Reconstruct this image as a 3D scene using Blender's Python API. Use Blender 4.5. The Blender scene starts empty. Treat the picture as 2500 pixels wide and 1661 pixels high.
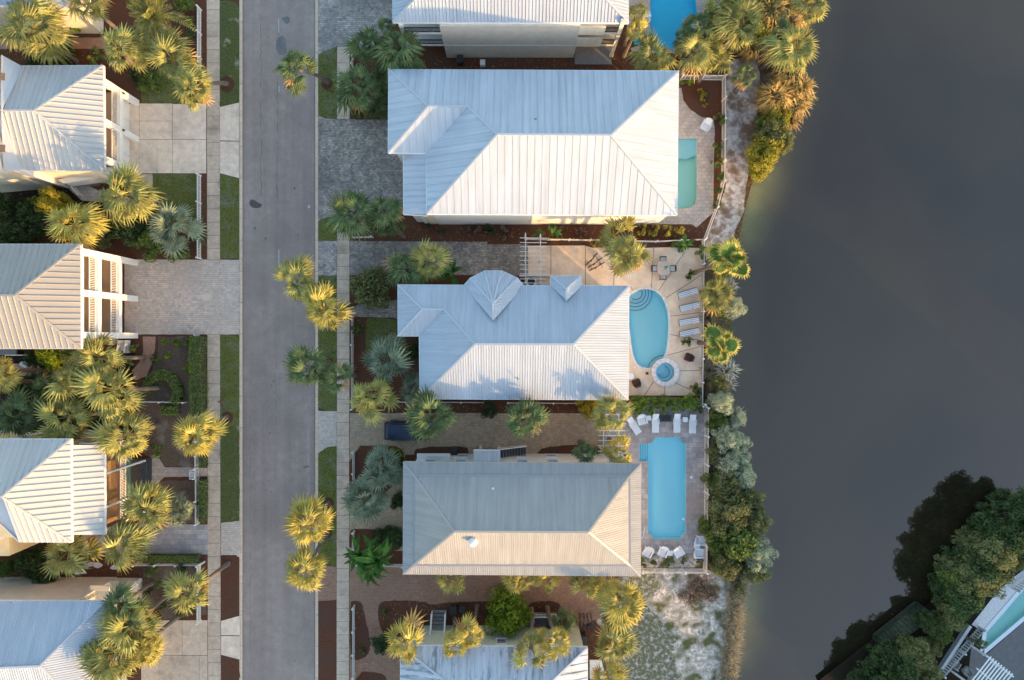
import bpy, bmesh, math, random
from mathutils import Vector, Matrix, noise as mnoise
from mathutils.geometry import tessellate_polygon
R_ = math.radians
random.seed(7)
S = bpy.context.scene
COL = S.collection

# ------------------------------------------------------------------ camera, sky, sun, exposure
CAM_H = 66.67
cam_d = bpy.data.cameras.new('camera'); cam = bpy.data.objects.new('camera', cam_d); COL.objects.link(cam)
cam_d.lens = 24.0; cam_d.sensor_width = 36.0; cam_d.clip_end = 3000
cam.location = (0, 0, CAM_H); cam.rotation_euler = (0, 0, 0)
S.camera = cam
SUN_EL, SUN_AZ = 8.4, -41.0            # elevation; azimuth measured from +X (image right), negative = towards the bottom
w = bpy.data.worlds.new('World'); S.world = w; w.use_nodes = True
nt = w.node_tree; bg = nt.nodes['Background']
sky = nt.nodes.new('ShaderNodeTexSky'); sky.sky_type = 'NISHITA'; sky.sun_disc = False
sky.sun_elevation = R_(SUN_EL); sky.sun_rotation = R_(90 - SUN_AZ)
sky.air_density = 1.0; sky.dust_density = 1.3; sky.ozone_density = 1.25
nt.links.new(sky.outputs[0], bg.inputs[0]); bg.inputs[1].default_value = 0.15
sd = bpy.data.lights.new('sun', 'SUN'); sd.energy = 2.0; sd.angle = R_(0.6); sd.color = (0.80, 0.475, 0.19)
so = bpy.data.objects.new('sun', sd); COL.objects.link(so)
LD = Vector((math.cos(R_(SUN_AZ))*math.cos(R_(SUN_EL)), math.sin(R_(SUN_AZ))*math.cos(R_(SUN_EL)), math.sin(R_(SUN_EL))))
so.rotation_euler = LD.to_track_quat('Z', 'Y').to_euler(); so.location = (60, -60, 60)
S.view_settings.view_transform = 'Standard'; S.view_settings.look = 'None'
S.view_settings.exposure = 2.2; S.view_settings.gamma = 1.0; S.view_settings.use_curve_mapping = False
S.render.engine = 'CYCLES'

# ------------------------------------------------------------------ measuring: photograph pixel (2500 wide) at height z -> metres
def P(px, py, z=0.0):
    k = (CAM_H - z)/1666.7
    return Vector(((px-1250)*k, (830.5-py)*k, z))
K1, K2 = 600/2091, 500/2091
def A(i, x, y): return (x*K1, (0, 400, 800, 1211)[i] + y*K1)
def B(i, x, y): return (550 + x*K1, (0, 400, 800, 1211)[i] + y*K1)
def Cc(i, x, y): return ((950, 1000, 950, 950)[i] + x*K1, (0, 500, 940, 1211)[i] + y*K1)
def D(i, x, y):
    k = (K1, K2, K2, K1)[i]
    return ((1450, 1400, 1400, 1400)[i] + x*k, (0, 500, 850, 1211)[i] + y*k)
def E_(x, y): return (2000 + x*500/1425, 1111 + y*500/1425)

# ------------------------------------------------------------------ materials
def srgb(*c):
    return tuple(((v/255)/12.92 if v/255 <= .04045 else ((v/255+.055)/1.055)**2.4) for v in c)
MATS = {}
def mat(name, c1, c2=None, rough=.8, scale=2.0, detail=6.0, c3=None, scale3=.25, bump=0.0, bscale=None, metal=0.0,
        spec=.4, trans=0.0, rnd=0.0, uv=False, stretch=(1, 1, 1), contrast=(.35, .65), c3r=(.45, .6), fine=0.0):
    m = bpy.data.materials.new(name); m.use_nodes = True; MATS[name] = m
    n = m.node_tree.nodes; l = m.node_tree.links; b = n['Principled BSDF']
    b.inputs['Roughness'].default_value = rough; b.inputs['Metallic'].default_value = metal
    b.inputs['Specular IOR Level'].default_value = spec
    def M4(c): return (*c[:3], 1)
    if uv:
        tc = n.new('ShaderNodeUVMap').outputs[0]
    else:
        tc = n.new('ShaderNodeNewGeometry').outputs['Position']
    mp = n.new('ShaderNodeMapping'); mp.inputs['Scale'].default_value = stretch; l.new(tc, mp.inputs[0]); tc = mp.outputs[0]
    col = None
    if c2 is None:
        rg = n.new('ShaderNodeRGB'); rg.outputs[0].default_value = M4(c1); col = rg.outputs[0]
    else:
        nz = n.new('ShaderNodeTexNoise'); nz.inputs['Scale'].default_value = scale; nz.inputs['Detail'].default_value = detail
        nz.inputs['Roughness'].default_value = .65
        l.new(tc, nz.inputs['Vector'])
        cr = n.new('ShaderNodeValToRGB'); cr.color_ramp.elements[0].position = contrast[0]; cr.color_ramp.elements[1].position = contrast[1]
        cr.color_ramp.elements[0].color = M4(c1); cr.color_ramp.elements[1].color = M4(c2)
        l.new(nz.outputs[0], cr.inputs[0]); col = cr.outputs[0]
    if c3 is not None:
        nz = n.new('ShaderNodeTexNoise'); nz.inputs['Scale'].default_value = scale3; nz.inputs['Detail'].default_value = 5
        nz.inputs['Roughness'].default_value = .6
        l.new(tc, nz.inputs['Vector'])
        cr = n.new('ShaderNodeValToRGB'); cr.color_ramp.elements[0].position = c3r[0]; cr.color_ramp.elements[1].position = c3r[1]
        l.new(nz.outputs[0], cr.inputs[0])
        mx = n.new('ShaderNodeMix'); mx.data_type = 'RGBA'; l.new(cr.outputs[0], mx.inputs[0]); l.new(col, mx.inputs[6]); mx.inputs[7].default_value = M4(c3)
        col = mx.outputs[2]
    if fine:
        nz = n.new('ShaderNodeTexNoise'); nz.inputs['Scale'].default_value = 14; nz.inputs['Detail'].default_value = 3
        l.new(tc, nz.inputs['Vector'])
        mr = n.new('ShaderNodeMapRange'); mr.inputs[1].default_value = .25; mr.inputs[2].default_value = .75; mr.inputs[3].default_value = 1-fine; mr.inputs[4].default_value = 1+fine
        l.new(nz.outputs[0], mr.inputs[0])
        hs = n.new('ShaderNodeHueSaturation'); l.new(mr.outputs[0], hs.inputs['Value']); l.new(col, hs.inputs['Color']); col = hs.outputs[0]
    if rnd:
        oi = n.new('ShaderNodeObjectInfo'); mr = n.new('ShaderNodeMapRange'); mr.inputs[3].default_value = 1-rnd; mr.inputs[4].default_value = 1+rnd
        l.new(oi.outputs['Random'], mr.inputs[0])
        hs = n.new('ShaderNodeHueSaturation'); l.new(mr.outputs[0], hs.inputs['Value']); l.new(col, hs.inputs['Color']); col = hs.outputs[0]
    l.new(col, b.inputs['Base Color'])
    if bump:
        nz = n.new('ShaderNodeTexNoise'); nz.inputs['Scale'].default_value = bscale or scale*4; nz.inputs['Detail'].default_value = 4
        l.new(tc, nz.inputs['Vector'])
        bp = n.new('ShaderNodeBump'); bp.inputs['Strength'].default_value = bump; bp.inputs['Distance'].default_value = .05
        l.new(nz.outputs[0], bp.inputs['Height']); l.new(bp.outputs[0], b.inputs['Normal'])
    if trans:
        out = n['Material Output']; tr = n.new('ShaderNodeBsdfTranslucent'); mx = n.new('ShaderNodeMixShader'); mx.inputs[0].default_value = trans
        l.new(col, tr.inputs[0]); l.new(b.outputs[0], mx.inputs[1]); l.new(tr.outputs[0], mx.inputs[2]); l.new(mx.outputs[0], out.inputs[0])
    return m

def paver_mat(name, cols, size=(.3, .2), rot=0.0, mortar=(.12, .11, .10), msize=.012, patch=None, stainc=None):
    """small pavers: every paver gets its own tone out of cols"""
    m = bpy.data.materials.new(name); m.use_nodes = True; MATS[name] = m
    n = m.node_tree.nodes; l = m.node_tree.links; b = n['Principled BSDF']; b.inputs['Roughness'].default_value = .85
    g = n.new('ShaderNodeNewGeometry'); mp = n.new('ShaderNodeMapping'); mp.inputs['Rotation'].default_value = (0, 0, rot)
    l.new(g.outputs['Position'], mp.inputs[0])
    # brick node for the joints and the tone of each paver
    br = n.new('ShaderNodeTexBrick'); br.inputs['Scale'].default_value = 1
    br.inputs['Brick Width'].default_value = size[0]; br.inputs['Row Height'].default_value = size[1]
    br.inputs['Mortar Size'].default_value = msize; br.inputs['Color1'].default_value = (0, 0, 0, 1); br.inputs['Color2'].default_value = (1, 1, 1, 1)
    br.inputs['Mortar'].default_value = (.5, .5, .5, 1); l.new(mp.outputs[0], br.inputs['Vector'])
    cr = n.new('ShaderNodeValToRGB'); e = cr.color_ramp.elements
    e[0].position = 0; e[0].color = (*cols[0], 1); e[1].position = 1; e[1].color = (*cols[-1], 1)
    for i, c in enumerate(cols[1:-1]):
        q = e.new((i+1)/(len(cols)-1)); q.color = (*c, 1)
    nz = n.new('ShaderNodeTexNoise'); nz.inputs['Scale'].default_value = .8; nz.inputs['Detail'].default_value = 6; l.new(g.outputs['Position'], nz.inputs['Vector'])
    vo = n.new('ShaderNodeTexVoronoi'); vo.inputs['Scale'].default_value = 3.2; l.new(mp.outputs[0], vo.inputs['Vector'])
    sx = n.new('ShaderNodeSeparateColor'); l.new(vo.outputs['Color'], sx.inputs[0])
    a1 = n.new('ShaderNodeMath'); a1.operation = 'MULTIPLY_ADD'; l.new(nz.outputs[0], a1.inputs[0]); a1.inputs[1].default_value = .9; a1.inputs[2].default_value = -.45
    a2 = n.new('ShaderNodeMath'); a2.operation = 'ADD'
    mm = n.new('ShaderNodeMix'); mm.data_type = 'FLOAT'; mm.inputs[0].default_value = .45; l.new(br.outputs['Color'], mm.inputs[2]); l.new(sx.outputs[0], mm.inputs[3])
    l.new(mm.outputs[0], a2.inputs[0]); l.new(a1.outputs[0], a2.inputs[1]); l.new(a2.outputs[0], cr.inputs[0])
    mx = n.new('ShaderNodeMix'); mx.data_type = 'RGBA'; l.new(br.outputs['Fac'], mx.inputs[0]); l.new(cr.outputs[0], mx.inputs[6]); mx.inputs[7].default_value = (*mortar, 1)
    col = mx.outputs[2]
    if stainc:
        n2 = n.new('ShaderNodeTexNoise'); n2.inputs['Scale'].default_value = .22; n2.inputs['Detail'].default_value = 5; l.new(g.outputs['Position'], n2.inputs['Vector'])
        c2 = n.new('ShaderNodeValToRGB'); c2.color_ramp.elements[0].position = .45; c2.color_ramp.elements[1].position = .7; c2.color_ramp.elements[1].color = (.6, .6, .6, 1)
        l.new(n2.outputs[0], c2.inputs[0])
        m2 = n.new('ShaderNodeMix'); m2.data_type = 'RGBA'; l.new(c2.outputs[0], m2.inputs[0]); l.new(col, m2.inputs[6]); m2.inputs[7].default_value = (*stainc, 1); col = m2.outputs[2]
    l.new(col, b.inputs['Base Color'])
    bp = n.new('ShaderNodeBump'); bp.inputs['Strength'].default_value = .5; bp.inputs['Distance'].default_value = .02; bp.invert = True
    l.new(br.outputs['Fac'], bp.inputs['Height']); l.new(bp.outputs[0], b.inputs['Normal'])
    return m

def roof_mat(name, c, streak=.10, rough=.5, stain=None, metal=0.0):
    """painted metal sheet: rain streaks running down the slope (UV in metres: u along the eave, v up the slope)"""
    m = bpy.data.materials.new(name); m.use_nodes = True; MATS[name] = m
    n = m.node_tree.nodes; l = m.node_tree.links; b = n['Principled BSDF']; b.inputs['Roughness'].default_value = rough; b.inputs['Metallic'].default_value = metal
    b.inputs['Specular IOR Level'].default_value = .35
    u = n.new('ShaderNodeUVMap'); mp = n.new('ShaderNodeMapping'); mp.inputs['Scale'].default_value = (2.2, .12, 1); l.new(u.outputs[0], mp.inputs[0])
    nz = n.new('ShaderNodeTexNoise'); nz.inputs['Scale'].default_value = 1; nz.inputs['Detail'].default_value = 6; nz.inputs['Roughness'].default_value = .7; l.new(mp.outputs[0], nz.inputs['Vector'])
    mr = n.new('ShaderNodeMapRange'); mr.inputs[1].default_value = .3; mr.inputs[2].default_value = .7; mr.inputs[3].default_value = 1-streak; mr.inputs[4].default_value = 1+streak*.6
    l.new(nz.outputs[0], mr.inputs[0])
    n2 = n.new('ShaderNodeTexNoise'); n2.inputs['Scale'].default_value = .35; n2.inputs['Detail'].default_value = 8; l.new(u.outputs[0], n2.inputs['Vector'])
    m2 = n.new('ShaderNodeMapRange'); m2.inputs[1].default_value = .3; m2.inputs[2].default_value = .7; m2.inputs[3].default_value = .95; m2.inputs[4].default_value = 1.04; l.new(n2.outputs[0], m2.inputs[0])
    mu = n.new('ShaderNodeMath'); mu.operation = 'MULTIPLY'; l.new(mr.outputs[0], mu.inputs[0]); l.new(m2.outputs[0], mu.inputs[1])
    oi = n.new('ShaderNodeObjectInfo'); m3 = n.new('ShaderNodeMapRange'); m3.inputs[3].default_value = .97; m3.inputs[4].default_value = 1.03; l.new(oi.outputs['Random'], m3.inputs[0])
    mv = n.new('ShaderNodeMath'); mv.operation = 'MULTIPLY'; l.new(mu.outputs[0], mv.inputs[0]); l.new(m3.outputs[0], mv.inputs[1])
    hs = n.new('ShaderNodeHueSaturation'); hs.inputs['Color'].default_value = (*c, 1); l.new(mv.outputs[0], hs.inputs['Value']); col = hs.outputs[0]
    if stain:
        mp3 = n.new('ShaderNodeMapping'); mp3.inputs['Scale'].default_value = (3.0, .5, 1); l.new(u.outputs[0], mp3.inputs[0])
        n3 = n.new('ShaderNodeTexNoise'); n3.inputs['Scale'].default_value = .6; n3.inputs['Detail'].default_value = 7; n3.inputs['Roughness'].default_value = .75; l.new(mp3.outputs[0], n3.inputs['Vector'])
        cr = n.new('ShaderNodeValToRGB'); cr.color_ramp.elements[0].position = .50; cr.color_ramp.elements[1].position = .60; cr.color_ramp.elements[1].color = (.9, .9, .9, 1); l.new(n3.outputs[0], cr.inputs[0])
        mx = n.new('ShaderNodeMix'); mx.data_type = 'RGBA'; l.new(cr.outputs[0], mx.inputs[0]); l.new(col, mx.inputs[6]); mx.inputs[7].default_value = (*stain, 1); col = mx.outputs[2]
    l.new(col, b.inputs['Base Color'])
    return m

# ground and masonry
mat('mulch', (0.081, 0.032, 0.018), (0.178, 0.072, 0.041), rough=.95, scale=9, bump=.9, bscale=18, c3=(0.115, 0.058, 0.038), scale3=.5, spec=.1)
mat('mulch_dry', (0.102, 0.071, 0.053), (0.191, 0.136, 0.100), rough=.95, scale=7, bump=.8, bscale=16, c3=(0.263, 0.232, 0.188), scale3=.45, c3r=(.55, .72), spec=.1)
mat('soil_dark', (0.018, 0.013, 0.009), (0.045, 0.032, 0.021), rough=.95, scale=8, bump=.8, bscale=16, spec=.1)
mat('lawn', (0.092, 0.108, 0.024), (0.191, 0.190, 0.050), rough=.95, scale=7, bump=.8, bscale=30, c3=(.19, .185, .11), scale3=.7, c3r=(.48, .70), spec=.1)
mat('lawn_worn', (0.076, 0.096, 0.028), (0.152, 0.155, 0.057), rough=.95, scale=7, bump=.8, bscale=30, c3=(0.413, 0.361, 0.247), scale3=.55, c3r=(.56, .66), spec=.1)
mat('grass_blade', (.045, .075, .02), (.10, .13, .045), rough=.8, scale=5, trans=.2, spec=.2)
mat('asphalt', (0.315, 0.244, 0.205), (0.386, 0.299, 0.250), rough=.85, scale=1.2, detail=10, c3=(0.281, 0.219, 0.185), scale3=.14, c3r=(.42, .62), bump=.4, bscale=60, fine=.13)
mat('asphalt_patch', (.075, .068, .066), (.105, .095, .092), rough=.8, scale=6)
mat('asphalt_stain', (.15, .135, .128), (.20, .18, .17), rough=.7, scale=2)
mat('concrete', (0.724, 0.558, 0.416), (0.930, 0.724, 0.548), rough=.85, scale=1.6, detail=9, c3=(0.584, 0.442, 0.327), scale3=.35, c3r=(.5, .72), bump=.25, bscale=40, rnd=.06, fine=.07)
mat('concrete_walk', (0.520, 0.392, 0.283), (0.693, 0.517, 0.379), rough=.85, scale=2.2, detail=9, c3=(0.381, 0.287, 0.210), scale3=.5, c3r=(.52, .72), bump=.25, bscale=40, rnd=.07, fine=.09)
mat('kerb', (0.572, 0.420, 0.295), (0.727, 0.539, 0.379), rough=.85, scale=3, detail=8, rnd=.05, fine=.08)
mat('joint', (.10, .09, .08), (.16, .145, .13), rough=.9, scale=5)
mat('patio', (0.768, 0.579, 0.415), (0.930, 0.729, 0.544), rough=.8, scale=1.0, detail=9, c3=(0.627, 0.490, 0.367), scale3=.35, c3r=(.5, .7), rnd=.04, fine=.06)
mat('sand', (0.380, 0.312, 0.250), (0.835, 0.728, 0.620), rough=.95, scale=3.2, detail=14, contrast=(.42, .60), c3=(0.127, 0.122, 0.050), scale3=.8, c3r=(.47, .60), bump=1, bscale=8, spec=.1, fine=.3)
mat('sand_bank', (.26, .19, .145), (.62, .55, .50), rough=.95, scale=1.3, detail=12, contrast=(.40, .6), c3=(.20, .13, .085), scale3=.5, c3r=(.5, .62), bump=1, bscale=8, spec=.1, fine=.2)
paver_mat('pavers_grey', [(0.232, 0.200, 0.176), (0.341, 0.292, 0.252), (0.464, 0.395, 0.337), (0.655, 0.555, 0.466)], (.30, .20), mortar=(0.177, 0.160, 0.143), stainc=(0.137, 0.132, 0.133))
paver_mat('pavers_dark', [(0.191, 0.160, 0.133), (0.287, 0.241, 0.200), (0.410, 0.338, 0.275), (0.628, 0.515, 0.408)], (.24, .16), mortar=(0.164, 0.143, 0.123), stainc=(0.096, 0.091, 0.095))
paver_mat('pavers_pale', [(0.490, 0.393, 0.325), (0.629, 0.510, 0.416), (0.787, 0.634, 0.513)], (.30, .20), mortar=(0.349, 0.277, 0.229), stainc=(0.471, 0.379, 0.314))
paver_mat('pavers_beige', [(0.338, 0.240, 0.159), (0.458, 0.332, 0.217), (0.592, 0.423, 0.280)], (.24, .16), mortar=(0.237, 0.169, 0.111), stainc=(0.373, 0.254, 0.159))
paver_mat('pavers_red', [(0.284, 0.139, 0.085), (0.374, 0.194, 0.123), (0.465, 0.256, 0.162)], (.24, .14), mortar=(0.166, 0.105, 0.067), stainc=(0.284, 0.166, 0.105))
paver_mat('pavers_deck', [(0.290, 0.261, 0.261), (0.386, 0.352, 0.344), (0.523, 0.469, 0.441)], (.75, .5), mortar=(0.232, 0.208, 0.195), stainc=(0.386, 0.305, 0.261))
paver_mat('pavers_stone', [(0.365, 0.312, 0.274), (0.482, 0.411, 0.358), (0.584, 0.498, 0.438)], (.5, .35), mortar=(0.248, 0.206, 0.183), stainc=(0.394, 0.318, 0.268))
paver_mat('path_pink', [(0.379, 0.202, 0.137), (0.454, 0.252, 0.170), (0.544, 0.315, 0.212)], (.22, .11), mortar=(0.302, 0.176, 0.123))
mat('coping', (0.625, 0.587, 0.563), (0.800, 0.750, 0.717), rough=.7, scale=5, rnd=.08)
# metal roofs
roof_mat('roof_white', (.445, .475, .515), streak=.18)
roof_mat('roof_warm', (.50, .475, .445), streak=.12)
roof_mat('roof_pale', (.455, .475, .50), streak=.13)
roof_mat('roof_galv', (.36, .34, .32), streak=.2, rough=.42)
roof_mat('roof_tan', (.36, .325, .285), streak=.10)
roof_mat('roof_stained', (.53, .555, .58), streak=.2, stain=(.20, .21, .23))
mat('trim_white', (.74, .72, .69), (.80, .78, .75), rough=.6, scale=3)
mat('wall_cream', (0.693, 0.597, 0.460), (0.777, 0.680, 0.530), rough=.8, scale=2, fine=.03)
mat('wall_beige', (0.546, 0.494, 0.420), (0.630, 0.572, 0.490), rough=.8, scale=1.5, fine=.03)
mat('wall_white', (0.714, 0.690, 0.650), (0.798, 0.772, 0.730), rough=.8, scale=2, fine=.03)
mat('wall_yellow', (.72, .53, .27), (.79, .60, .33), rough=.8, scale=2, fine=.03)
mat('wall_green', (.60, .61, .45), (.68, .69, .53), rough=.8, scale=2, fine=.03)
mat('porch_floor', (.34, .22, .135), (.44, .30, .19), rough=.7, scale=6, stretch=(1, 6, 1))
mat('shutter_brown', (0.204, 0.120, 0.063), (0.272, 0.170, 0.095), rough=.6, scale=6)
mat('deck_dark', (.05, .055, .065), (.085, .092, .105), rough=.7, scale=6, rnd=.15)
mat('deck_grey', (.16, .155, .15), (.25, .24, .235), rough=.8, scale=6, rnd=.15)
mat('reflection_olive', (.045, .05, .028), (.085, .09, .05), rough=.95, scale=3, rnd=.2)  # olive tone of a mirrored house, put into the slab's colour
mat('reflection_edge', (.018, .022, .010), (.035, .04, .018), rough=.95, scale=3)
mat('iron_black', (.02, .02, .022), rough=.5)
mat('wood_frame', (.46, .37, .28), (.56, .46, .36), rough=.7, scale=8)
mat('wicker_brown', (.055, .028, .02), (.10, .05, .035), rough=.7, scale=30)
mat('wicker_grey', (.26, .24, .22), (.36, .34, .31), rough=.7, scale=30)
mat('plastic_white', (.76, .77, .79), (.82, .83, .85), rough=.4, scale=3)
mat('plastic_black', (.02, .022, .026), (.035, .037, .042), rough=.45, scale=3)
mat('plastic_green', (.10, .17, .13), (.13, .21, .16), rough=.6, scale=4)
mat('plastic_red', (.45, .05, .03), rough=.5)
mat('teal', (.01, .28, .30), (.02, .36, .38), rough=.5, scale=3)
mat('cushion_light', (.66, .70, .74), (.72, .76, .80), rough=.9, scale=10)
mat('cushion_blue', (.13, .19, .28), rough=.9)
mat('stone_table', (.50, .40, .33), (.60, .49, .41), rough=.5, scale=4)
mat('car_paint', (.008, .020, .050), rough=.22, spec=.6)
mat('car_glass', (.008, .009, .011), rough=.08, spec=.7)
mat('rubber', (.02, .02, .02), rough=.9)
mat('lamp_red', (.35, .02, .01), rough=.3)
mat('lamp_clear', (.6, .6, .58), rough=.2)
mat('chrome', (.6, .6, .6), rough=.25, metal=1)
mat('bike_blue', (.05, .10, .2), rough=.4)
mat('glass', (.03, .04, .05), rough=.08, spec=.7)
mat('paint_mark', (.45, .46, .48), rough=.8)
# plants
def leafmat(name, a, b, trans=.28, rnd=.3, rough=.6): return mat(name, a, b, rough=rough, scale=1.8, detail=3, trans=trans, rnd=rnd, spec=.25)
leafmat('palm_leaf', (.22, .215, .055), (.42, .375, .11))
leafmat('palm_green', (.075, .115, .04), (.18, .225, .085))
leafmat('palm_blue', (0.154, 0.190, 0.115), (0.275, 0.310, 0.197))
leafmat('palm_dry', (.46, .27, .09), (.60, .37, .13))
leafmat('palm_gold', (.34, .285, .06), (.56, .45, .10))
leafmat('round_green', (.10, .17, .03), (.17, .25, .05))
leafmat('banana_leaf', (.05, .14, .02), (.10, .22, .04))
leafmat('leaf_dark', (0.039, 0.072, 0.024), (0.111, 0.156, 0.054), rnd=.1)
leafmat('leaf_green', (.09, .14, .03), (.21, .27, .065), rnd=.1)
leafmat('leaf_yellow', (.28, .26, .035), (.48, .42, .055), rnd=.1)
leafmat('leaf_lime', (0.136, 0.224, 0.017), (0.272, 0.350, 0.033), rnd=.1)
leafmat('leaf_grey', (0.338, 0.378, 0.247), (0.621, 0.648, 0.455), rnd=.08)
leafmat('leaf_olive', (.14, .155, .055), (.27, .275, .11), rnd=.1)
leafmat('reed_gold', (0.390, 0.250, 0.077), (0.598, 0.413, 0.143))
leafmat('reed_pale', (.34, .31, .23), (.52, .48, .38))
leafmat('reed_brown', (0.228, 0.180, 0.105), (0.372, 0.306, 0.187))
leafmat('leaf_hedge', (.11, .19, .03), (.25, .36, .06), rnd=.1)
mat('moss', (.13, .125, .06), (.22, .20, .12), rough=.95, scale=5, detail=12, c3=(.50, .49, .47), scale3=2.6, c3r=(.48, .66), bump=1, bscale=10, spec=.1, fine=.25)
mat('twigs', (.13, .085, .06), (.24, .17, .13), rough=.9, scale=6)
mat('bark', (.14, .105, .08), (.26, .21, .17), rough=.95, scale=9, bump=.6, spec=.1)
mat('bark_dark', (.05, .04, .035), (.11, .09, .075), rough=.95, scale=9, spec=.1)

# asphalt: worn wheel tracks along the road and fine cracks
m = MATS['asphalt']; n = m.node_tree.nodes; l = m.node_tree.links; b = n['Principled BSDF']; src = b.inputs['Base Color'].links[0].from_socket
g = n.new('ShaderNodeNewGeometry'); mp = n.new('ShaderNodeMapping'); mp.inputs['Scale'].default_value = (1.3, .05, 1); l.new(g.outputs['Position'], mp.inputs[0])
nz = n.new('ShaderNodeTexNoise'); nz.inputs['Scale'].default_value = 1; nz.inputs['Detail'].default_value = 6; l.new(mp.outputs[0], nz.inputs['Vector'])
mr = n.new('ShaderNodeMapRange'); mr.inputs[1].default_value = .3; mr.inputs[2].default_value = .7; mr.inputs[3].default_value = .90; mr.inputs[4].default_value = 1.10; l.new(nz.outputs[0], mr.inputs[0])
n2 = n.new('ShaderNodeTexNoise'); n2.inputs['Scale'].default_value = .6; n2.inputs['Detail'].default_value = 4; l.new(g.outputs['Position'], n2.inputs['Vector'])
ad = n.new('ShaderNodeMix'); ad.data_type = 'VECTOR'; ad.inputs[0].default_value = .25; l.new(g.outputs['Position'], ad.inputs[4]); l.new(n2.outputs['Color'], ad.inputs[5])
vo = n.new('ShaderNodeTexVoronoi'); vo.feature = 'DISTANCE_TO_EDGE'; vo.inputs['Scale'].default_value = .32; l.new(ad.outputs[1], vo.inputs['Vector'])
cr = n.new('ShaderNodeMapRange'); cr.inputs[1].default_value = 0; cr.inputs[2].default_value = .010; cr.inputs[3].default_value = .93; cr.inputs[4].default_value = 1; l.new(vo.outputs['Distance'], cr.inputs[0])
mu = n.new('ShaderNodeMath'); mu.operation = 'MULTIPLY'; l.new(mr.outputs[0], mu.inputs[0]); l.new(cr.outputs[0], mu.inputs[1])
hs = n.new('ShaderNodeHueSaturation'); l.new(src, hs.inputs['Color']); l.new(mu.outputs[0], hs.inputs['Value']); l.new(hs.outputs[0], b.inputs['Base Color'])

# pools: tinted clear water over a painted shell
def water_mat(name, tint, ior_fac=.04):
    m = bpy.data.materials.new(name); m.use_nodes = True; MATS[name] = m
    n = m.node_tree.nodes; l = m.node_tree.links; n.remove(n['Principled BSDF']); out = n['Material Output']
    t = n.new('ShaderNodeBsdfTransparent'); t.inputs[0].default_value = (*tint, 1)
    g = n.new('ShaderNodeBsdfGlossy'); g.inputs['Roughness'].default_value = .03
    f = n.new('ShaderNodeFresnel'); f.inputs[0].default_value = 1.33
    mx = n.new('ShaderNodeMixShader'); l.new(f.outputs[0], mx.inputs[0]); l.new(t.outputs[0], mx.inputs[1]); l.new(g.outputs[0], mx.inputs[2]); l.new(mx.outputs[0], out.inputs[0])
    ge = n.new('ShaderNodeNewGeometry'); nz = n.new('ShaderNodeTexNoise'); nz.inputs['Scale'].default_value = 2.5; l.new(ge.outputs['Position'], nz.inputs['Vector'])
    bp = n.new('ShaderNodeBump'); bp.inputs['Strength'].default_value = .15; bp.inputs['Distance'].default_value = .03; l.new(nz.outputs[0], bp.inputs['Height'])
    l.new(bp.outputs[0], g.inputs['Normal'])
    return m
water_mat('pool_water', (.85, .985, 1.0))
water_mat('pool_water_teal', (.82, .97, .94))
mat('pool_shell', (.58, .95, .99), (.61, .96, .995), rough=.7, scale=.5)
mat('pool_shell_deep', (.10, .78, .95), (.12, .82, .98), rough=.7, scale=.5)
mat('pool_shell_teal', (.66, .90, .80), (.70, .92, .84), rough=.7, scale=.5)
mat('pool_step', (.62, .86, .90), (.66, .90, .94), rough=.7, scale=1)
mat('pool_step_edge', (.04, .16, .30), rough=.7)

# the lake: murky water that mirrors the sky; the bed shines through in the shallows (attribute 'shallow')
m = bpy.data.materials.new('lake_water'); m.use_nodes = True; MATS['lake_water'] = m
n = m.node_tree.nodes; l = m.node_tree.links; b = n['Principled BSDF']
at = n.new('ShaderNodeAttribute'); at.attribute_name = 'shallow'
ge = n.new('ShaderNodeNewGeometry')
nz = n.new('ShaderNodeTexNoise'); nz.inputs['Scale'].default_value = .35; nz.inputs['Detail'].default_value = 6; l.new(ge.outputs['Position'], nz.inputs['Vector'])
mu = n.new('ShaderNodeMath'); mu.operation = 'MULTIPLY'; l.new(at.outputs['Fac'], mu.inputs[0])
mr = n.new('ShaderNodeMapRange'); mr.inputs[1].default_value = .3; mr.inputs[2].default_value = .7; mr.inputs[3].default_value = .6; mr.inputs[4].default_value = 1.2; l.new(nz.outputs[0], mr.inputs[0]); l.new(mr.outputs[0], mu.inputs[1])
cr = n.new('ShaderNodeMix'); cr.data_type = 'RGBA'; l.new(mu.outputs[0], cr.inputs[0]); cr.inputs[6].default_value = (.017, .0125, .008, 1)
n5 = n.new('ShaderNodeTexNoise'); n5.inputs['Scale'].default_value = .045; n5.inputs['Detail'].default_value = 5; l.new(ge.outputs['Position'], n5.inputs['Vector'])
c5 = n.new('ShaderNodeValToRGB'); c5.color_ramp.elements[0].position = .35; c5.color_ramp.elements[0].color = (.013, .0095, .006, 1); c5.color_ramp.elements[1].position = .65; c5.color_ramp.elements[1].color = (.034, .026, .013, 1); l.new(n5.outputs[0], c5.inputs[0]); l.new(c5.outputs[0], cr.inputs[6]); cr.inputs[7].default_value = (.26, .24, .075, 1)
l.new(cr.outputs[2], b.inputs['Base Color']); b.inputs['Roughness'].default_value = .04; b.inputs['IOR'].default_value = 2.0; b.inputs['Specular Tint'].default_value = (1, .80, .68, 1)
n2 = n.new('ShaderNodeTexNoise'); n2.inputs['Scale'].default_value = 1.6; n2.inputs['Detail'].default_value = 3; l.new(ge.outputs['Position'], n2.inputs['Vector'])
bp = n.new('ShaderNodeBump'); bp.inputs['Strength'].default_value = .05; bp.inputs['Distance'].default_value = .05; l.new(n2.outputs[0], bp.inputs['Height']); l.new(bp.outputs[0], b.inputs['Normal'])

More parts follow.
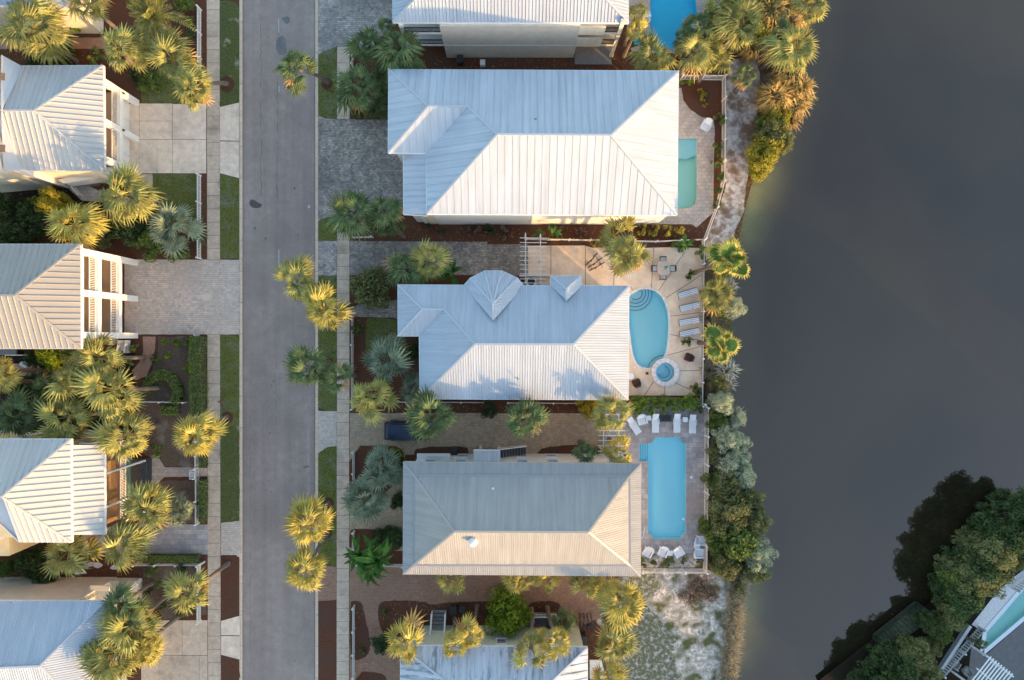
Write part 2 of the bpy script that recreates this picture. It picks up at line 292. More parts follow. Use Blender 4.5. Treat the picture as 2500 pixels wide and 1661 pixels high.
# ------------------------------------------------------------------ mesh building
ORG = {}
class MB:
    def __init__(s): s.v = []; s.f = []; s.uv = None; s.mi = []
    def add(s, vs, fs, mi=0):
        o = len(s.v); s.v += [Vector(p) for p in vs]; s.f += [tuple(o+i for i in f) for f in fs]; s.mi += [mi]*len(fs)
    def box(s, x0, x1, y0, y1, z0, z1, mi=0):
        s.add([(x0,y0,z0),(x1,y0,z0),(x1,y1,z0),(x0,y1,z0),(x0,y0,z1),(x1,y0,z1),(x1,y1,z1),(x0,y1,z1)],
              [(3,2,1,0),(4,5,6,7),(0,1,5,4),(1,2,6,5),(2,3,7,6),(3,0,4,7)], mi)
    def obox(s, a, b, wd, h0, h1, mi=0):
        """box along the ground line a->b, width wd, from z a.z+h0 to a.z+h1 (slopes with a and b)"""
        a = Vector(a); b = Vector(b); d = (b-a); d.z = 0
        if d.length < 1e-6: return
        d.normalize(); q = Vector((-d.y, d.x, 0))*wd/2
        U = Vector((0,0,1))
        s.add([a-q+U*h0, b-q+U*h0, b+q+U*h0, a+q+U*h0, a-q+U*h1, b-q+U*h1, b+q+U*h1, a+q+U*h1],
              [(3,2,1,0),(4,5,6,7),(0,1,5,4),(1,2,6,5),(2,3,7,6),(3,0,4,7)], mi)
    def beam(s, a, b, w, h, mi=0):
        a = Vector(a); b = Vector(b); d = (b-a).normalized()
        up = Vector((0,0,1)) if abs(d.z) < .95 else Vector((1,0,0))
        q = d.cross(up).normalized(); r = q.cross(d).normalized(); q = q*w/2; r = r*h/2
        s.add([a-q-r, a+q-r, a+q+r, a-q+r, b-q-r, b+q-r, b+q+r, b-q+r],
              [(0,1,2,3),(7,6,5,4),(4,5,1,0),(5,6,2,1),(6,7,3,2),(7,4,0,3)], mi)
    def tube(s, pts, rad, n=6, mi=0, cap=True):
        pts = [Vector(p) for p in pts]; m_ = len(pts)
        if not isinstance(rad, (list, tuple)): rad = [rad]*m_
        o = len(s.v)
        for i, p in enumerate(pts):
            d = (pts[min(i+1, m_-1)] - pts[max(i-1, 0)]).normalized()
            up = Vector((0,0,1)) if abs(d.z) < .9 else Vector((1,0,0))
            q = d.cross(up).normalized(); r = q.cross(d)
            for k in range(n):
                a = 2*math.pi*k/n; s.v.append(p + (q*math.cos(a)+r*math.sin(a))*rad[i])
        for i in range(m_-1):
            for k in range(n):
                s.f.append((o+i*n+k, o+i*n+(k+1)%n, o+(i+1)*n+(k+1)%n, o+(i+1)*n+k)); s.mi.append(mi)
        if cap:
            s.f.append(tuple(o+k for k in range(n))[::-1]); s.mi.append(mi)
            s.f.append(tuple(o+(m_-1)*n+k for k in range(n))); s.mi.append(mi)
    def lathe(s, prof, c=(0,0,0), n=16, mi=0):
        c = Vector(c); o = len(s.v)
        for r, z in prof:
            for k in range(n):
                a = 2*math.pi*k/n; s.v.append(c+Vector((r*math.cos(a), r*math.sin(a), z)))
        for i in range(len(prof)-1):
            for k in range(n):
                s.f.append((o+i*n+k, o+i*n+(k+1)%n, o+(i+1)*n+(k+1)%n, o+(i+1)*n+k)); s.mi.append(mi)
        s.f.append(tuple(o+k for k in range(n))[::-1]); s.mi.append(mi)
        s.f.append(tuple(o+(len(prof)-1)*n+k for k in range(n))); s.mi.append(mi)
    def prism(s, pts, z0, z1, mi=0, holes=()):
        """pts 2D outline; tessellated top at z1, sides down to z0"""
        loops = [list(pts)] + [list(h) for h in holes]
        flat = [Vector((p[0], p[1], 0)) for lp in loops for p in lp]
        tris = tessellate_polygon([[Vector((p[0], p[1], 0)) for p in lp] for lp in loops])
        o = len(s.v); s.v += [Vector((p.x, p.y, z1)) for p in flat]
        for t in tris:
            a, b_, c = (flat[i] for i in t)
            if (b_-a).cross(c-a).z < 0: t = (t[0], t[2], t[1])
            s.f.append(tuple(o+i for i in t)); s.mi.append(mi)
        if z0 is not None and z0 < z1:
            k0 = 0; o2 = len(s.v); s.v += [Vector((p.x, p.y, z0)) for p in flat]
            for li, lp in enumerate(loops):
                ar = sum(lp[i][0]*lp[(i+1) % len(lp)][1]-lp[(i+1) % len(lp)][0]*lp[i][1] for i in range(len(lp)))
                for i in range(len(lp)):
                    a = k0+i; b_ = k0+(i+1) % len(lp)
                    q = (o2+a, o2+b_, o+b_, o+a)
                    if (ar < 0) != (li > 0): q = q[::-1]
                    s.f.append(q); s.mi.append(mi)
                k0 += len(lp)
    def mesh(s, name, mats, org=Vector((0,0,0)), smooth=False):
        me = bpy.data.meshes.new(name); me.from_pydata([tuple(v-org) for v in s.v], [], s.f)
        for mm in (mats if isinstance(mats, (list, tuple)) else [mats]): me.materials.append(MATS[mm])
        if any(s.mi): me.polygons.foreach_set('material_index', s.mi)
        if smooth: me.polygons.foreach_set('use_smooth', [True]*len(me.polygons))
        if s.uv:
            ul = me.uv_layers.new(name='UVMap')
            for lp in me.loops: ul.data[lp.index].uv = s.uv[lp.vertex_index]
        return me
    def build(s, name, mats, parent=None, loc=None, smooth=False, kind=None):
        org = ORG.get(parent.name, Vector((0,0,0))) if parent else (Vector(loc) if loc is not None else Vector((0,0,0)))
        o = bpy.data.objects.new(name, s.mesh(name, mats, org, smooth)); COL.objects.link(o)
        if parent: o.parent = parent
        else: o.location = org
        ORG[o.name] = org
        if kind: o['kind'] = kind
        return o
def tag(o, label=None, cat=None, group=None, kind=None):
    if label: o['label'] = label
    if cat: o['category'] = cat
    if group: o['group'] = group
    if kind: o['kind'] = kind
    return o
def thing(name, loc, label, cat, group=None, rz=0):
    o = bpy.data.objects.new(name, None); COL.objects.link(o); o.location = loc; o.rotation_euler = (0,0,rz); o.empty_display_size = .3
    tag(o, label, cat, group); ORG[o.name] = Vector(loc); return o
def inst(name, me, parent, loc=(0,0,0), rot=(0,0,0), sc=(1,1,1)):
    o = bpy.data.objects.new(name, me); COL.objects.link(o); o.parent = parent; o.location = loc; o.rotation_euler = rot
    o.scale = sc if isinstance(sc, (tuple, list)) else (sc,)*3
    return o
def W(pts, z=0): return [tuple(P(x, y, z)[:2]) for x, y in pts]
def smooth_poly(pts, it=2):
    for _ in range(it):
        q = []
        for i in range(len(pts)):
            a = pts[i]; b = pts[(i+1) % len(pts)]
            q += [(a[0]*.75+b[0]*.25, a[1]*.75+b[1]*.25), (a[0]*.25+b[0]*.75, a[1]*.25+b[1]*.75)]
        pts = q
    return pts
def wobble(pts, amp=1.2, step=9):
    """break long straight outlines into small irregular steps (soft bed edges)"""
    q = []
    for i in range(len(pts)):
        a = pts[i]; b = pts[(i+1) % len(pts)]; L = math.hypot(b[0]-a[0], b[1]-a[1]); n_ = max(1, int(L/step))
        for k in range(n_):
            t = k/n_; j = amp if k else 0
            q.append((a[0]+(b[0]-a[0])*t+random.uniform(-j, j), a[1]+(b[1]-a[1])*t+random.uniform(-j, j)))
    return q
def clip(poly, ax, lim, keep_less):
    out = []
    for i in range(len(poly)):
        a = poly[i]; b = poly[(i+1) % len(poly)]
        ia = (a[ax] <= lim) == keep_less or a[ax] == lim; ib = (b[ax] <= lim) == keep_less or b[ax] == lim
        if ia: out.append(a)
        if ia != ib:
            t = (lim-a[ax])/(b[ax]-a[ax]); c = [a[0]+(b[0]-a[0])*t, a[1]+(b[1]-a[1])*t]; c[ax] = lim; out.append(tuple(c))
    return out
# ================================================================== THE SETTING
def rect(x0, y0, x1, y1): return [(x0, y0), (x1, y0), (x1, y1), (x0, y1)]
POOL_T = [(1588, -60), (1690, -60), (1698, 0), (1706, 50), (1704, 112), (1640, 121), (1588, 113)]
POOL_2 = [(1640, 338), (1702, 338), (1702, 480), (1697, 500), (1680, 509), (1640, 509)]
POOL_3 = smooth_poly([(1546, 713), (1577, 704), (1605, 712), (1624, 736), (1633, 775), (1632, 820), (1626, 868), (1605, 893), (1578, 901), (1556, 893), (1543, 862), (1537, 811), (1532, 760), (1533, 727)], 2)
SPA = [(1623+23.5*math.cos(a*math.pi/16), 909+23.5*math.sin(a*math.pi/16)) for a in range(32)]
def cut(cx, cy, a0, a1, r): return [(cx+r*math.cos(R_(a0+(a1-a0)*i/6)), cy+r*math.sin(R_(a0+(a1-a0)*i/6))) for i in range(7)]
POOL_4 = cut(1583, 1067, 0, 90, 15) + [(1583, 1083), (1560, 1083), (1560, 1127), (1581.5, 1127), (1581.5, 1304)] + cut(1581.5, 1317, -90, 0, 13) + cut(1675, 1317, 180, 270, 13) + cut(1675.5, 1067, 90, 180, 15)
POOL_5 = [(2396, 1595), (2404, 1543), (2500, 1432), (2700, 1230), (2740, 1270), (2500, 1507)]
POOLS = [POOL_T, POOL_2, POOL_3, POOL_4]

SHORE = [(1995, -40), (1975, 60), (1960, 150), (1945, 230), (1915, 310), (1870, 380), (1838, 440), (1822, 500), (1808, 560), (1796, 620), (1788, 700), (1780, 800), (1776, 900), (1780, 1000), (1788, 1100), (1796, 1200), (1804, 1300), (1815, 1400), (1808, 1450), (1800, 1500), (1796, 1560), (1788, 1620), (1780, 1700)]
SH_W = [P(*p) for p in SHORE]
FAR = [(1890, 2080), (1985, 1880), (2110, 1700), (2165, 1650), (2235, 1575), (2275, 1500), (2310, 1430), (2370, 1360), (2440, 1290), (2500, 1235), (2600, 1180), (2750, 1060), (2950, 900), (3100, 650)]
FA_W = [P(*p) for p in FAR]
BIG = 900
xl = P(584.5, 830).x
def land(name, loop, holes=(), m='mulch', z=0, z0=-1.6):
    b = MB(); b.prism(loop, z0, z, holes=holes); o = b.build(name, m); o['kind'] = 'structure'; return o
land('ground', [(-BIG, -BIG), (xl, -BIG), (xl, BIG), (-BIG, BIG)], m='mulch')
xr = P(776.8, 830).x
east = [(xr, -BIG), (SH_W[-1].x-20, -BIG), (SH_W[-1].x-1, -60)] + [tuple(p[:2]) for p in reversed(SH_W)] + [(SH_W[0].x+6, 60), (SH_W[0].x+16, BIG), (xr, BIG)]
land('ground', east, [W(p) for p in POOLS] + [W(SPA)], m='mulch')
far = [tuple(p[:2]) for p in FA_W] + [(BIG, 60), (BIG, -BIG), (FA_W[0].x-15, -BIG), (FA_W[0].x-6, -80)]
land('ground', far, [W(POOL_5)], m='soil_dark')
for q in ([(-BIG, -BIG), (-53, -BIG), (-53, BIG), (-BIG, BIG)], [(xr+.3, 42), (24, 42), (24, BIG), (xr+.3, BIG)], [(-52.9, 42), (xl-.3, 42), (xl-.3, BIG), (-52.9, BIG)], [(xr+.3, -BIG), (-.5, -BIG), (-.5, -47), (xr+.3, -47)], [(-52.9, -BIG), (xl-.3, -BIG), (xl-.3, -42), (-52.9, -42)], [(72, -BIG), (BIG, -BIG), (BIG, 20), (72, -8)]):
    b = MB(); b.prism(q, None, .006); b.build('meadow', 'lawn_worn')['kind'] = 'structure'
# lake: one sheet, finer where it is seen
def seg_d(p, pts):
    best = 1e9
    for i in range(len(pts)-1):
        a = pts[i]; b_ = pts[i+1]; ax, ay = a.x, a.y; dx, dy = b_.x-ax, b_.y-ay
        t = max(0, min(1, ((p[0]-ax)*dx+(p[1]-ay)*dy)/(dx*dx+dy*dy))); d_ = math.hypot(p[0]-ax-dx*t, p[1]-ay-dy*t)
        best = min(best, d_)
    return best
xs = [20.6] + [21+i*.8 for i in range(43)] + [58, 66, 80, 110, 200, 500, BIG]
ys = [-BIG, -300, -100, -60, -45] + [-36+i*1.0 for i in range(73)] + [45, 60, 100, 300, BIG]
b = MB(); V = [(x, y, -.45) for y in ys for x in xs]; nx = len(xs)
b.add(V, [(j*nx+i, j*nx+i+1, (j+1)*nx+i+1, (j+1)*nx+i) for j in range(len(ys)-1) for i in range(nx-1)])
lake = b.build('lake', 'lake_water'); lake['kind'] = 'structure'
at = lake.data.attributes.new('shallow', 'FLOAT', 'POINT')
vals = []
for x, y, z in V:
    wgt = .12
    for (cx, cy, r, s_) in ((1840, 470, 3.2, 1.0), (1825, 530, 2.2, .7), (1812, 1480, 2.4, .8), (1805, 1560, 2.2, .7), (1800, 1430, 1.5, .4)):
        q = P(cx, cy); wgt = max(wgt, s_*math.exp(-((x-q.x)**2+(y-q.y)**2)/(2*r*r)))
    d_ = seg_d((x, y), SH_W)
    vals.append(wgt*max(0, 1-d_/4.2)**1.3 if d_ < 4.2 else 0)
at.data.foreach_set('value', vals)
b = MB(); b.box(-BIG, BIG, -BIG, BIG, -2.4, -2.2); b.build('lake_bed', 'soil_dark')['kind'] = 'structure'

# road with its gutters
rx0, rx1 = P(593, 0).x, P(767.5, 0).x
b = MB(); b.prism([(xl-.05, -BIG), (xr+.05, -BIG), (xr+.05, BIG), (xl-.05, BIG)], None, -.115); b.build('road', 'asphalt')['kind'] = 'structure'
def piece(name, parent, outline, z0, z1, m, kind=None, inset=.012):
    b = MB()
    cx = sum(p[0] for p in outline)/len(outline); cy = sum(p[1] for p in outline)/len(outline)
    o = []
    for x, y in outline:
        d_ = math.hypot(x-cx, y-cy) or 1; o.append((x-(x-cx)/d_*inset*1.4, y-(y-cy)/d_*inset*1.4))
    b.prism(o, z0, z1); return b.build(name, m, parent, kind=kind)
for side, x0, x1 in (('l', xl-.0, rx0), ('r', rx1, xr)):
    kb = MB(); kb.box(x0+.01, x1-.01, -60, 60, -.12, -.05); kr = kb.build('kerb', 'joint'); kr['kind'] = 'structure'
    y = -36.0
    while y < 36:
        yy = y+3.05
        b = MB(); sl = .0
        if side == 'l': prof = [(x0, .012), (x0+.15, .010), (x1, -.075)]
        else: prof = [(x1, .012), (x1-.15, .010), (x0, -.075)]
        v = []
        for (px_, pz) in prof: v += [(px_, y+.012, pz+random.uniform(-.003, .003)), (px_, yy-.012, pz)]
        b.add(v, [(0, 1, 3, 2), (2, 3, 5, 4)] if side == 'r' else [(2, 3, 1, 0), (4, 5, 3, 2)])
        b.build('kerb_stone', 'kerb', kr); y = yy
# marks on the road
def sheet(name, pts, z, m, holes=(), wob=0, kind='structure', parent=None):
    if wob: pts = wobble(pts, wob)
    b = MB(); b.prism(W(pts), None, z, holes=[W(h) for h in holes]); o = b.build(name, m, parent)
    if kind: o['kind'] = kind
    return o
sheet('road_patch', [B(1, *p) for p in ((202, 320), (222, 300), (250, 312), (272, 326), (308, 345), (300, 368), (270, 378), (225, 372), (204, 350))], -.107, 'asphalt_patch')
for pts in (smooth_poly([B(0, *p) for p in ((440, 310), (510, 300), (520, 440), (500, 470), (440, 460), (425, 380))]), smooth_poly([B(0, *p) for p in ((470, 150), (540, 130), (545, 180), (520, 210), (480, 165))]),
            smooth_poly([B(1, *p) for p in ((235, 540), (262, 530), (262, 560), (240, 562))]), smooth_poly([B(2, *p) for p in ((660, 1180), (715, 1175), (712, 1190), (660, 1198))])):
    sheet('road_stain', pts, -.111, 'asphalt_stain')
for x, y0, y1 in ((448, 155, 275), (451, 730, 780)): sheet('road_mark', [B(0, x, y0), B(0, x+7, y0), B(0, x+7, y1), B(0, x, y1)], -.108, 'paint_mark')
sheet('road_mark', [B(1, 449, 730), B(1, 457, 730), B(1, 457, 975), B(1, 449, 975)], -.104, 'paint_mark')
sheet('road_mark', [B(1, *p) for p in ((698, 360), (712, 345), (722, 375), (703, 378))], -.108, 'paint_mark')

# long cracks and an oil-dripped wheel path
rn = random.Random(11)
for x0, amp, y0, y1, m_ in ((636, 2.2, -20, 470, 'asphalt_patch'), (676, 1.5, 190, 470, 'asphalt_patch'), (672, 2, 780, 1300, 'asphalt_stain'), (610, 3, 900, 1650, 'asphalt_stain'), (752, 1.2, 1050, 1340, 'paint_mark')):
    b = MB(); y = y0; x = x0
    while y < y1:
        ny = y+rn.uniform(6, 16); nx_ = x0+rn.uniform(-amp, amp)
        if rn.random() < .8: b.obox(P(x, y), P(nx_, ny), rn.uniform(.02, .045), -.114, -.1125)
        x, y = nx_, ny
    b.build('road_crack', m_, kind='structure')
for i in range(46):
    x, y = rn.choice((636, 660, 700, 720))+rn.gauss(0, 6), rn.uniform(0, 1661); r = rn.uniform(.5, 2.2)
    sheet('road_stain', [(x+r*math.cos(k*1.05)*rn.uniform(.7, 1.2), y+r*rn.uniform(.9, 2)*math.sin(k*1.05)) for k in range(6)], -.1105+.0001*i, 'asphalt_stain' if i % 5 else 'asphalt_patch')

# pavements: slabs laid one by one
def walk(x0, x1, ya, yb, joints, m='concrete_walk', name='sidewalk', tilt=0):
    bb = MB(); bb.prism(W([(x0+.6, ya), (x1-.6, ya), (x1-.6+tilt, yb), (x0+.6+tilt, yb)]), None, .006); r = bb.build(name, 'joint'); r['kind'] = 'structure'
    js = [ya] + [j for j in joints if ya < j < yb] + [yb]
    for a, c in zip(js, js[1:]):
        ta = tilt*(a-ya)/(yb-ya); tc = tilt*(c-ya)/(yb-ya)
        piece('paving_slab', r, W([(x0+ta, a), (x1+ta, a), (x1+tc, c), (x0+tc, c)]), 0, .022+random.uniform(0, .004), m, inset=.018)
jl = [i*32.4-8 for i in range(1, 55)]
walk(504.5, 536.5, -60, 635, jl, tilt=1.2); walk(505.8, 537.6, 817, 1720, [j+6 for j in jl], tilt=2)
walk(822.6, 853.8, 115, 291, jl); walk(822.4, 853.6, 528, 1008, [j+11 for j in jl]); walk(822, 853, 1008, 1720, [j+3 for j in jl], tilt=-.5)

# ------------------------------------------------------------------ verges
BLADES = MB()
def lawn(pts, m='lawn', wob=.8, dens=26):
    o = sheet('lawn', pts, .014, m, wob=wob)
    w_ = W(pts); xs_ = [p[0] for p in w_]; ys_ = [p[1] for p in w_]
    def inside(x, y):
        c = False
        for i in range(len(w_)):
            x1, y1 = w_[i]; x2, y2 = w_[(i+1) % len(w_)]
            if (y1 > y) != (y2 > y) and x < (x2-x1)*(y-y1)/(y2-y1)+x1: c = not c
        return c
    n_ = int((max(xs_)-min(xs_))*(max(ys_)-min(ys_))*dens)
    for _ in range(n_):
        x = random.uniform(min(xs_), max(xs_)); y = random.uniform(min(ys_), max(ys_))
        if not inside(x, y): continue
        a = random.uniform(0, 6.28); h = random.uniform(.05, .10); r = .05
        BLADES.add([(x-r*math.cos(a), y-r*math.sin(a), .014), (x+r*math.cos(a), y+r*math.sin(a), .014), (x+r*math.sin(a)*1.6, y-r*math.cos(a)*1.6, h)], [(0, 1, 2)])
    return o
lawn([(537, 4), (560, 2), (580, 10), (584, 22), (584, 250), (537, 260)], 'lawn_worn')
lawn([(537, 425), (584, 437), (584, 632), (537, 632)])
lawn([(537.5, 819), (584.5, 819), (584.5, 1040), (538, 1040)]); lawn([(538, 1040), (584.5, 1040), (585, 1268), (560, 1275), (539, 1274)], 'lawn_worn')
lawn([B(0, *p) for p in ((792, 465), (830, 440), (950, 397), (950, 1017), (900, 1015), (840, 1000), (792, 978))])
lawn([(777, 541), (790, 533), (822, 528), (822, 588), (777, 588)])
lawn([(777, 673.5), (822, 673.5), (822, 1003), (800, 1003), (777, 996)])
lawn([(777, 1107), (790, 1095), (822, 1089), (822, 1383), (790, 1377), (777, 1380)])
lawn([(373, 425), (483, 425), (483, 530), (440, 560), (400, 520), (373, 478)]); lawn([(345, 215), (380, 175), (430, 170), (470, 215), (440, 253), (345, 252)])
lawn(smooth_poly([(893, 785), (900, 776), (960, 778), (985, 790), (990, 835), (985, 860), (930, 875), (893, 872)], 1))
# mulch strips and rings lie directly on the ground; drier or darker soil where the photograph shows it
sheet('mulch_bed', [(539, 1357), (565, 1355), (582, 1362), (585, 1376), (585, 1502), (539, 1514)], .010, 'mulch', wob=.8)
sheet('mulch_bed', [(539, 1600), (586, 1612), (586, 1720), (539, 1720)], .010, 'mulch', wob=.8)
sheet('mulch_bed', [(777, 1470), (821, 1466), (821, 1720), (777, 1720)], .010, 'mulch', wob=.8)
def ring(cx, cy, r):
    sheet('mulch_ring', wobble([(cx+r*math.cos(a*.393), cy+r*1.05*math.sin(a*.393)) for a in range(16)], .8), .019, 'mulch')
for c in ((554, 206, 19), (556, 1020, 14), (798, 205, 14), (796, 700, 13), (801, 884, 12), (803, 1228, 13), (800, 1302, 11)): ring(*c)
sheet('soil_patch', [(385, 822), (460, 822), (468, 900), (470, 975), (440, 990), (340, 985), (345, 940), (372, 905), (385, 860)], .010, 'mulch_dry', wob=2)
sheet('soil_patch', [(350, 985), (486, 985), (486, 1140), (400, 1140), (340, 1100), (320, 1010)], .008, 'mulch_dry', wob=2)
sheet('soil_patch', [(395, 1174), (485, 1174), (485, 1278), (380, 1278), (370, 1200)], .008, 'mulch_dry', wob=2)
sheet('soil_patch', [(350, 1385), (488, 1385), (505, 1500), (400, 1512), (380, 1480), (345, 1470)], .008, 'mulch_dry', wob=2)
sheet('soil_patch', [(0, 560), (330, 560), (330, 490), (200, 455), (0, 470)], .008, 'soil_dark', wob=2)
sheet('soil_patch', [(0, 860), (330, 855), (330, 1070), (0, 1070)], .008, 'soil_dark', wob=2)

# ------------------------------------------------------------------ driveways and paths
def drive(name, pts, m, z=.016, wob=.5): return sheet(name, pts, z, m, wob=wob)
drive('driveway', [(304, 634), (505, 634), (505, 817), (304, 817)], 'pavers_pale'); drive('driveway', [(537, 634.5), (584, 634.5), (584, 817), (537, 817)], 'pavers_pale')
drive('driveway', [(505, 635.2), (537, 635.2), (537, 816.8), (505, 816.8)], 'pavers_pale', wob=0)
drive('driveway', [(330, 1278), (507, 1281), (508, 1354), (350, 1352), (200, 1352), (200, 1300)], 'pavers_deck'); drive('driveway', [(539.5, 1277), (585.5, 1272), (585.5, 1362), (575, 1355), (539.5, 1356)], 'pavers_pale')
drive('driveway', [(776.8, -60), (962, -60), (962, 60), (905, 118), (822, 114), (790, 126), (777, 134)], 'pavers_grey')
drive('driveway', [(776.8, 281), (792, 289), (822, 292), (985, 293), (985, 505), (930, 530), (822, 527), (790, 533), (776.8, 541)], 'pavers_dark')
drive('driveway', [(776.8, 588.5), (822, 588.5), (822, 673), (776.8, 673)], 'pavers_grey'); drive('driveway', [(854, 588.5), (1000, 590), (1290, 591), (1290, 676), (1230, 672), (854, 672)], 'pavers_dark')
drive('path', [(854, 746), (905, 742), (950, 735), (985, 730), (990, 785), (960, 776), (900, 775), (866, 773), (854, 770)], 'pavers_dark')
drive('driveway', [(776.8, 1003), (800, 1004), (822, 1004), (822, 1089), (800, 1092), (776.8, 1107)], 'pavers_pale'); drive('driveway', [(854, 1009), (1470, 1009), (1470, 1110), (1250, 1115), (990, 1110), (990, 1345), (853, 1345)], 'pavers_beige')
drive('driveway', [(776.8, 1380), (821.5, 1384), (821.5, 1465), (776.8, 1468)], 'pavers_red'); drive('driveway', [(853.5, 1377), (1480, 1380), (1480, 1500), (1420, 1530), (1000, 1530), (1000, 1720), (853, 1720)], 'pavers_red')
drive('path', [(0, 93), (240, 92), (345, 98), (345, 116), (240, 120), (0, 120)], 'path_pink')
drive('path', [(349, 822), (380, 822), (379, 850), (372, 885), (358, 918), (330, 930), (322, 905), (340, 885), (350, 860)], 'path_pink')
drive('path', [(0, 888), (40, 888), (95, 893), (102, 905), (95, 916), (60, 919), (0, 912)], 'path_pink')
drive('path', [(368, 1112), (388, 1118), (402, 1141), (487, 1142), (487, 1164), (402, 1165), (385, 1180), (368, 1190)], 'pavers_stone')
drive('path', [(340, 425), (373, 425), (373, 475), (365, 478), (340, 478)], 'concrete_walk'); drive('path', [(160, 428), (250, 470), (345, 478), (385, 490), (380, 505), (200, 490), (155, 450)], 'pavers_stone', z=.012)
drive('path', [(487, 1143), (506, 1143), (506, 1163), (487, 1163)], 'concrete_walk')
# mulch beds lying over the paving of the front gardens
for pts in ([(852, 1089), (960, 1087), (980, 1096), (987, 1112), (987, 1160), (965, 1180), (940, 1205), (905, 1222), (868, 1245), (853, 1250)],
            [(1010, 1110), (1016, 1092), (1140, 1089), (1145, 1106), (1143, 1125), (1010, 1128)],
            [(1310, 1108), (1325, 1092), (1400, 1086), (1465, 1086), (1465, 1130), (1310, 1130)],
            [(853, 1296), (870, 1290), (985, 1296), (985, 1340), (940, 1348), (853, 1348)]):
    sheet('mulch_bed', smooth_poly(pts, 1), .024, 'mulch', wob=.7)
for pts in ([(854, 1470), (866, 1466), (884, 1470), (890, 1500), (904, 1560), (903, 1592), (890, 1606), (870, 1612), (854, 1610)],
            [(925, 1475), (940, 1466), (1035, 1467), (1052, 1478), (1100, 1470), (1180, 1468), (1240, 1470), (1290, 1480), (1300, 1468), (1365, 1468), (1368, 1490), (1410, 1500), (1410, 1540), (950, 1560), (930, 1540), (922, 1500)],
            [(868, 1639), (930, 1642), (945, 1655), (955, 1720), (868, 1720)]):
    sheet('mulch_bed', smooth_poly(pts, 1), .024, 'mulch', wob=.7)
sheet('mulch_bed', [(1190, 590), (1713, 590), (1713, 604), (1640, 600), (1560, 606), (1440, 604), (1430, 596), (1330, 598), (1300, 600), (1290, 597), (1190, 597)], .030, 'mulch', wob=.7)
sheet('mulch_bed', smooth_poly([(1506, 650), (1490, 615), (1500, 595), (1530, 600), (1545, 630), (1530, 655)], 1), .034, 'mulch')

# concrete drives cast in panels
def panels(name, cells, m='concrete', z=.026):
    xs_ = [p[0] for c in cells for p in c]; ys_ = [p[1] for c in cells for p in c]
    r = None
    b = MB()
    for c in cells: b.prism(W(c), None, .008)
    r = b.build(name, 'joint'); r['kind'] = 'structure'
    for c in cells: piece('concrete_panel', r, W(c), 0, z+random.uniform(0, .004), m, inset=.022)
    return r
panels('driveway', [rect(340, 253, 421, 296), rect(340, 296, 421, 341), rect(421, 254, 504, 341), rect(340, 341, 384, 424), rect(384, 341, 421, 424), rect(421, 341, 504, 424),
                    rect(304, 253, 340, 341), rect(304, 341, 340, 424)])
panels('driveway', [[(537, 261), (584, 250.5), (584, 345), (537, 344)], [(537, 345), (584, 345.5), (584, 436), (537, 424)]])
panels('driveway', [rect(388, 1514, 445, 1600), rect(445, 1514, 507, 1600), rect(388, 1600, 487, 1720), rect(487, 1600, 507, 1720), rect(345, 1514, 388, 1720)], m='concrete_walk')
panels('driveway', [[(539.5, 1516), (585.5, 1503), (586, 1552), (539.5, 1551)], [(539.5, 1552), (586, 1553), (586, 1611), (539.5, 1599)]])

# ------------------------------------------------------------------ pool decks
sheet('pool_deck', [(1535, -60), (1770, -60), (1755, 60), (1740, 130), (1535, 130), (1535, 120), (1560, 110), (1530, 95)], .012, 'pavers_stone', holes=[POOL_T])
sheet('mulch_bed', smooth_poly([(1500, 100), (1515, 92), (1530, 96), (1541, 120), (1545, 142), (1500, 142)], 1), .020, 'mulch')
sheet('pool_deck', [(1600, 215), (1664, 215), (1668, 245), (1685, 268), (1712, 286), (1742, 290), (1745, 320), (1743, 400), (1741, 520), (1700, 556), (1690, 548), (1600, 548)], .012, 'pavers_stone', holes=[POOL_2], wob=.5)
sheet('pool_deck', [(1471, 985), (1722, 985), (1722, 1352), (1540, 1352), (1540, 1110), (1471, 1110)], .020, 'pavers_deck', holes=[POOL_4])
sheet('gravel_strip', [(1540, 1353), (1720, 1353), (1720, 1386), (1540, 1386)], .012, 'sand')
# tan patio of the middle house, saw-cut into fields
PATIO = [(1289, 600), (1428, 600), (1445, 605), (1500, 604), (1560, 606), (1640, 604), (1712, 606), (1712, 966), (1600, 966), (1530, 966), (1530, 700), (1290, 700)]
b = MB(); b.prism(W(PATIO), None, .010, holes=[W(POOL_3), W(SPA)]); patio = b.build('patio', 'joint'); patio['kind'] = 'structure'
lines = [((1429, 600), (1429, 700)), ((1501, 640), (1498, 700)), ((1596, 606), (1590, 705)), ((1671, 616), (1608, 710)), ((1712, 672), (1626, 728)), ((1633, 773), (1712, 763)), ((1632, 816), (1712, 832)),
         ((1627, 868), (1712, 846)), ((1657, 906), (1712, 904)), ((1650, 935), (1685, 952)), ((1623, 943), (1623, 966)), ((1597, 930), (1573, 966)), ((1540, 700), (1545, 712)), ((1345, 600), (1345, 680))]
bm = bmesh.new(); tmp = MB(); tmp.prism(W(PATIO), None, 0, holes=[W(POOL_3), W(SPA)])
vs = [bm.verts.new(v) for v in tmp.v]
for f in tmp.f: bm.faces.new([vs[i] for i in f])
wl = []
for p0, p1 in lines:
    a = P(*p0); c = P(*p1); d_ = (c-a).normalized(); nn = Vector((-d_.y, d_.x, 0)); wl.append((a, nn, c))
    bmesh.ops.bisect_plane(bm, geom=bm.verts[:]+bm.edges[:]+bm.faces[:], plane_co=a, plane_no=nn)
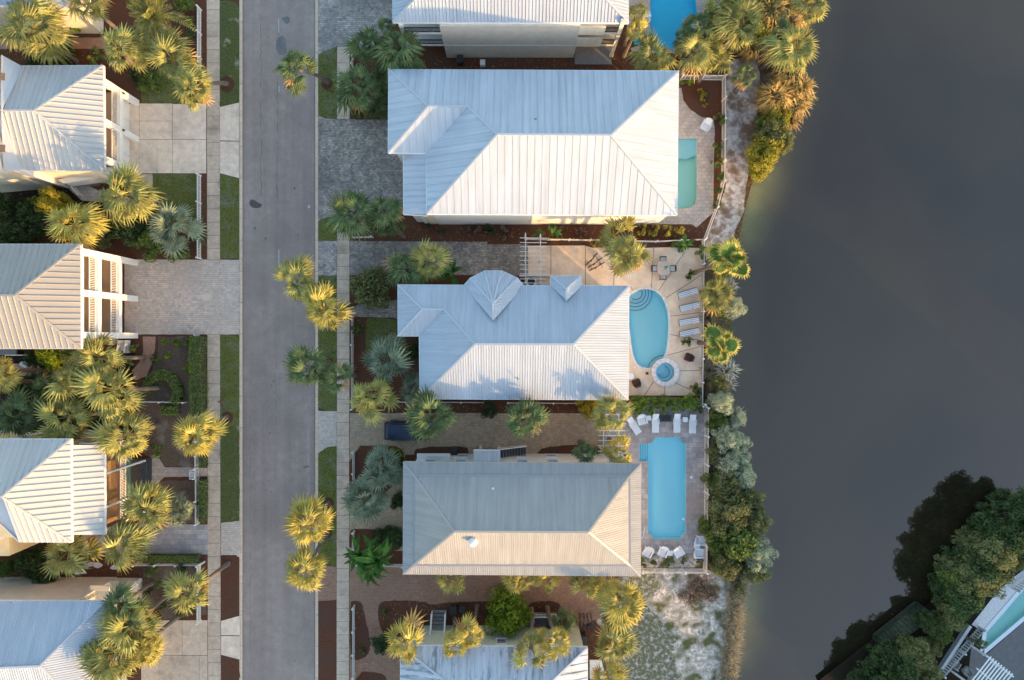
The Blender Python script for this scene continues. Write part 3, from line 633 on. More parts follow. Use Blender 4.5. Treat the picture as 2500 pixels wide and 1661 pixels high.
def region(c):
    x, y = 1250+c.x*25, 830.5-c.y*25
    if x < 1429: return 0
    if y < 700:
        return 1 if x < 1500 else 2 if x < 1594 - (y-606)*.06 else 3 if (x-1671)*(94)+(y-616)*63 < 0 else 4 if y < 672+(1712-x)*.65 else 5
    if x < 1590 and y > 860: return 12 if (x-1597)*36-(930-y)*-24 < 0 and y > 930 else 13
    if x > 1600:
        if y < 768: return 4 if y < 672+(1712-x)*.65 else 5
        if y < 820+(x-1632)*.2: return 6
        if y < 868-(x-1627)*.26: return 7
        if y < 905: return 8
        if y < 944: return 9
        return 10 if x > 1623 else 11
    return 14 if y < 800 else 15
groups = {}
for f in bm.faces: groups.setdefault(region(f.calc_center_median()), []).append(f)
for k, fs in groups.items():
    b = MB(); zt = .024+random.uniform(0, .005); ec = {}
    for f in fs:
        vv = [(v.co.x, v.co.y, zt) for v in f.verts]; b.add(vv, [tuple(range(len(vv)))])
    b.build('concrete_field', 'patio', patio)
bm.free()
b = MB()
for p0, p1 in lines: b.obox(P(*p0, .0), P(*p1, .0), .05, .0, .033)
b.build('expansion_joint', 'joint', patio, kind='stuff')

# sand and bank
sheet('sand_patch', wobble([(1480, 1420), (1560, 1392), (1727, 1392), (1770, 1410), (1800, 1440), (1794, 1500), (1786, 1560), (1780, 1620), (1772, 1720), (1500, 1720), (1470, 1640), (1490, 1560), (1450, 1510), (1460, 1470)], 3), .012, 'sand')
sheet('moss_patch', wobble([(1484, 1424), (1540, 1400), (1600, 1400), (1610, 1440), (1570, 1470), (1600, 1500), (1650, 1560), (1640, 1600), (1655, 1660), (1650, 1720), (1502, 1720), (1474, 1640), (1494, 1560), (1462, 1510), (1465, 1470)], 4, 7), .020, 'moss')
sheet('moss_patch', wobble(smooth_poly([(1680, 1470), (1710, 1462), (1725, 1475), (1700, 1485)], 1), 2, 5), .020, 'moss')
sheet('bank', wobble([(1775, 150), (1850, 130), (1855, 200), (1850, 270), (1845, 340), (1832, 400), (1822, 450), (1815, 520), (1796, 560), (1780, 620), (1722, 640), (1720, 590), (1752, 520), (1772, 450), (1774, 200)], 2), .012, 'sand_bank')
sheet('bank', wobble([(1722, 640), (1785, 640), (1778, 760), (1770, 900), (1780, 1040), (1790, 1200), (1800, 1390), (1730, 1390), (1732, 1000), (1722, 980)], 2), .008, 'mulch_dry')
sheet('bank', wobble([(1740, -60), (1985, -60), (1960, 60), (1945, 150), (1935, 220), (1905, 300), (1850, 270), (1850, 130), (1770, 130)], 2), .004, 'mulch_dry')
sheet('mulch_bed', smooth_poly([(1664, 205), (1762, 205), (1762, 270), (1745, 288), (1712, 286), (1685, 262), (1668, 235)], 1), .020, 'mulch')
sheet('bank', [E_(0, 1568), E_(560, 1130), E_(840, 1000), E_(1100, 1000), E_(860, 1360), E_(700, 1568), E_(600, 1800), E_(100, 1800)], .006, 'soil_dark')
g = BLADES.build('grass', 'grass_blade'); tag(g, 'short green grass growing on the verges and front lawns', 'grass', kind='stuff')

# ------------------------------------------------------------------ pools
def inset_loop(w_, d):
    n_ = len(w_); ar = sum(w_[i][0]*w_[(i+1) % n_][1]-w_[(i+1) % n_][0]*w_[i][1] for i in range(n_)); sg = 1 if ar > 0 else -1; out = []
    for i in range(n_):
        a, b_ = w_[i-1], w_[(i+1) % n_]; dx, dy = b_[0]-a[0], b_[1]-a[1]; L = math.hypot(dx, dy) or 1
        out.append((w_[i][0]-dy/L*d*sg, w_[i][1]+dx/L*d*sg))
    return out
def pool(label, outline, shell, water, steps=(), cop=None, depth=.95, coping_n=0, parent_extra=None):
    c = outline; cx = sum(p[0] for p in c)/len(c); cy = sum(p[1] for p in c)/len(c)
    r = thing('swimming_pool', P(cx, cy), label, 'swimming pool')
    w_ = W(outline); w_ = inset_loop(w_, .02); b = MB(); b.prism(w_, None, -depth)
    n_ = len(w_)
    o = len(b.v); b.v += [Vector((x, y, -depth)) for x, y in w_] + [Vector((x, y, .012)) for x, y in w_]
    ar = sum(w_[i][0]*w_[(i+1) % n_][1]-w_[(i+1) % n_][0]*w_[i][1] for i in range(n_))
    for i in range(n_):
        q = (o+i, o+(i+1) % n_, o+n_+(i+1) % n_, o+n_+i); b.f.append(q if ar < 0 else q[::-1]); b.mi.append(0)
    b.build('basin', shell, r)
    b = MB(); b.prism(w_, None, -.10); b.build('water', water, r)
    return r
def coping_ring(root, outline, width, n_every=1, m='coping', z=.05):
    """stones laid end to end along the pool edge, outside the outline"""
    c = [Vector((x, y, 0)) for x, y in W(outline)]; n_ = len(c)
    ar = sum(c[i].x*c[(i+1) % n_].y-c[(i+1) % n_].x*c[i].y for i in range(n_)); sg = 1 if ar > 0 else -1
    nor = []
    for i in range(n_):
        d_ = (c[(i+1) % n_]-c[i-1]).normalized(); nor.append(Vector((d_.y, -d_.x, 0))*sg)
    acc = []
    for i in range(n_):
        a, b_ = c[i], c[(i+1) % n_]; L = (b_-a).length; k = max(1, round(L/.42))
        for j in range(k):
            t0, t1 = (j+.03)/k, (j+.97)/k
            na = nor[i].lerp(nor[(i+1) % n_], t0) if k == 1 else Vector((((b_-a).normalized()).y, -((b_-a).normalized()).x, 0))*sg
            nb = nor[i].lerp(nor[(i+1) % n_], t1) if k == 1 else na
            p0 = a.lerp(b_, t0); p1 = a.lerp(b_, t1)
            acc.append((p0-na*.03, p1-nb*.03, p1+nb*width, p0+na*width))
    for q in acc:
        b = MB(); b.prism([tuple(v[:2]) for v in q], .0, z+random.uniform(-.004, .004)); b.build('coping_stone', m, root)
pt = pool('bright blue pool beside the top house, half hidden by palm crowns', POOL_T, 'pool_shell_deep', 'pool_water')
p2 = pool('narrow teal pool half under the eave of the second house from the top', POOL_2, 'pool_shell_teal', 'pool_water_teal')
b = MB(); b.prism(W([(1640, 339), (1701.5, 339), (1701.5, 379), (1690, 381), (1676, 388), (1660, 386), (1640, 386)]), -.93, -.22); b.build('shelf', 'pool_step', p2)
p3 = pool('kidney shaped blue pool on the tan patio', POOL_3, 'pool_shell', 'pool_water')
coping_ring(p3, POOL_3, .20)
for i, r in enumerate((.62, .98, 1.32, 1.66)):
    c = P(1553, 716); b = MB()
    arc = []
    for k in range(15):
        a = R_(-125+k*10.5); x, y = c.x+r*math.cos(a), c.y+r*math.sin(a); arc.append((x, y))
    b.prism([tuple((c.x-.5, c.y+.2))]+arc, -.94, -.16-i*.17); o = b.build('pool_step', 'pool_step', p3)
    b = MB(); b.tube([(x, y, -.15-i*.17) for x, y in arc], .028, 4); b.build('step_edge', 'pool_step_edge', o)
c = P(1623, 909)
b = MB(); arc = [(c.x+1.62*math.cos(R_(a)), c.y+1.62*math.sin(R_(a))) for a in range(85, 205, 8)]; b.prism([(c.x, c.y)]+arc, -.94, -.35); o = b.build('pool_bench', 'pool_step', p3)
b = MB(); b.tube([(x, y, -.33) for x, y in arc], .03, 4); b.build('step_edge', 'pool_step_edge', o)
spa = pool('round spa with a broad pale stone rim joined to the kidney shaped pool', SPA, 'pool_shell', 'pool_water', depth=.9)
spa['category'] = 'hot tub'; _o = ORG[spa.name]; spa.name = 'hot_tub'; ORG[spa.name] = _o
for k in range(16):
    a0, a1 = R_(k*22.5+.6), R_((k+1)*22.5-.6); am = (a0+a1)/2
    q = [(c.x+r*math.cos(a), c.y+r*math.sin(a)) for r, a in ((.93, a0), (.93, am), (.93, a1), (1.36, a1), (1.36, am), (1.36, a0))]
    b = MB(); b.prism(q, -1.1, .30); b.build('rim_stone', 'coping', spa)
b = MB(); b.lathe([(.90, -.89), (.90, -.5), (.55, -.5), (.55, -.88)], (c.x, c.y, 0), 24); o = b.build('bench', 'pool_step', spa)
b = MB(); b.tube([(c.x+r*math.cos(R_(a)), c.y+r*math.sin(R_(a)), -.46) for a, r in [(100, .9), (80, .62)]+[(q, .58) for q in range(60, -190, -12)]+[(-200, .85)]], .022, 4); b.build('step_edge', 'pool_step_edge', spa)
p4 = pool('long rectangular pale blue pool with notched corners and side steps', POOL_4, 'pool_shell', 'pool_water')
for i, x in enumerate((1560, 1566, 1572, 1578)):
    b = MB(); b.prism(W(rect(x+.3, 1083.5, x+5.7, 1126.5)), -.94, -.16-i*.16); o = b.build('pool_step', 'pool_shell', p4)
    b = MB(); b.prism(W(rect(x+4.6, 1084, x+5.6, 1126)), -.25-i*.16, -.152-i*.16); b.build('step_edge', 'pool_step_edge', o)
coping_ring(p4, POOL_4, .22, m='pavers_deck')
# ================================================================== HOUSES
OUTSIDE = [(57, -44, 8, 5, 7.2, .82), (68, -33, 8, 5, 7.2, .75), (90, -20, 9, 5.5, 7.2, .5), (40, -62, 9, 5.5, 7.2, .2), (16, -66, 10, 5.5, 7.0, 0), (112, -8, 9, 5.5, 7.2, .5), (-4, -54, 9, 5.2, 7.2, 0), (80, -46, 10, 6, 8.4, .8)]  # unseen houses; the last one is added to block stray sun
def roof_faces(house, name, faces, zfun, m, seam, eave_loop, ze, panels_=True, caps=(), seam_h=.055, seam_w=.05, fascia='trim_white', under=True):
    """faces: lists of vertex names; zfun: name -> world point"""
    # the roof part itself: soffit and fascia; its panels are its children
    lp = [zfun[k] for k in eave_loop]; b = MB()
    xy = [tuple(p[:2]) for p in lp]
    b.prism(xy, ze-.30, ze-.22)
    n_ = len(lp)
    for i in range(n_):
        a = Vector((*lp[i][:2], ze)); c = Vector((*lp[(i+1) % n_][:2], ze)); b.obox(a, c, .06, -.26, .0)
    roof = b.build(name, fascia, house)
    def face(ids):
        pts = [Vector(zfun[k]) for k in ids]
        nrm = Vector((0,0,0))
        for i in range(len(pts)): nrm += (pts[i]-pts[0]).cross(pts[(i+1) % len(pts)]-pts[0])
        if nrm.z < 0: nrm = -nrm
        nrm.normalize(); cen = sum(pts, Vector((0,0,0)))/len(pts)
        u = Vector((0,0,1)).cross(nrm).normalized(); v = nrm.cross(u)
        if v.z < 0: v = -v; u = -u
        uv = [((p-cen).dot(u), (p-cen).dot(v)) for p in pts]
        ar = sum(uv[i][0]*uv[(i+1) % len(uv)][1]-uv[(i+1) % len(uv)][0]*uv[i][1] for i in range(len(uv)))
        if ar < 0: uv = uv[::-1]
        return cen, u, v, nrm, uv
    big = MB(); bu = []; ribs = MB(); ru = []
    for ids in faces:
        cen, u, v, nrm, uv = face(ids); u0 = min(p[0] for p in uv); u1 = max(p[0] for p in uv)
        off = random.uniform(0, 30)
        X = lambda a, c, h: cen+u*a+v*c+nrm*h
        k = u0; cnt = max(1, round((u1-u0)/seam)); st = (u1-u0)/cnt
        if not panels_:
            o = len(big.v); q = tessellate_polygon([[Vector((a, c, 0)) for a, c in uv]])
            vs = [X(a, c, 0) for a, c in uv]
            fs = []
            for t in q:
                A_, B_, C_ = (Vector((*uv[i], 0)) for i in t)
                fs.append(t if (B_-A_).cross(C_-A_).z > 0 else (t[0], t[2], t[1]))
            big.add(vs, fs); bu += [(a+off, c) for a, c in uv]
        for i in range(cnt):
            a0 = u0+i*st; a1 = a0+st
            if panels_:
                pl = clip(clip(uv, 0, a0, False), 0, a1, True)
                if len(pl) < 3: continue
                b = MB(); q = tessellate_polygon([[Vector((a, c, 0)) for a, c in pl]])
                fs = []
                for t in q:
                    A_, B_, C_ = (Vector((*pl[j], 0)) for j in t)
                    if abs((B_-A_).cross(C_-A_).z) < 1e-7: continue
                    fs.append(t if (B_-A_).cross(C_-A_).z > 0 else (t[0], t[2], t[1]))
                if not fs: continue
                b.add([X(a, c, .0) for a, c in pl], fs); b.uv = [(a+off, c) for a, c in pl]
            # standing seam on the panel's edge
            es = clip(uv, 0, a0+.001, False); cs = []
            for j in range(len(uv)):
                p, q_ = uv[j], uv[(j+1) % len(uv)]
                if (p[0] <= a0+.002) != (q_[0] <= a0+.002): t = (a0+.002-p[0])/(q_[0]-p[0]); cs.append(p[1]+(q_[1]-p[1])*t)
            if len(cs) >= 2:
                cs.sort(); lo, hi = cs[0], cs[-1]
                if hi-lo > .05:
                    w2 = seam_w/2
                    sv = [X(a0-w2, lo, 0), X(a0+w2, lo, 0), X(a0+w2, hi, 0), X(a0-w2, hi, 0), X(a0-w2*.5, lo, seam_h), X(a0+w2*.5, lo, seam_h), X(a0+w2*.5, hi, seam_h), X(a0-w2*.5, hi, seam_h)]
                    sf = [(4,5,6,7),(0,1,5,4),(1,2,6,5),(2,3,7,6),(3,0,4,7)]
                    su = [(a0+off, c) for c in (lo, lo, hi, hi)]*2
                    if panels_: b.add(sv, sf); b.uv += su
                    else: ribs.add(sv, sf); ru += su
            if panels_: b.build('roof_panel', m, roof)
    if not panels_:
        big.uv = bu; big.build('roof_sheet', m, roof)
        ribs.uv = ru; ribs.build('seams', m, roof, kind='stuff')
    for a, c in caps:
        p = Vector(zfun[a]); q = Vector(zfun[c]); b = MB(); b.beam(p+Vector((0,0,.05)), q+Vector((0,0,.05)), .17, .07)
        b.uv = [(0, 0)]*len(b.v); b.build('ridge_cap', m, roof)
    return roof

def window(wall_parent, c, axis, wd=.9, h=1.3, frame='trim_white', out=1):
    """axis 'x': wall runs along x and faces +-y (out); 'y' likewise"""
    f = MB(); t = .08; c = Vector(c)
    def bx(b, s0, s1, d0, d1, z0, z1):
        d0, d1 = sorted((d0*out, d1*out))
        if axis == 'x': b.box(c.x+s0, c.x+s1, c.y+d0, c.y+d1, c.z+z0, c.z+z1)
        else: b.box(c.x+d0, c.x+d1, c.y+s0, c.y+s1, c.z+z0, c.z+z1)
    bx(f, -wd/2-t, -wd/2, .0, .07, -h/2, h/2); bx(f, wd/2, wd/2+t, .0, .07, -h/2, h/2)
    bx(f, -wd/2-t, wd/2+t, .0, .10, h/2, h/2+t); bx(f, -wd/2-t-.03, wd/2+t+.03, .0, .13, -h/2-t, -h/2); bx(f, -wd/2, wd/2, .0, .05, -.02, .02)
    o = f.build('window', frame, wall_parent)
    g = MB(); bx(g, -wd/2, wd/2, -.02, .02, -h/2, h/2); g.build('pane', 'glass', o)
    return o
def walls(house, outline, z1, m, z0=0, skip=(), storeys=2, step=3.4, inset=0, name='wall'):
    """outline in world metres, counterclockwise"""
    b = MB(); b.prism(outline, z0, z1); wl_ = b.build(name, m, house)
    n_ = len(outline)
    for i in range(n_):
        if i in skip: continue
        a, c = outline[i], outline[(i+1) % n_]; L = math.hypot(c[0]-a[0], c[1]-a[1])
        if L < 2: continue
        ax = 'x' if abs(c[0]-a[0]) > abs(c[1]-a[1]) else 'y'
        if ax == 'x': out = -1 if c[0] > a[0] else 1
        else: out = 1 if c[1] > a[1] else -1
        k = max(1, int(L/step))
        for j in range(k):
            t = (j+.5)/k
            for s in range(storeys):
                zc = 1.5+s*3.0
                if zc+.7 > z1: continue
                window(house, (a[0]+(c[0]-a[0])*t, a[1]+(c[1]-a[1])*t, zc), ax, out=out)
    return wl_
def box_outline(x0, y0, x1, y1): return [(x0, y0), (x1, y0), (x1, y1), (x0, y1)]
def house(label, px, py, name='house', grp='white roofed houses along the street'): return thing(name, P(px, py), label, 'house', grp)
def Z(d):
    """names -> (px, py, z)"""
    return {k: P(*v) for k, v in d.items()}
def roof_vent(hs, px, py, z, r=.12, h=.35, m='trim_white'):
    p = P(px, py, z); b = MB(); b.lathe([(r*1.5, -.1), (r*1.5, .02), (r, .04), (r, h), (r*1.6, h), (r*1.6, h+.05), (r*.6, h+.12)], p, 10); return b.build('vent_pipe', m, hs)
def railing(parent, a, c, h=1.0, m='trim_white', step=.13, name='railing', th=.05):
    a = Vector(a); c = Vector(c); b = MB(); b.obox(a, c, th+.03, h-.06, h); b.obox(a, c, th, .08, .14)
    r = b.build(name, m, parent); L = (c-a).length; k = max(2, int(L/step)); bb = MB()
    for i in range(k+1):
        p = a.lerp(c, i/k); bb.box(p.x-.02, p.x+.02, p.y-.02, p.y+.02, p.z+.14, p.z+h-.06)
    bb.build('balusters', m, r, kind='stuff'); return r

# ---- top house
h = house('long pale roofed house at the top edge with its south wall and balconies showing', 1250, 60)
zt = 7.0; V_ = Z({'nw': (958, -260, zt), 'ne': (1533, -260, zt), 'se': (1534.5, 55.5, zt), 'sw': (959, 54.5, zt), 'rw': (1112, -103, 9.8), 're': (1380, -103, 9.8)})
roof_faces(h, 'roof', [('sw', 'se', 're', 'rw'), ('nw', 'ne', 're', 'rw'), ('nw', 'sw', 'rw'), ('ne', 'se', 're')], V_, 'roof_white', .30, ['sw', 'se', 'ne', 'nw'], zt, panels_=False,
           caps=[('rw', 're'), ('rw', 'sw'), ('re', 'se'), ('re', 'ne'), ('rw', 'nw')])
xw, xe = P(1096, 0, 0).x, P(1517, 0, 0).x; ys_ = P(0, 141).y
yn = P(0, -240, 0).y
xw0 = P(958, 0, zt).x+.5; xe0 = P(1534, 0, zt).x-.35
# main body between recessed corner balconies
ra, rb_ = P(1091, 140, 0).x, P(1400, 140, 0).x
walls(h, [(xw0, ys_+2.2), (ra, ys_+2.2), (ra, ys_), (rb_, ys_), (rb_, ys_+1.7), (xe0, ys_+1.7), (xe0, yn), (xw0, yn)], zt-.25, 'wall_beige', skip=(0, 1, 2, 3, 4), storeys=2)
b = MB(); b.box(ra, rb_, ys_-.03, ys_, 2.75, 2.85); b.build('string_course', 'trim_white', h)
for z_ in (2.75, 5.2):
    b = MB(); b.box(xw0+.1, ra, ys_+.05, ys_+2.2, z_-.25, z_); b.build('balcony_floor', 'trim_white', h)
    railing(h, (xw0+.25, ys_+.12, z_), (ra-.1, ys_+.12, z_), .95, 'iron_black', .12)
    b = MB(); b.box(rb_, xe0, ys_+.05, ys_+1.7, z_-.25, z_); b.build('balcony_floor', 'wall_cream', h)
    b = MB(); b.box(rb_, rb_+2.3, ys_+.0, ys_+.2, z_-.25, z_+1.3); b.build('balcony_wall', 'wall_cream', h)
    railing(h, (rb_+2.3, ys_+.12, z_), (xe0-.3, ys_+.12, z_), .95, 'iron_black', .10)
    b = MB(); b.box(xe0-.35, xe0, ys_+.02, ys_+.34, z_-.0, z_+2.2); b.build('pillar', 'wall_cream', h)
b = MB(); b.box(xe0-.35, xe0, ys_+.02, ys_+.34, 0, 2.5); b.build('pillar', 'wall_cream', h)
b = MB(); b.box(xw0, xw0+.35, ys_+.02, ys_+.34, 0, 6.8); b.build('pillar', 'trim_white', h)
b = MB(); b.box(rb_+.1, xe0-.1, ys_-.7, ys_+1.6, 0, .16); b.build('terrace_floor', 'deck_grey', h)

# ---- second house (big white roof)
h = house('big house with the widest white metal roof, second from the top on the lake side', 1300, 350)
ze = 7.0
V_ = Z({'nw': (948.8, 169.5, ze), 'ne': (1657, 173.6, ze), 'se': (1653.5, 526, ze), 'sw': (1041, 523, ze), 'wn': (1041, 374.5, ze), 'ww': (947.5, 373.5, ze),
        'rw': (1213.5, 328.6, 10.2), 're': (1491.5, 330, 10.2), 'dw': (1045, 260, 8.95), 'de': (1142, 260.5, 8.95)})
rf = roof_faces(h, 'roof', [('nw', 'ne', 're', 'rw', 'de', 'dw'), ('sw', 'se', 're', 'rw'), ('ne', 'se', 're'), ('ww', 'wn', 'de', 'dw'), ('nw', 'ww', 'dw'), ('wn', 'de', 'rw', 'sw')],
                V_, 'roof_white', .62, ['nw', 'ww', 'wn', 'sw', 'se', 'ne'], ze,
                caps=[('rw', 're'), ('re', 'se'), ('re', 'ne'), ('rw', 'sw'), ('dw', 'de'), ('dw', 'ww'), ('dw', 'nw'), ('de', 'rw')], seam_h=.028, seam_w=.03)
# lower lean-to roof over the entrance
zl = 6.35
V2 = Z({'a': (984.5, 376, zl), 'b': (1041, 376.5, ze-.12), 'c': (1040, 524, ze-.12), 'd': (985, 523.5, zl)})
roof_faces(h, 'entrance_roof', [('a', 'b', 'c', 'd')], V2, 'roof_pale', .55, ['a', 'b', 'c', 'd'], zl)
X0 = V_['sw'].x+.35; X1 = V_['se'].x-.4; Y0 = P(0, 525, ze).y+.1; Y1 = V_['ne'].y-.4
walls(h, [(X0, Y0+.25), (X1, Y0+.25), (X1, Y1), (V_['nw'].x+.4, Y1), (V_['nw'].x+.4, V_['ww'].y+.4), (X0, V_['ww'].y+.4)], ze-.25, 'wall_white', skip=(0,), storeys=2)
xa = P(1030, 0).x
b = MB(); b.box(V2['a'].x+.4, X0, V2['d'].y+.4, V2['a'].y, 0, zl-.3); b.build('entrance_wall', 'wall_white', h)
# south facade: buttress-like columns, ledges, shutters under the eave
yb = P(0, 543, 0).y
b = MB(); b.box(P(1050, 0).x, P(1590, 0).x, yb+.25, Y0+.3, 0, 5.6); b.build('bay_wall', 'wall_cream', h)
for x in (1043, 1100, 1180, 1282, 1400, 1500, 1600):
    p = P(x, 546); b = MB(); b.box(p.x-.18, p.x+.18, p.y-.02, p.y+.6, 0, 5.8); b.build('column', 'trim_white', h)
for x0, x1 in ((1050, 1095), (1106, 1176), (1188, 1278), (1288, 1395), (1405, 1495), (1505, 1595)):
    b = MB(); b.box(P(x0, 0).x, P(x1, 0).x, yb-.02, yb+.30, 2.9, 3.2); b.build('ledge', 'trim_white', h)
    for q in (.3, .7): window(h, (P(x0, 0).x*(1-q)+P(x1, 0).x*q, yb+.24, 1.5), 'x', out=-1); window(h, (P(x0, 0).x*(1-q)+P(x1, 0).x*q, yb+.24, 4.4), 'x', out=-1)
b = MB(); p = P(1305, 293, 9.3); b.tube([p, p+Vector((.0, 0, .22)), p+Vector((.08, .02, .26)), p+Vector((.16, 0, .16))], .035, 6); b.build('vent_pipe', 'iron_black', h)

# ---- third house (turret)
h = house('white roofed house with a fan-shaped turret roof and small dormer beside the kidney pool', 1280, 830)
ze = 6.8
V_ = Z({'nw': (971.3, 695.6, ze), 'ne': (1536, 698.3, ze), 'se': (1534, 976.7, ze), 'sw': (1025, 974.5, ze), 'wn': (1023.5, 821, ze), 'ww': (971.8, 821, ze),
        'rw': (1159.4, 840.6, 9.1), 're': (1400.4, 840.8, 9.1), 'dw': (1031.6, 755.4, 7.8), 'de': (1084.6, 756, 7.8)})
roof_faces(h, 'roof', [('nw', 'ne', 're', 'rw', 'de', 'dw'), ('sw', 'se', 're', 'rw'), ('ne', 'se', 're'), ('ww', 'wn', 'de', 'dw'), ('nw', 'ww', 'dw'), ('wn', 'de', 'rw', 'sw')],
           V_, 'roof_white', .22, ['nw', 'ww', 'wn', 'sw', 'se', 'ne'], ze, panels_=False, seam_w=.04, seam_h=.035,
           caps=[('rw', 're'), ('re', 'se'), ('re', 'ne'), ('rw', 'sw'), ('dw', 'de'), ('dw', 'ww'), ('dw', 'nw'), ('de', 'rw')])
X0 = V_['sw'].x+.35; X1 = V_['se'].x-.4; Y0 = V_['sw'].y+.35; Y1 = V_['ne'].y-.35
walls(h, [(X0, Y0), (X1, Y0), (X1, Y1), (V_['nw'].x+.4, Y1), (V_['nw'].x+.4, V_['ww'].y+.3), (X0, V_['ww'].y+.3)], ze-.25, 'wall_cream', storeys=2)
za = 8.45
V3 = Z({'e0': (1131, 699, ze), 'e1': (1147.8, 679.3, ze), 'e2': (1183.6, 661.3, ze), 'e3': (1225.2, 661.3, ze), 'e4': (1264, 679.3, ze), 'e5': (1279.5, 699, ze), 'A': (1203.7, 742.5, za), 'B': (1204.3, 781.5, za)})
tr = roof_faces(h, 'turret_roof', [('e0', 'e1', 'A', 'B'), ('e1', 'e2', 'A'), ('e2', 'e3', 'A'), ('e3', 'e4', 'A'), ('e4', 'e5', 'B', 'A')], V3, 'roof_white', .22, ['e0', 'e1', 'e2', 'e3', 'e4', 'e5'], ze, panels_=False,
                caps=[('e1', 'A'), ('e2', 'A'), ('e3', 'A'), ('e4', 'A'), ('A', 'B')], seam_w=.04, seam_h=.035)
tw = [(P(x, y, ze).x*.985+V3['A'].x*.015, P(x, y, ze).y-.35) for x, y in ((1140, 705), (1152, 681), (1186, 664), (1223, 664), (1260, 681), (1274, 705))]
b = MB(); b.prism(tw[::-1], 0, ze-.25); b.build('turret_wall', 'wall_cream', h)
V4 = Z({'a': (1344.4, 673.6, ze), 'b': (1419, 673.8, ze), 'c': (1420, 700, ze), 'd': (1345, 699, ze), 'A': (1383.6, 706.6, 7.75), 'B': (1383, 734, 7.75)})
roof_faces(h, 'dormer_roof', [('a', 'b', 'A'), ('d', 'a', 'A', 'B'), ('b', 'c', 'B', 'A')], V4, 'roof_white', .22, ['a', 'b', 'c', 'd'], ze, panels_=False, caps=[('a', 'A'), ('b', 'A'), ('A', 'B')], seam_w=.04, seam_h=.035)
b = MB(); b.box(V4['a'].x+.3, V4['b'].x-.3, V4['d'].y-.5, V4['a'].y-.3, 0, ze-.25); b.build('dormer_wall', 'wall_cream', h)
b = MB(); p = P(1262.5, 923, 7.9); b.tube([p, p+Vector((0, 0, .25))], .03, 5); b.tube([p+Vector((-.25, .1, .2)), p+Vector((.2, -.1, .25))], .025, 5); b.tube([p+Vector((0, -.2, .2)), p+Vector((.05, .12, .22))], .025, 5); b.build('antenna', 'iron_black', h)
# low garden wall behind the air conditioner
b = MB(); b.box(P(1268, 0).x, P(1345, 0).x, P(0, 676).y-.05, P(0, 676).y+.1, 0, 1.1); b.build('screen_wall', 'trim_white', h)

# ---- fourth house (galvanised two-pitch roof)
h = house('house with a grey and peach metal roof beside the rectangular pool', 1270, 1270)
ze = 7.0; zi = 7.45; zr = 10.6
V_ = Z({'nw': (985, 1128, ze), 'ne': (1565.5, 1133, ze), 'se': (1563.8, 1407, ze), 'sw': (984, 1402, ze),
        'inw': (1011, 1161, zi), 'ine': (1536.5, 1163, zi), 'ise': (1537.5, 1380, zi), 'isw': (1010, 1380, zi), 'rw': (1109.3, 1297.5, zr), 're': (1437, 1298.7, zr)})
roof_faces(h, 'roof', [('nw', 'ne', 'ine', 'inw'), ('sw', 'se', 'ise', 'isw'), ('nw', 'sw', 'isw', 'inw'), ('ne', 'se', 'ise', 'ine'),
                       ('inw', 'ine', 're', 'rw'), ('isw', 'ise', 're', 'rw'), ('inw', 'isw', 'rw'), ('ine', 'ise', 're')],
           V_, 'roof_galv', .19, ['sw', 'se', 'ne', 'nw'], ze, panels_=False, seam_w=.05, seam_h=.03, fascia='wood_frame',
           caps=[('rw', 're'), ('re', 'ise'), ('ise', 'se'), ('re', 'ine'), ('ine', 'ne'), ('rw', 'isw'), ('isw', 'sw'), ('rw', 'inw'), ('inw', 'nw'), ('inw', 'ine'), ('isw', 'ise'), ('ine', 'ise'), ('inw', 'isw')])
X0 = P(1028, 1108).x; X1 = V_['se'].x-.5; Y1 = P(0, 1108).y; Y0 = V_['se'].y+.4
walls(h, [(X0, Y0), (X1, Y0), (X1, Y1), (X0, Y1)], ze-.25, 'wall_white', storeys=2, step=2.6)
V5 = Z({'a': (1157, 1099.5, 6.6), 'b': (1219.5, 1100, 6.6), 'c': (1219.5, 1131, ze-.1), 'd': (1157, 1131, ze-.1)})
roof_faces(h, 'porch_roof', [('a', 'b', 'c', 'd')], V5, 'roof_galv', .19, ['a', 'b', 'c', 'd'], 6.6, panels_=False, seam_w=.05, seam_h=.03)
px0, px1 = P(1172, 0).x, P(1278, 0).x; py0 = Y1; py1 = P(0, 1087).y
b = MB(); b.box(px0, P(1222, 0).x, Y1, py1, 2.6, 2.8); b.build('landing', 'deck_grey', h)
for x in (px0+.1, P(1218, 0).x):
    b = MB(); b.box(x-.12, x+.12, py1-.3, py1-.06, 0, 6.3); b.build('column', 'trim_white', h)
st = MB()
for i in range(9):
    x = P(1222, 0).x+.05+i*.27
    b = MB(); z_ = 2.7-i*.215; b.box(x, x+.24, Y1+.1, Y1+.95, z_-.06, z_); b.build('stair_tread', 'deck_dark', h)
railing(h, (P(1222, 0).x, Y1+1.0, 2.7), (P(1222, 0).x+2.5, Y1+1.0, .9), 1.0)
railing(h, (px0, py1-.1, 2.8), (P(1222, 0).x, py1-.1, 2.8), 1.0)
b = MB(); b.box(X0+.1, P(1106, 0).x, Y1, Y1+.6, 3.4, 3.6); b.build('balcony_floor', 'trim_white', h); railing(h, (X0+.7, Y1+.55, 3.6), (P(1104, 0).x, Y1+.55, 3.6), .9)
p = P(1155, 1321, 9.75); b = MB(); b.lathe([(.30, -.3), (.30, .25), (.36, .28), (.40, .36), (.30, .50), (.05, .56)], p, 14); b.build('roof_ventilator', 'trim_white', h)
p = P(1203.8, 1192, 8.0); b = MB(); b.lathe([(.09, -.1), (.09, .25), (.12, .28)], p, 8); b.build('vent_pipe', 'trim_white', h)

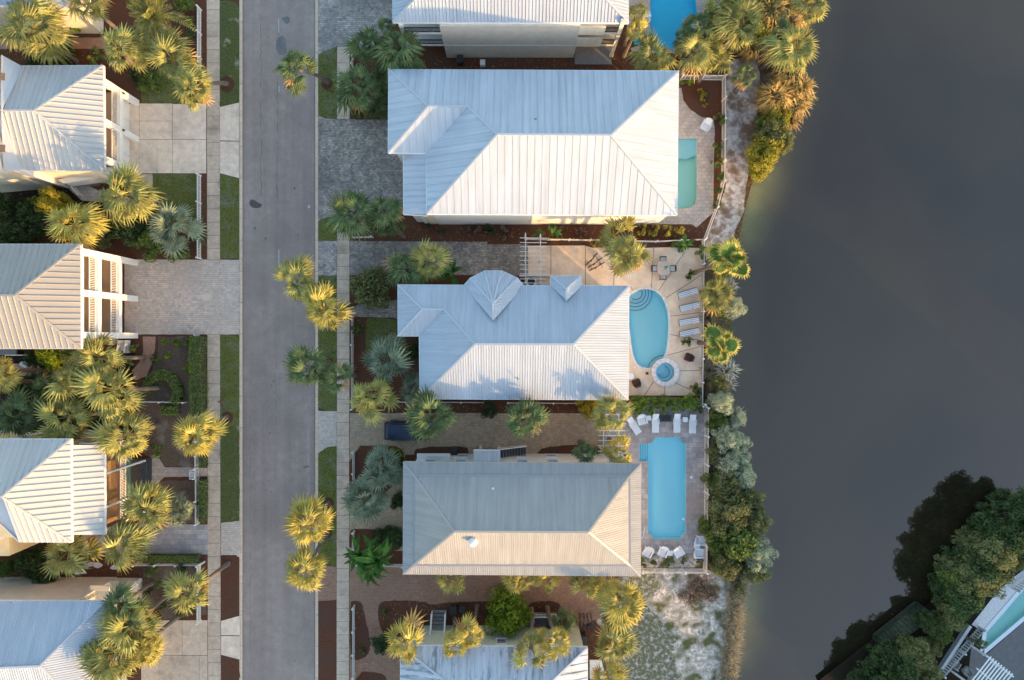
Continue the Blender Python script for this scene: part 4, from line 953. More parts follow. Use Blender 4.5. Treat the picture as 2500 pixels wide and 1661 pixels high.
# ---- fifth house (stained roof at the bottom)
h = house('low pale green house with a streaked white roof at the bottom edge', 1210, 1640)
ze = 5.6; V_ = Z({'nw': (977.5, 1576, ze), 'ne': (1434.5, 1581, ze), 'se': (1434.5, 1900, ze), 'sw': (977.5, 1900, ze), 'rn': (1180, 1738, 7.9), 're': (1270, 1738, 7.9)})
roof_faces(h, 'roof', [('nw', 'ne', 're', 'rn'), ('sw', 'se', 're', 'rn'), ('nw', 'sw', 'rn'), ('ne', 'se', 're')], V_, 'roof_stained', .68, ['sw', 'se', 'ne', 'nw'], ze, caps=[('rn', 'nw'), ('re', 'ne'), ('rn', 're'), ('rn', 'sw'), ('re', 'se')])
X0, X1 = V_['nw'].x+.4, P(1412, 0, 0).x; Y1 = P(0, 1527).y; Y0 = V_['se'].y+.4
walls(h, [(X0, Y0), (X1, Y0), (X1, Y1), (X0, Y1)], ze-.25, 'wall_green', skip=(2,), storeys=1)
window(h, (P(1224, 1560, 3.2).x, Y1, 3.6), 'x', out=1, wd=.8, h=.9); window(h, (P(1340, 1570, 3.2).x, Y1, 3.6), 'x', out=1, wd=.7, h=.9)
# entrance stair
sx0, sx1 = P(1056, 0).x, P(1089, 0).x
for i in range(9):
    y = P(0, 1488).y-i*.29; b = MB(); z_ = .2+i*.20; b.box(sx0+.08, sx1-.08, y-.28, y, z_-.05, z_); b.build('stair_tread', 'deck_grey', h)
for x in (sx0, sx1):
    a = Vector((x, P(0, 1488).y, .1)); c = Vector((x, P(0, 1488).y-2.7, 1.95)); b = MB(); b.obox(a, c, .09, -.1, .22); b.obox(a, c, .10, .85, .95); b.obox(a, a+Vector((0, -.1, 0)), .1, -.1, .95); b.build('stringer', 'trim_white', h)
b = MB(); b.box(P(1018, 0).x, P(1052, 0).x, P(0, 1543).y, P(0, 1530).y, 1.5, 1.62); b.build('landing_shelf', 'trim_white', h)
railing(h, (P(1018, 0).x, P(0, 1543).y, 1.6), (sx0, P(0, 1543).y, 1.6), .8)
b = MB(); b.box(P(1282, 0).x, P(1358, 0).x, Y1, P(0, 1493).y, .25, .45); dk = b.build('deck', 'deck_dark', h)
for i in range(7):
    y = Y1+.1+i*.2; b = MB(); b.box(P(1282, 0).x, P(1358, 0).x, y, y+.17, .45, .49); b.build('deck_board', 'deck_grey', dk)
railing(h, (P(1282, 0).x, P(0, 1494).y, .48), (P(1358, 0).x, P(0, 1494).y, .48), .9)
b = MB(); b.box(P(1437, 0).x, P(1470, 0).x, P(0, 1645).y, P(0, 1600).y, .9, 1.05); b.build('side_landing', 'trim_white', h)
railing(h, (P(1437, 0).x, P(0, 1640).y, 1.05), (P(1470, 0).x, P(0, 1640).y, 1.05), .8)

# ---- left side of the street: porch fronts seen from the side
def porch(h, Xf, ypx, depth, floors, ztop, m_wall='wall_cream', wz=.42, back_m='porch_floor', arches=False, rail=True, ground_m='wall_white'):
    """ypx: column base pixel rows at z=0"""
    ys = [P(0, y).y for y in ypx]; ys.sort()
    for y in ys:
        b = MB(); b.box(Xf-.45, Xf, y-.27, y+.27, 0, ztop-.1); b.build('column', 'trim_white', h)
    for f_i, z in enumerate(floors):
        b = MB(); b.box(Xf-depth, Xf-.44, ys[0]-.1, ys[-1]+.1, z-.22, z-.02); b.build('balcony_floor', back_m, h)
        for a, c in zip(ys, ys[1:]):
            b = MB(); b.box(Xf-.36, Xf-.03, a+.27, c-.27, z-.48, z-.0); b.build('beam', 'trim_white', h)
            if rail: railing(h, (Xf-.20, a+.22, z), (Xf-.20, c-.22, z), 1.05, step=.15)
        b = MB()
        for a in (ys[0], ys[-1]): b.box(Xf-depth, Xf-.42, a-.1, a+.1, z-.45, z-.02)
        b.build('side_beam', 'trim_white', h)
    for a, c in zip(ys, ys[1:]):
        b = MB(); b.box(Xf-.38, Xf-.02, a+.27, c-.27, ztop-.55, ztop-.12); b.build('beam', 'trim_white', h)
    return ys

# L1
h = house('white house with a slatted roof and three-pillar porch beside the panelled concrete driveway', 120, 300)
ze = 6.3
V_ = Z({'nw': (-220, 163, ze), 'ne': (252, 160, ze), 'se': (254.8, 416, ze), 'sw': (-220, 416, ze), 'rw': (-220, 271.5, 8.1), 're': (84.6, 270.8, 8.1)})
roof_faces(h, 'roof', [('nw', 'ne', 're', 'rw'), ('sw', 'se', 're', 'rw'), ('ne', 'se', 're')], V_, 'roof_warm', .46, ['sw', 'se', 'ne', 'nw'], ze, caps=[('rw', 're'), ('re', 'se'), ('re', 'ne')], seam_w=.06, seam_h=.09)
Xf = P(340, 0).x; Xb = Xf-2.1
Yn, Ys = V_['ne'].y-.35, V_['se'].y+.3
walls(h, [(V_['nw'].x, Ys), (Xb, Ys), (Xb, Yn), (V_['nw'].x, Yn)], ze-.25, 'wall_cream', skip=(0,), storeys=2)
b = MB(); b.box(Xb, Xb+1.1, Ys+.2, Yn-.3, 0, 2.6); b.build('garage_wall', 'wall_white', h)
for y in (276, 318, 362, 402):
    q = P(0, y).y; b = MB(); b.box(Xb+1.1, Xb+1.16, q-.75, q+.75, 0, 2.2); b.build('garage_door', 'trim_white', h)
porch(h, Xf, (252, 341, 425), 2.0, (3.2,), ze-.05)
for y in (246, 332):
    p = P(312, y, 2.8); b = MB(); b.lathe([(.07, -.2), (.10, -.05), (.04, .1)], (Xf+.08, P(0, y+8).y, 2.9), 8); b.build('wall_lamp', 'iron_black', h)
# taller lit tower piece crossing the west end
V6 = Z({'a': (-220, 122, 6.9), 'b': (3, 134, 6.9), 'c': (58, 164, 6.25), 'd': (8, 272, 7.95), 'e': (-220, 272, 8.2)})
b = MB(); b.prism([tuple(P(*q, 6.5)[:2]) for q in ((-220, 134), (-220, 440), (6, 420), (6, 140))], 0, 8.6); b.build('tower', 'wall_cream', h)
b = MB(); b.add([V6['b'], V6['c'], V6['d'], P(2, 272, 8.4)], [(3, 2, 1, 0)]); b.uv = [(v.x, v.y) for v in b.v]; b.build('valley_roof', 'roof_pale', h)
q = [P(8, 274, 8.0), P(52, 415, 6.33), P(9, 415, 6.5), P(2, 274, 8.4)]; b = MB(); b.add(q, [(0, 3, 2, 1)]); b.uv = [(v.x, v.y) for v in b.v]; b.build('valley_roof', 'roof_pale', h)
for y in (188, 363):
    q = P(7, y, 5.6); b = MB(); b.box(P(3, 0, 8.62).x-.25, P(13, 0, 8.62).x, P(0, y+9, 8.6).y, P(0, y-9, 8.6).y, 8.6, 8.66); b.build('hatch', 'shutter_brown', h)
# side entrance south of the roof: low wing, door stoop and brown landing
b = MB(); b.box(P(-220, 0).x, P(40, 0).x, P(0, 452).y, Ys, 0, 4.6); b.build('wing', 'wall_white', h)
b = MB(); b.prism([tuple(P(*q_, 0)[:2]) for q_ in ((41, 432), (170, 461), (170, 420), (41, 415))], 0, 5.0); b.build('wing', 'wall_white', h)
b = MB(); b.box(P(171, 0).x, P(246, 0).x, P(0, 455).y, P(0, 420).y, .0, .7); b.build('landing', 'shutter_brown', h)
b = MB(); b.prism(W([(178, 452), (230, 440), (262, 444), (262, 450), (190, 460)]), .7, 2.2); b.build('stoop_wall', 'trim_white', h)
railing(h, P(186, 460, .3), P(205, 481, .1), .9)

# L2
h = house('tan roofed house with two tiers of white balconies facing the pale paver driveway', 100, 720)
ze = 9.0
V_ = Z({'nw': (-220, 596, ze), 'ne': (196.6, 596.6, ze), 'se': (197.4, 851.7, ze), 'sw': (-220, 851.5, ze), 'rw': (-220, 721.8, 10.7), 're': (37.3, 721.4, 10.7)})
roof_faces(h, 'roof', [('nw', 'ne', 're', 'rw'), ('sw', 'se', 're', 'rw'), ('ne', 'se', 're')], V_, 'roof_tan', .50, ['sw', 'se', 'ne', 'nw'], ze, caps=[('rw', 're'), ('re', 'se'), ('re', 'ne')], seam_w=.07, seam_h=.07)
Xf = P(337, 0).x; Xb = Xf-1.9
Yn, Ys = V_['ne'].y-.4, V_['se'].y+.35
walls(h, [(V_['nw'].x, Ys), (Xb, Ys), (Xb, Yn), (V_['nw'].x, Yn)], ze-.25, 'wall_cream', storeys=3)
porch(h, Xf, (642, 730, 820), 1.9, (3.15, 6.35), ze-.05, back_m='porch_floor')
for zz in (3.15, 6.35):
    for y in (666, 700, 752, 790):
        q = P(0, y).y; b = MB(); b.box(Xb, Xb+.06, q-.45, q+.45, zz, zz+2.1); d = b.build('balcony_door', 'shutter_brown', h)
        b = MB(); b.box(Xb+.06, Xb+.08, q-.3, q+.3, zz+.7, zz+1.9); b.build('pane', 'glass', d)
for y in (688, 775):
    q = P(0, y).y; b = MB(); b.box(Xb-.0, Xb+.08, q-1.3, q+1.3, 0, 2.4); b.build('garage_door', 'wood_frame', h)
for i in range(6):
    b = MB(); b.box(P(303, 0).x, P(318, 0).x, P(0, 836+i*5).y, P(0, 831+i*5).y, 0, 1.2-i*.2); b.build('stair_tread', 'trim_white', h)
railing(h, P(302, 832, 1.2), P(296, 862, .1), .9); railing(h, P(319, 832, 1.2), P(314, 862, .1), .9)
b = MB(); b.box(P(-220, 0).x, P(72, 0).x, P(0, 866).y, P(0, 850).y, 1.6, 1.8); b.build('side_deck', 'deck_grey', h)
railing(h, P(28, 867, 1.8), P(72, 867, 1.8), .9)

# L3
h = house('cream and yellow house with a white roof, porch roof and dark deck behind the hedge', 100, 1200)
ze = 8.6
V_ = Z({'nw': (-220, 1072.6, ze), 'ne': (173, 1072.6, ze), 'se': (174.5, 1324.5, ze), 'sw': (46, 1323.5, ze), 's2': (-220, 1323, ze), 'rw': (-220, 1212.5, 10.8), 're': (5.7, 1213, 10.8)})
roof_faces(h, 'roof', [('nw', 'ne', 're', 'rw'), ('sw', 'se', 're'), ('ne', 'se', 're')], V_, 'roof_warm', .52, ['sw', 'se', 'ne', 'nw'], ze, caps=[('rw', 're'), ('re', 'se'), ('re', 'ne')], seam_w=.06, seam_h=.09)
zp = 7.35
V7 = Z({'a': (174, 1087, 8.45), 'b': (254.5, 1087, zp), 'c': (255.8, 1306, zp), 'd': (175, 1306, 8.45)})
roof_faces(h, 'porch_roof', [('a', 'b', 'c', 'd')], V7, 'roof_warm', .50, ['a', 'd', 'c', 'b'], zp, seam_w=.06, seam_h=.09)
Yn, Ys = V_['ne'].y-.4, V_['se'].y+.35; Xb = P(0, 0, 0).x+(262-0)*.0-0
Xb = V_['ne'].x-.45; Xf = V7['b'].x-.15
walls(h, [(V_['nw'].x, Ys), (Xb, Ys), (Xb, Yn), (V_['nw'].x, Yn)], ze-.25, 'wall_yellow', storeys=2)
b = MB(); b.box(Xb, Xf-.5, V7['c'].y+.3, V7['a'].y-.3, 3.3, 3.5); b.build('balcony_floor', 'porch_floor', h)
b = MB(); b.box(Xb, Xf-1.0, V7['c'].y+.3, V7['a'].y-.3, 3.5, 7.2); b.build('upper_room', 'shutter_brown', h)
b = MB(); b.box(Xf-.12, Xf-.02, V7['c'].y+.2, V7['a'].y-.2, 2.95, 3.45); b.build('beam', 'plastic_green', h)
railing(h, (Xf-.1, V7['c'].y+.3, 3.5), (Xf-.1, V7['a'].y-.3, 3.5), 1.0, step=.14)
for bx_, by in ((364, 1123), (322, 1197)):
    q = P(bx_, by); b = MB(); b.box(Xf-.09, Xf+.06, q.y-.08, q.y+.08, .5, 7.2); b.build('column', 'trim_white', h)
b = MB(); b.box(Xf-.09, Xf+.06, V7['c'].y+.2, V7['c'].y+.36, .5, 7.2); b.build('column', 'trim_white', h)
b = MB(); b.box(Xb, P(341, 0).x, P(0, 1245).y, P(0, 1119).y, 0, .5); dk = b.build('deck', 'deck_dark', h)
for i in range(17):
    y = P(0, 1245).y+i*.295; b = MB(); b.box(Xf-.4, P(341, 0).x, y, y+.28, .5, .53); b.build('deck_board', 'deck_dark', dk)
for i in range(3):
    x = P(343, 0).x+i*.38; b = MB(); b.box(x, x+.37, P(0, 1190).y, P(0, 1119).y, 0, .42-i*.13); b.build('step', 'deck_dark', h)
# sunny yellow side wing with louvred window
b = MB(); q = [P(-220, 1225, 0), P(22, 1320, 0), P(40, 1365, 0), P(-220, 1400, 0)]
b.box(P(-220, 0, 6).x, P(28, 0, 6).x, P(0, 1355, 6).y, P(0, 1262, 6).y, 0, 6.3); b.build('side_wing', 'wall_yellow', h)
b = MB(); b.box(P(28, 0, 6).x-.0, P(28, 0, 6).x+.7, P(0, 1352, 6).y, P(0, 1300, 6).y, 0, 2.3); b.build('side_porch', 'wall_cream', h)
for y in (1268, 1302):
    q = P(4, y, 6.3); b = MB(); b.box(q.x-.25, q.x+.25, q.y-.45, q.y+.45, 6.3, 6.36); wv = b.build('skylight', 'trim_white', h)
    b = MB(); b.box(q.x-.16, q.x+.16, q.y-.36, q.y+.36, 6.36, 6.38); b.build('pane', 'glass', wv)

# L4
h = house('beige house with a pale blue shaded roof at the bottom left corner', 100, 1560)
ze = 6.8
V_ = Z({'nw': (-220, 1467, ze), 'ne': (257, 1468.5, ze), 'se': (259.8, 1790, ze), 'sw': (-220, 1790, ze), 'rw': (-220, 1640, 8.9), 're': (98, 1626, 8.9)})
roof_faces(h, 'roof', [('nw', 'ne', 're', 'rw'), ('sw', 'se', 're', 'rw'), ('ne', 'se', 're')], V_, 'roof_white', .20, ['sw', 'se', 'ne', 'nw'], ze, panels_=False, caps=[('rw', 're'), ('re', 'se'), ('re', 'ne')], seam_w=.045, seam_h=.035)
Y1 = P(0, 1409).y; X1 = P(286, 0).x
walls(h, [(V_['nw'].x, V_['se'].y+.4), (X1, V_['se'].y+.4), (X1, Y1), (V_['nw'].x, Y1)], 6.0, 'wall_beige', skip=(2,), storeys=1)
b = MB(); b.box(X1, P(347, 0).x, P(0, 1462).y, P(0, 1411).y, 0, .9); b.build('terrace', 'wall_beige', h)
b = MB(); b.obox(P(300, 1452, .9), P(346, 1415, .9), .3, 0, .9); b.build('terrace_wall', 'trim_white', h)
b = MB(); a = P(184, 1403, 2.6); b.add([a, a+Vector((1.0, .1, 0)), a+Vector((.6, 1.0, .35)), a+Vector((-.4, .9, .35)), a-Vector((0, 0, .1)), a+Vector((1.0, .1, -.1)), a+Vector((.6, 1.0, .25)), a+Vector((-.4, .9, .25))], [(0, 1, 2, 3), (7, 6, 5, 4), (4, 5, 1, 0), (5, 6, 2, 1), (6, 7, 3, 2), (7, 4, 0, 3)])
b.build('awning', 'trim_white', h)
b = MB(); b.box(P(215, 0, 4).x, P(262, 0, 4).x, Y1, Y1+.5, 3.6, 3.75); b.build('balcony_floor', 'wall_cream', h)
b = MB(); q = P(286, 1650, 2); b.box(X1, X1+.9, P(0, 1661).y, P(0, 1640).y, 0, 2.8); b.build('side_porch', 'trim_white', h)

# L0 (top-left corner)
h = house('sunlit corner of a cream roof at the top left corner', 40, -40)
V_ = Z({'nw': (-120, -250, 6.4), 'ne': (150, -250, 6.4), 'se': (158, 14, 6.4), 'sw': (38, 14, 6.4), 's2': (30, 22, 6.4), 'rw': (30, -110, 8.3), 're': (50, -110, 8.3), 'w2': (-120, 14, 6.4)})
roof_faces(h, 'roof', [('nw', 'ne', 're', 'rw'), ('w2', 'se', 're', 'rw'), ('ne', 'se', 're')], V_, 'roof_white', .5, ['w2', 'se', 'ne', 'nw'], 6.4, caps=[('rw', 're'), ('re', 'se')])
walls(h, [(V_['nw'].x, V_['se'].y+.4), (V_['se'].x-.4, V_['se'].y+.4), (V_['se'].x-.4, V_['ne'].y-.4), (V_['nw'].x, V_['ne'].y-.4)], 6.1, 'wall_cream', skip=(0,), storeys=1)
b = MB(); b.box(P(0, 0).x, P(45, 0).x, P(0, 34).y, P(0, 10).y, 0, 5.2); b.build('lower_roof', 'roof_galv', h)

# houses across the lake and further down the street, just outside the picture (they shade the water and are mirrored in it)
def plain_house(label, x, y, wx, wy, ze, rz, zr=3.0):
    h = thing('house', (x, y, 0), label, 'house', 'houses across the lake beyond the picture', rz=0)
    c, s = math.cos(rz), math.sin(rz)
    def T(a, b_, z): return Vector((x+a*c-b_*s, y+a*s+b_*c, z))
    V_ = {'sw': T(-wx, -wy, ze), 'se': T(wx, -wy, ze), 'ne': T(wx, wy, ze), 'nw': T(-wx, wy, ze), 'rw': T(-wx+wy, 0, ze+zr), 're': T(wx-wy, 0, ze+zr)}
    roof_faces(h, 'roof', [('sw', 'se', 're', 'rw'), ('nw', 'ne', 're', 'rw'), ('nw', 'sw', 'rw'), ('ne', 'se', 're')], V_, 'roof_white', .6, ['sw', 'se', 'ne', 'nw'], ze, panels_=False, caps=[('rw', 're')])
    b = MB(); b.prism([tuple(T(a, b_, 0)[:2]) for a, b_ in ((-wx+.4, -wy+.4), (wx-.4, -wy+.4), (wx-.4, wy-.4), (-wx+.4, wy-.4))], 0, ze-.25); wl_ = b.build('wall', 'wall_green', h)
    for k in range(4):
        for zc in (1.6, 4.6):
            for sgn in (-1, 1):
                a = (-.75+k*.5)*wx; f = MB()
                q = [T(a-.5, sgn*(wy-.38), zc-.7), T(a+.5, sgn*(wy-.38), zc-.7), T(a+.5, sgn*(wy-.38), zc+.7), T(a-.5, sgn*(wy-.38), zc+.7)]
                f.beam(q[0], q[1], .1, .1); f.beam(q[1], q[2], .1, .1); f.beam(q[2], q[3], .1, .1); f.beam(q[3], q[0], .1, .1); wo = f.build('window', 'trim_white', h)
                g_ = MB(); g_.add(q, [(0, 1, 2, 3)]); g_.build('pane', 'glass', wo)
    return h
for i, (x, y, wx, wy, ze, rz) in enumerate(OUTSIDE):
    plain_house(['cream house with a white hip roof beyond the lower right corner', 'white roofed house outside the picture, next along the far bank', 'white roofed house outside the picture, third along the far bank',
                 'white roofed house outside the picture south of the lake', 'white roofed house outside the picture on the near bank south of the sandy plot', 'white roofed house outside the picture far along the east bank',
                 'white roofed house outside the picture south of the streaked roof', 'unseen white roofed house added past the southern lake bend to block the sun'][i], x, y, wx, wy, ze, rz)
# ================================================================== PLANTS
def fan_leaf(name, m, seed, n=17, droop=.25, spread=92, pet=.47, wide=.072, fold=.03, round_=False):
    """one fan frond of unit reach along +X: a stalk and long folded leaflets"""
    rn = random.Random(seed); b = MB()
    b.beam((0, 0, 0), (pet, 0, .06), .022, .016)
    hub = Vector((pet, 0, .06))
    for i in range(n):
        t = i/(n-1)*2-1; a = R_(spread*t + rn.uniform(-3, 3)); L = (1-pet)*(1.0-.30*abs(t)**1.6)*rn.uniform(.90, 1.06)
        if rn.random() < .05 and not round_: L *= .6
        d_ = Vector((math.cos(a), math.sin(a), 0)); q = Vector((-d_.y, d_.x, 0)); w_ = wide*(1.25 if round_ else 1)*rn.uniform(.85, 1.15)
        dr = droop*rn.uniform(.6, 1.5)
        m1 = hub+d_*L*(.62 if round_ else .5)+Vector((0, 0, .03-dr*.10)); tip = hub+d_*L+Vector((rn.uniform(-.03, .03), rn.uniform(-.03, .03), -dr*.42))
        up = Vector((0, 0, fold))
        b.add([hub, m1-q*w_/2, m1+up, m1+q*w_/2, tip], [(0, 1, 2), (0, 2, 3)]); o = len(b.v)-5
        b.f += [(o+1, o+4, o+2), (o+2, o+4, o+3)]; b.mi += [1 if round_ else 0]*2
    return b.mesh(name, m)
def feather_leaf(name, m, seed, n=24, droop=.35, wl=.20, wd=.03):
    rn = random.Random(seed); b = MB(); pts = [Vector((t, 0, .30*math.sin(t*1.9)-droop*t*t)) for t in [i/8 for i in range(9)]]
    b.tube(pts, [.016-.012*i/8 for i in range(9)], 3, cap=False)
    for i in range(n):
        t = .14+.86*i/(n-1); k = min(7, int(t*8)); p = pts[k].lerp(pts[k+1], t*8-k)
        L = wl*math.sin(.35+2.5*min(1, t))*rn.uniform(.85, 1.1)+.03
        for s in (-1, 1):
            d_ = Vector((.55, s*.85, .18)).normalized(); e = p+d_*L+Vector((0, 0, -.05*rn.random())); q = Vector((d_.y, -d_.x, 0))*wd*s
            b.add([p, p+d_*L*.45+q*.5, e, p+d_*L*.45-q*.5], [(0, 1, 2), (0, 2, 3)])
    return b.mesh(name, m)
def paddle_leaf(name, m, seed, wd=.17):
    rn = random.Random(seed); b = MB(); n = 8; vs = []; fs = []
    for i in range(n+1):
        t = i/n; x = t; z = .35*math.sin(t*2.0)-.30*t*t; w_ = wd*math.sin(max(0, (t-.22)/.78)*math.pi*.94+.08)*rn.uniform(.85, 1.1) if t > .22 else .015
        vs += [(x, -w_, z+.04), (x, 0, z), (x, w_, z+.04)]
    for i in range(n):
        for k in (0, 1): fs.append((i*3+k, i*3+k+1, i*3+3+k+1, i*3+3+k))
    b.add(vs, fs); return b.mesh(name, m)
LEAF = {}
for kind, m in (('olive', 'palm_leaf'), ('green', 'palm_green'), ('blue', 'palm_blue'), ('gold', 'palm_gold'), ('dry', 'palm_dry')):
    LEAF[kind] = [fan_leaf('frond', m, s, droop=.55 if kind != 'blue' else .35, n=15 if kind != 'dry' else 10) for s in range(5)]
LEAF['round'] = [fan_leaf('frond', ['round_green', 'palm_gold'], 20+s, n=22, droop=.2, spread=155, pet=.5, wide=.085, round_=True) for s in range(4)]
LEAF['phoenix'] = [feather_leaf('frond', 'palm_leaf', s) for s in range(4)]
LEAF['cycad'] = [feather_leaf('frond', 'palm_green', s+9, wl=.16) for s in range(3)]
LEAF['banana'] = [paddle_leaf('leaf', 'banana_leaf', s) for s in range(4)]
LEAF['bananalong'] = [paddle_leaf('leaf', 'banana_leaf', s+5, wd=.10) for s in range(4)]
ga = 2.39996
SPARSE = {'ragged palm at the left end of the streaked roof', 'palm on the streaked roof left of the small window', 'palm just above the streaked roof beside the wheelie bins', 'palm with a long trunk over the streaked roof right of the small window', 'rightmost of the palms over the streaked roof',
          'upper of the two palms on the tan patio', 'single palm peeking out below the peach roof on the left', 'middle of the three palms peeking out below the peach roof', 'small green palm on the bare bank outside the fence corner', 'middle palm of the trio crossing the sidewalk', 'yellow palm at the lower end of the white trellis'}
def palm(px, py, r, z, kind, label, base=None, n=None, grp='fan palms around the houses', name='palm_tree', cat='palm tree', dry=.06, trunk=True, tops=None):
    """px, py: crown centre as seen at height z; r: crown radius in photo pixels; base: photo pixel of the trunk foot"""
    c = P(px, py, z); R = r*(CAM_H-z)/1666.7
    if base is None:
        f = Vector((c.x+random.uniform(-.35, .35), c.y+random.uniform(-.35, .35), 0))
    else: f = P(*base)
    root = thing(name, f, label, cat, grp)
    loc = c-f
    if trunk:
        b = MB(); pts = []; rad = []
        bend = random.uniform(.3, .6)
        for i in range(7):
            t = i/6; pts.append(f+Vector((loc.x*(t*(1-bend)+bend*t*t), loc.y*(t*(1-bend)+bend*t*t), loc.z*t))); rad.append(.21-.07*t+(.05 if i == 0 else 0)+(.05 if i == 6 else 0))
        b.tube(pts, rad, 8); b.build('trunk', 'bark', root)
    n = n or (14 if label in SPARSE else 13 if kind == 'round' else 25 if r > 34 else 17)
    rn = random.Random(int(px*7+py*3)); leaves = LEAF[kind]; a0 = rn.uniform(0, 6.28)
    lop = rn.uniform(0, 6.28); R *= 1.1; gap = rn.uniform(0, 6.28)
    for i in range(n):
        t = (i+.5)/n                         # 0 young and upright, 1 old and drooping
        az = a0+i*ga+rn.uniform(-.25, .25)
        el = R_(68-90*t**.8+rn.uniform(-15, 15))       # elevation of the stalk
        s = R*(1.02+.20*math.sin(az-lop))*rn.uniform(.72, 1.22)*(1.0 if t > .2 else .8)
        if kind in ('phoenix', 'cycad'): el = R_(70-75*t+rn.uniform(-6, 6))
        if kind in ('banana', 'bananalong'): el = R_(65-65*t+rn.uniform(-8, 8))
        if t > .45 and abs((az-gap+math.pi) % 6.2832-math.pi) < .45 and kind not in ('round', 'banana', 'bananalong'): continue
        me = rn.choice(leaves)
        if kind in ('olive', 'green', 'gold') and t > .55 and rn.random() < dry*2.2: me = rn.choice(LEAF['dry'])
        o = inst('leaf' if 'banana' in kind else 'frond', me, root, loc+Vector((0, 0, .1*(1-t))), (rn.uniform(-.6, .6), -el, az), s)
        if 'banana' not in kind and kind not in ('phoenix', 'cycad') and el < -.1: o.scale = (s*1.0, s, s*.8)
    return root

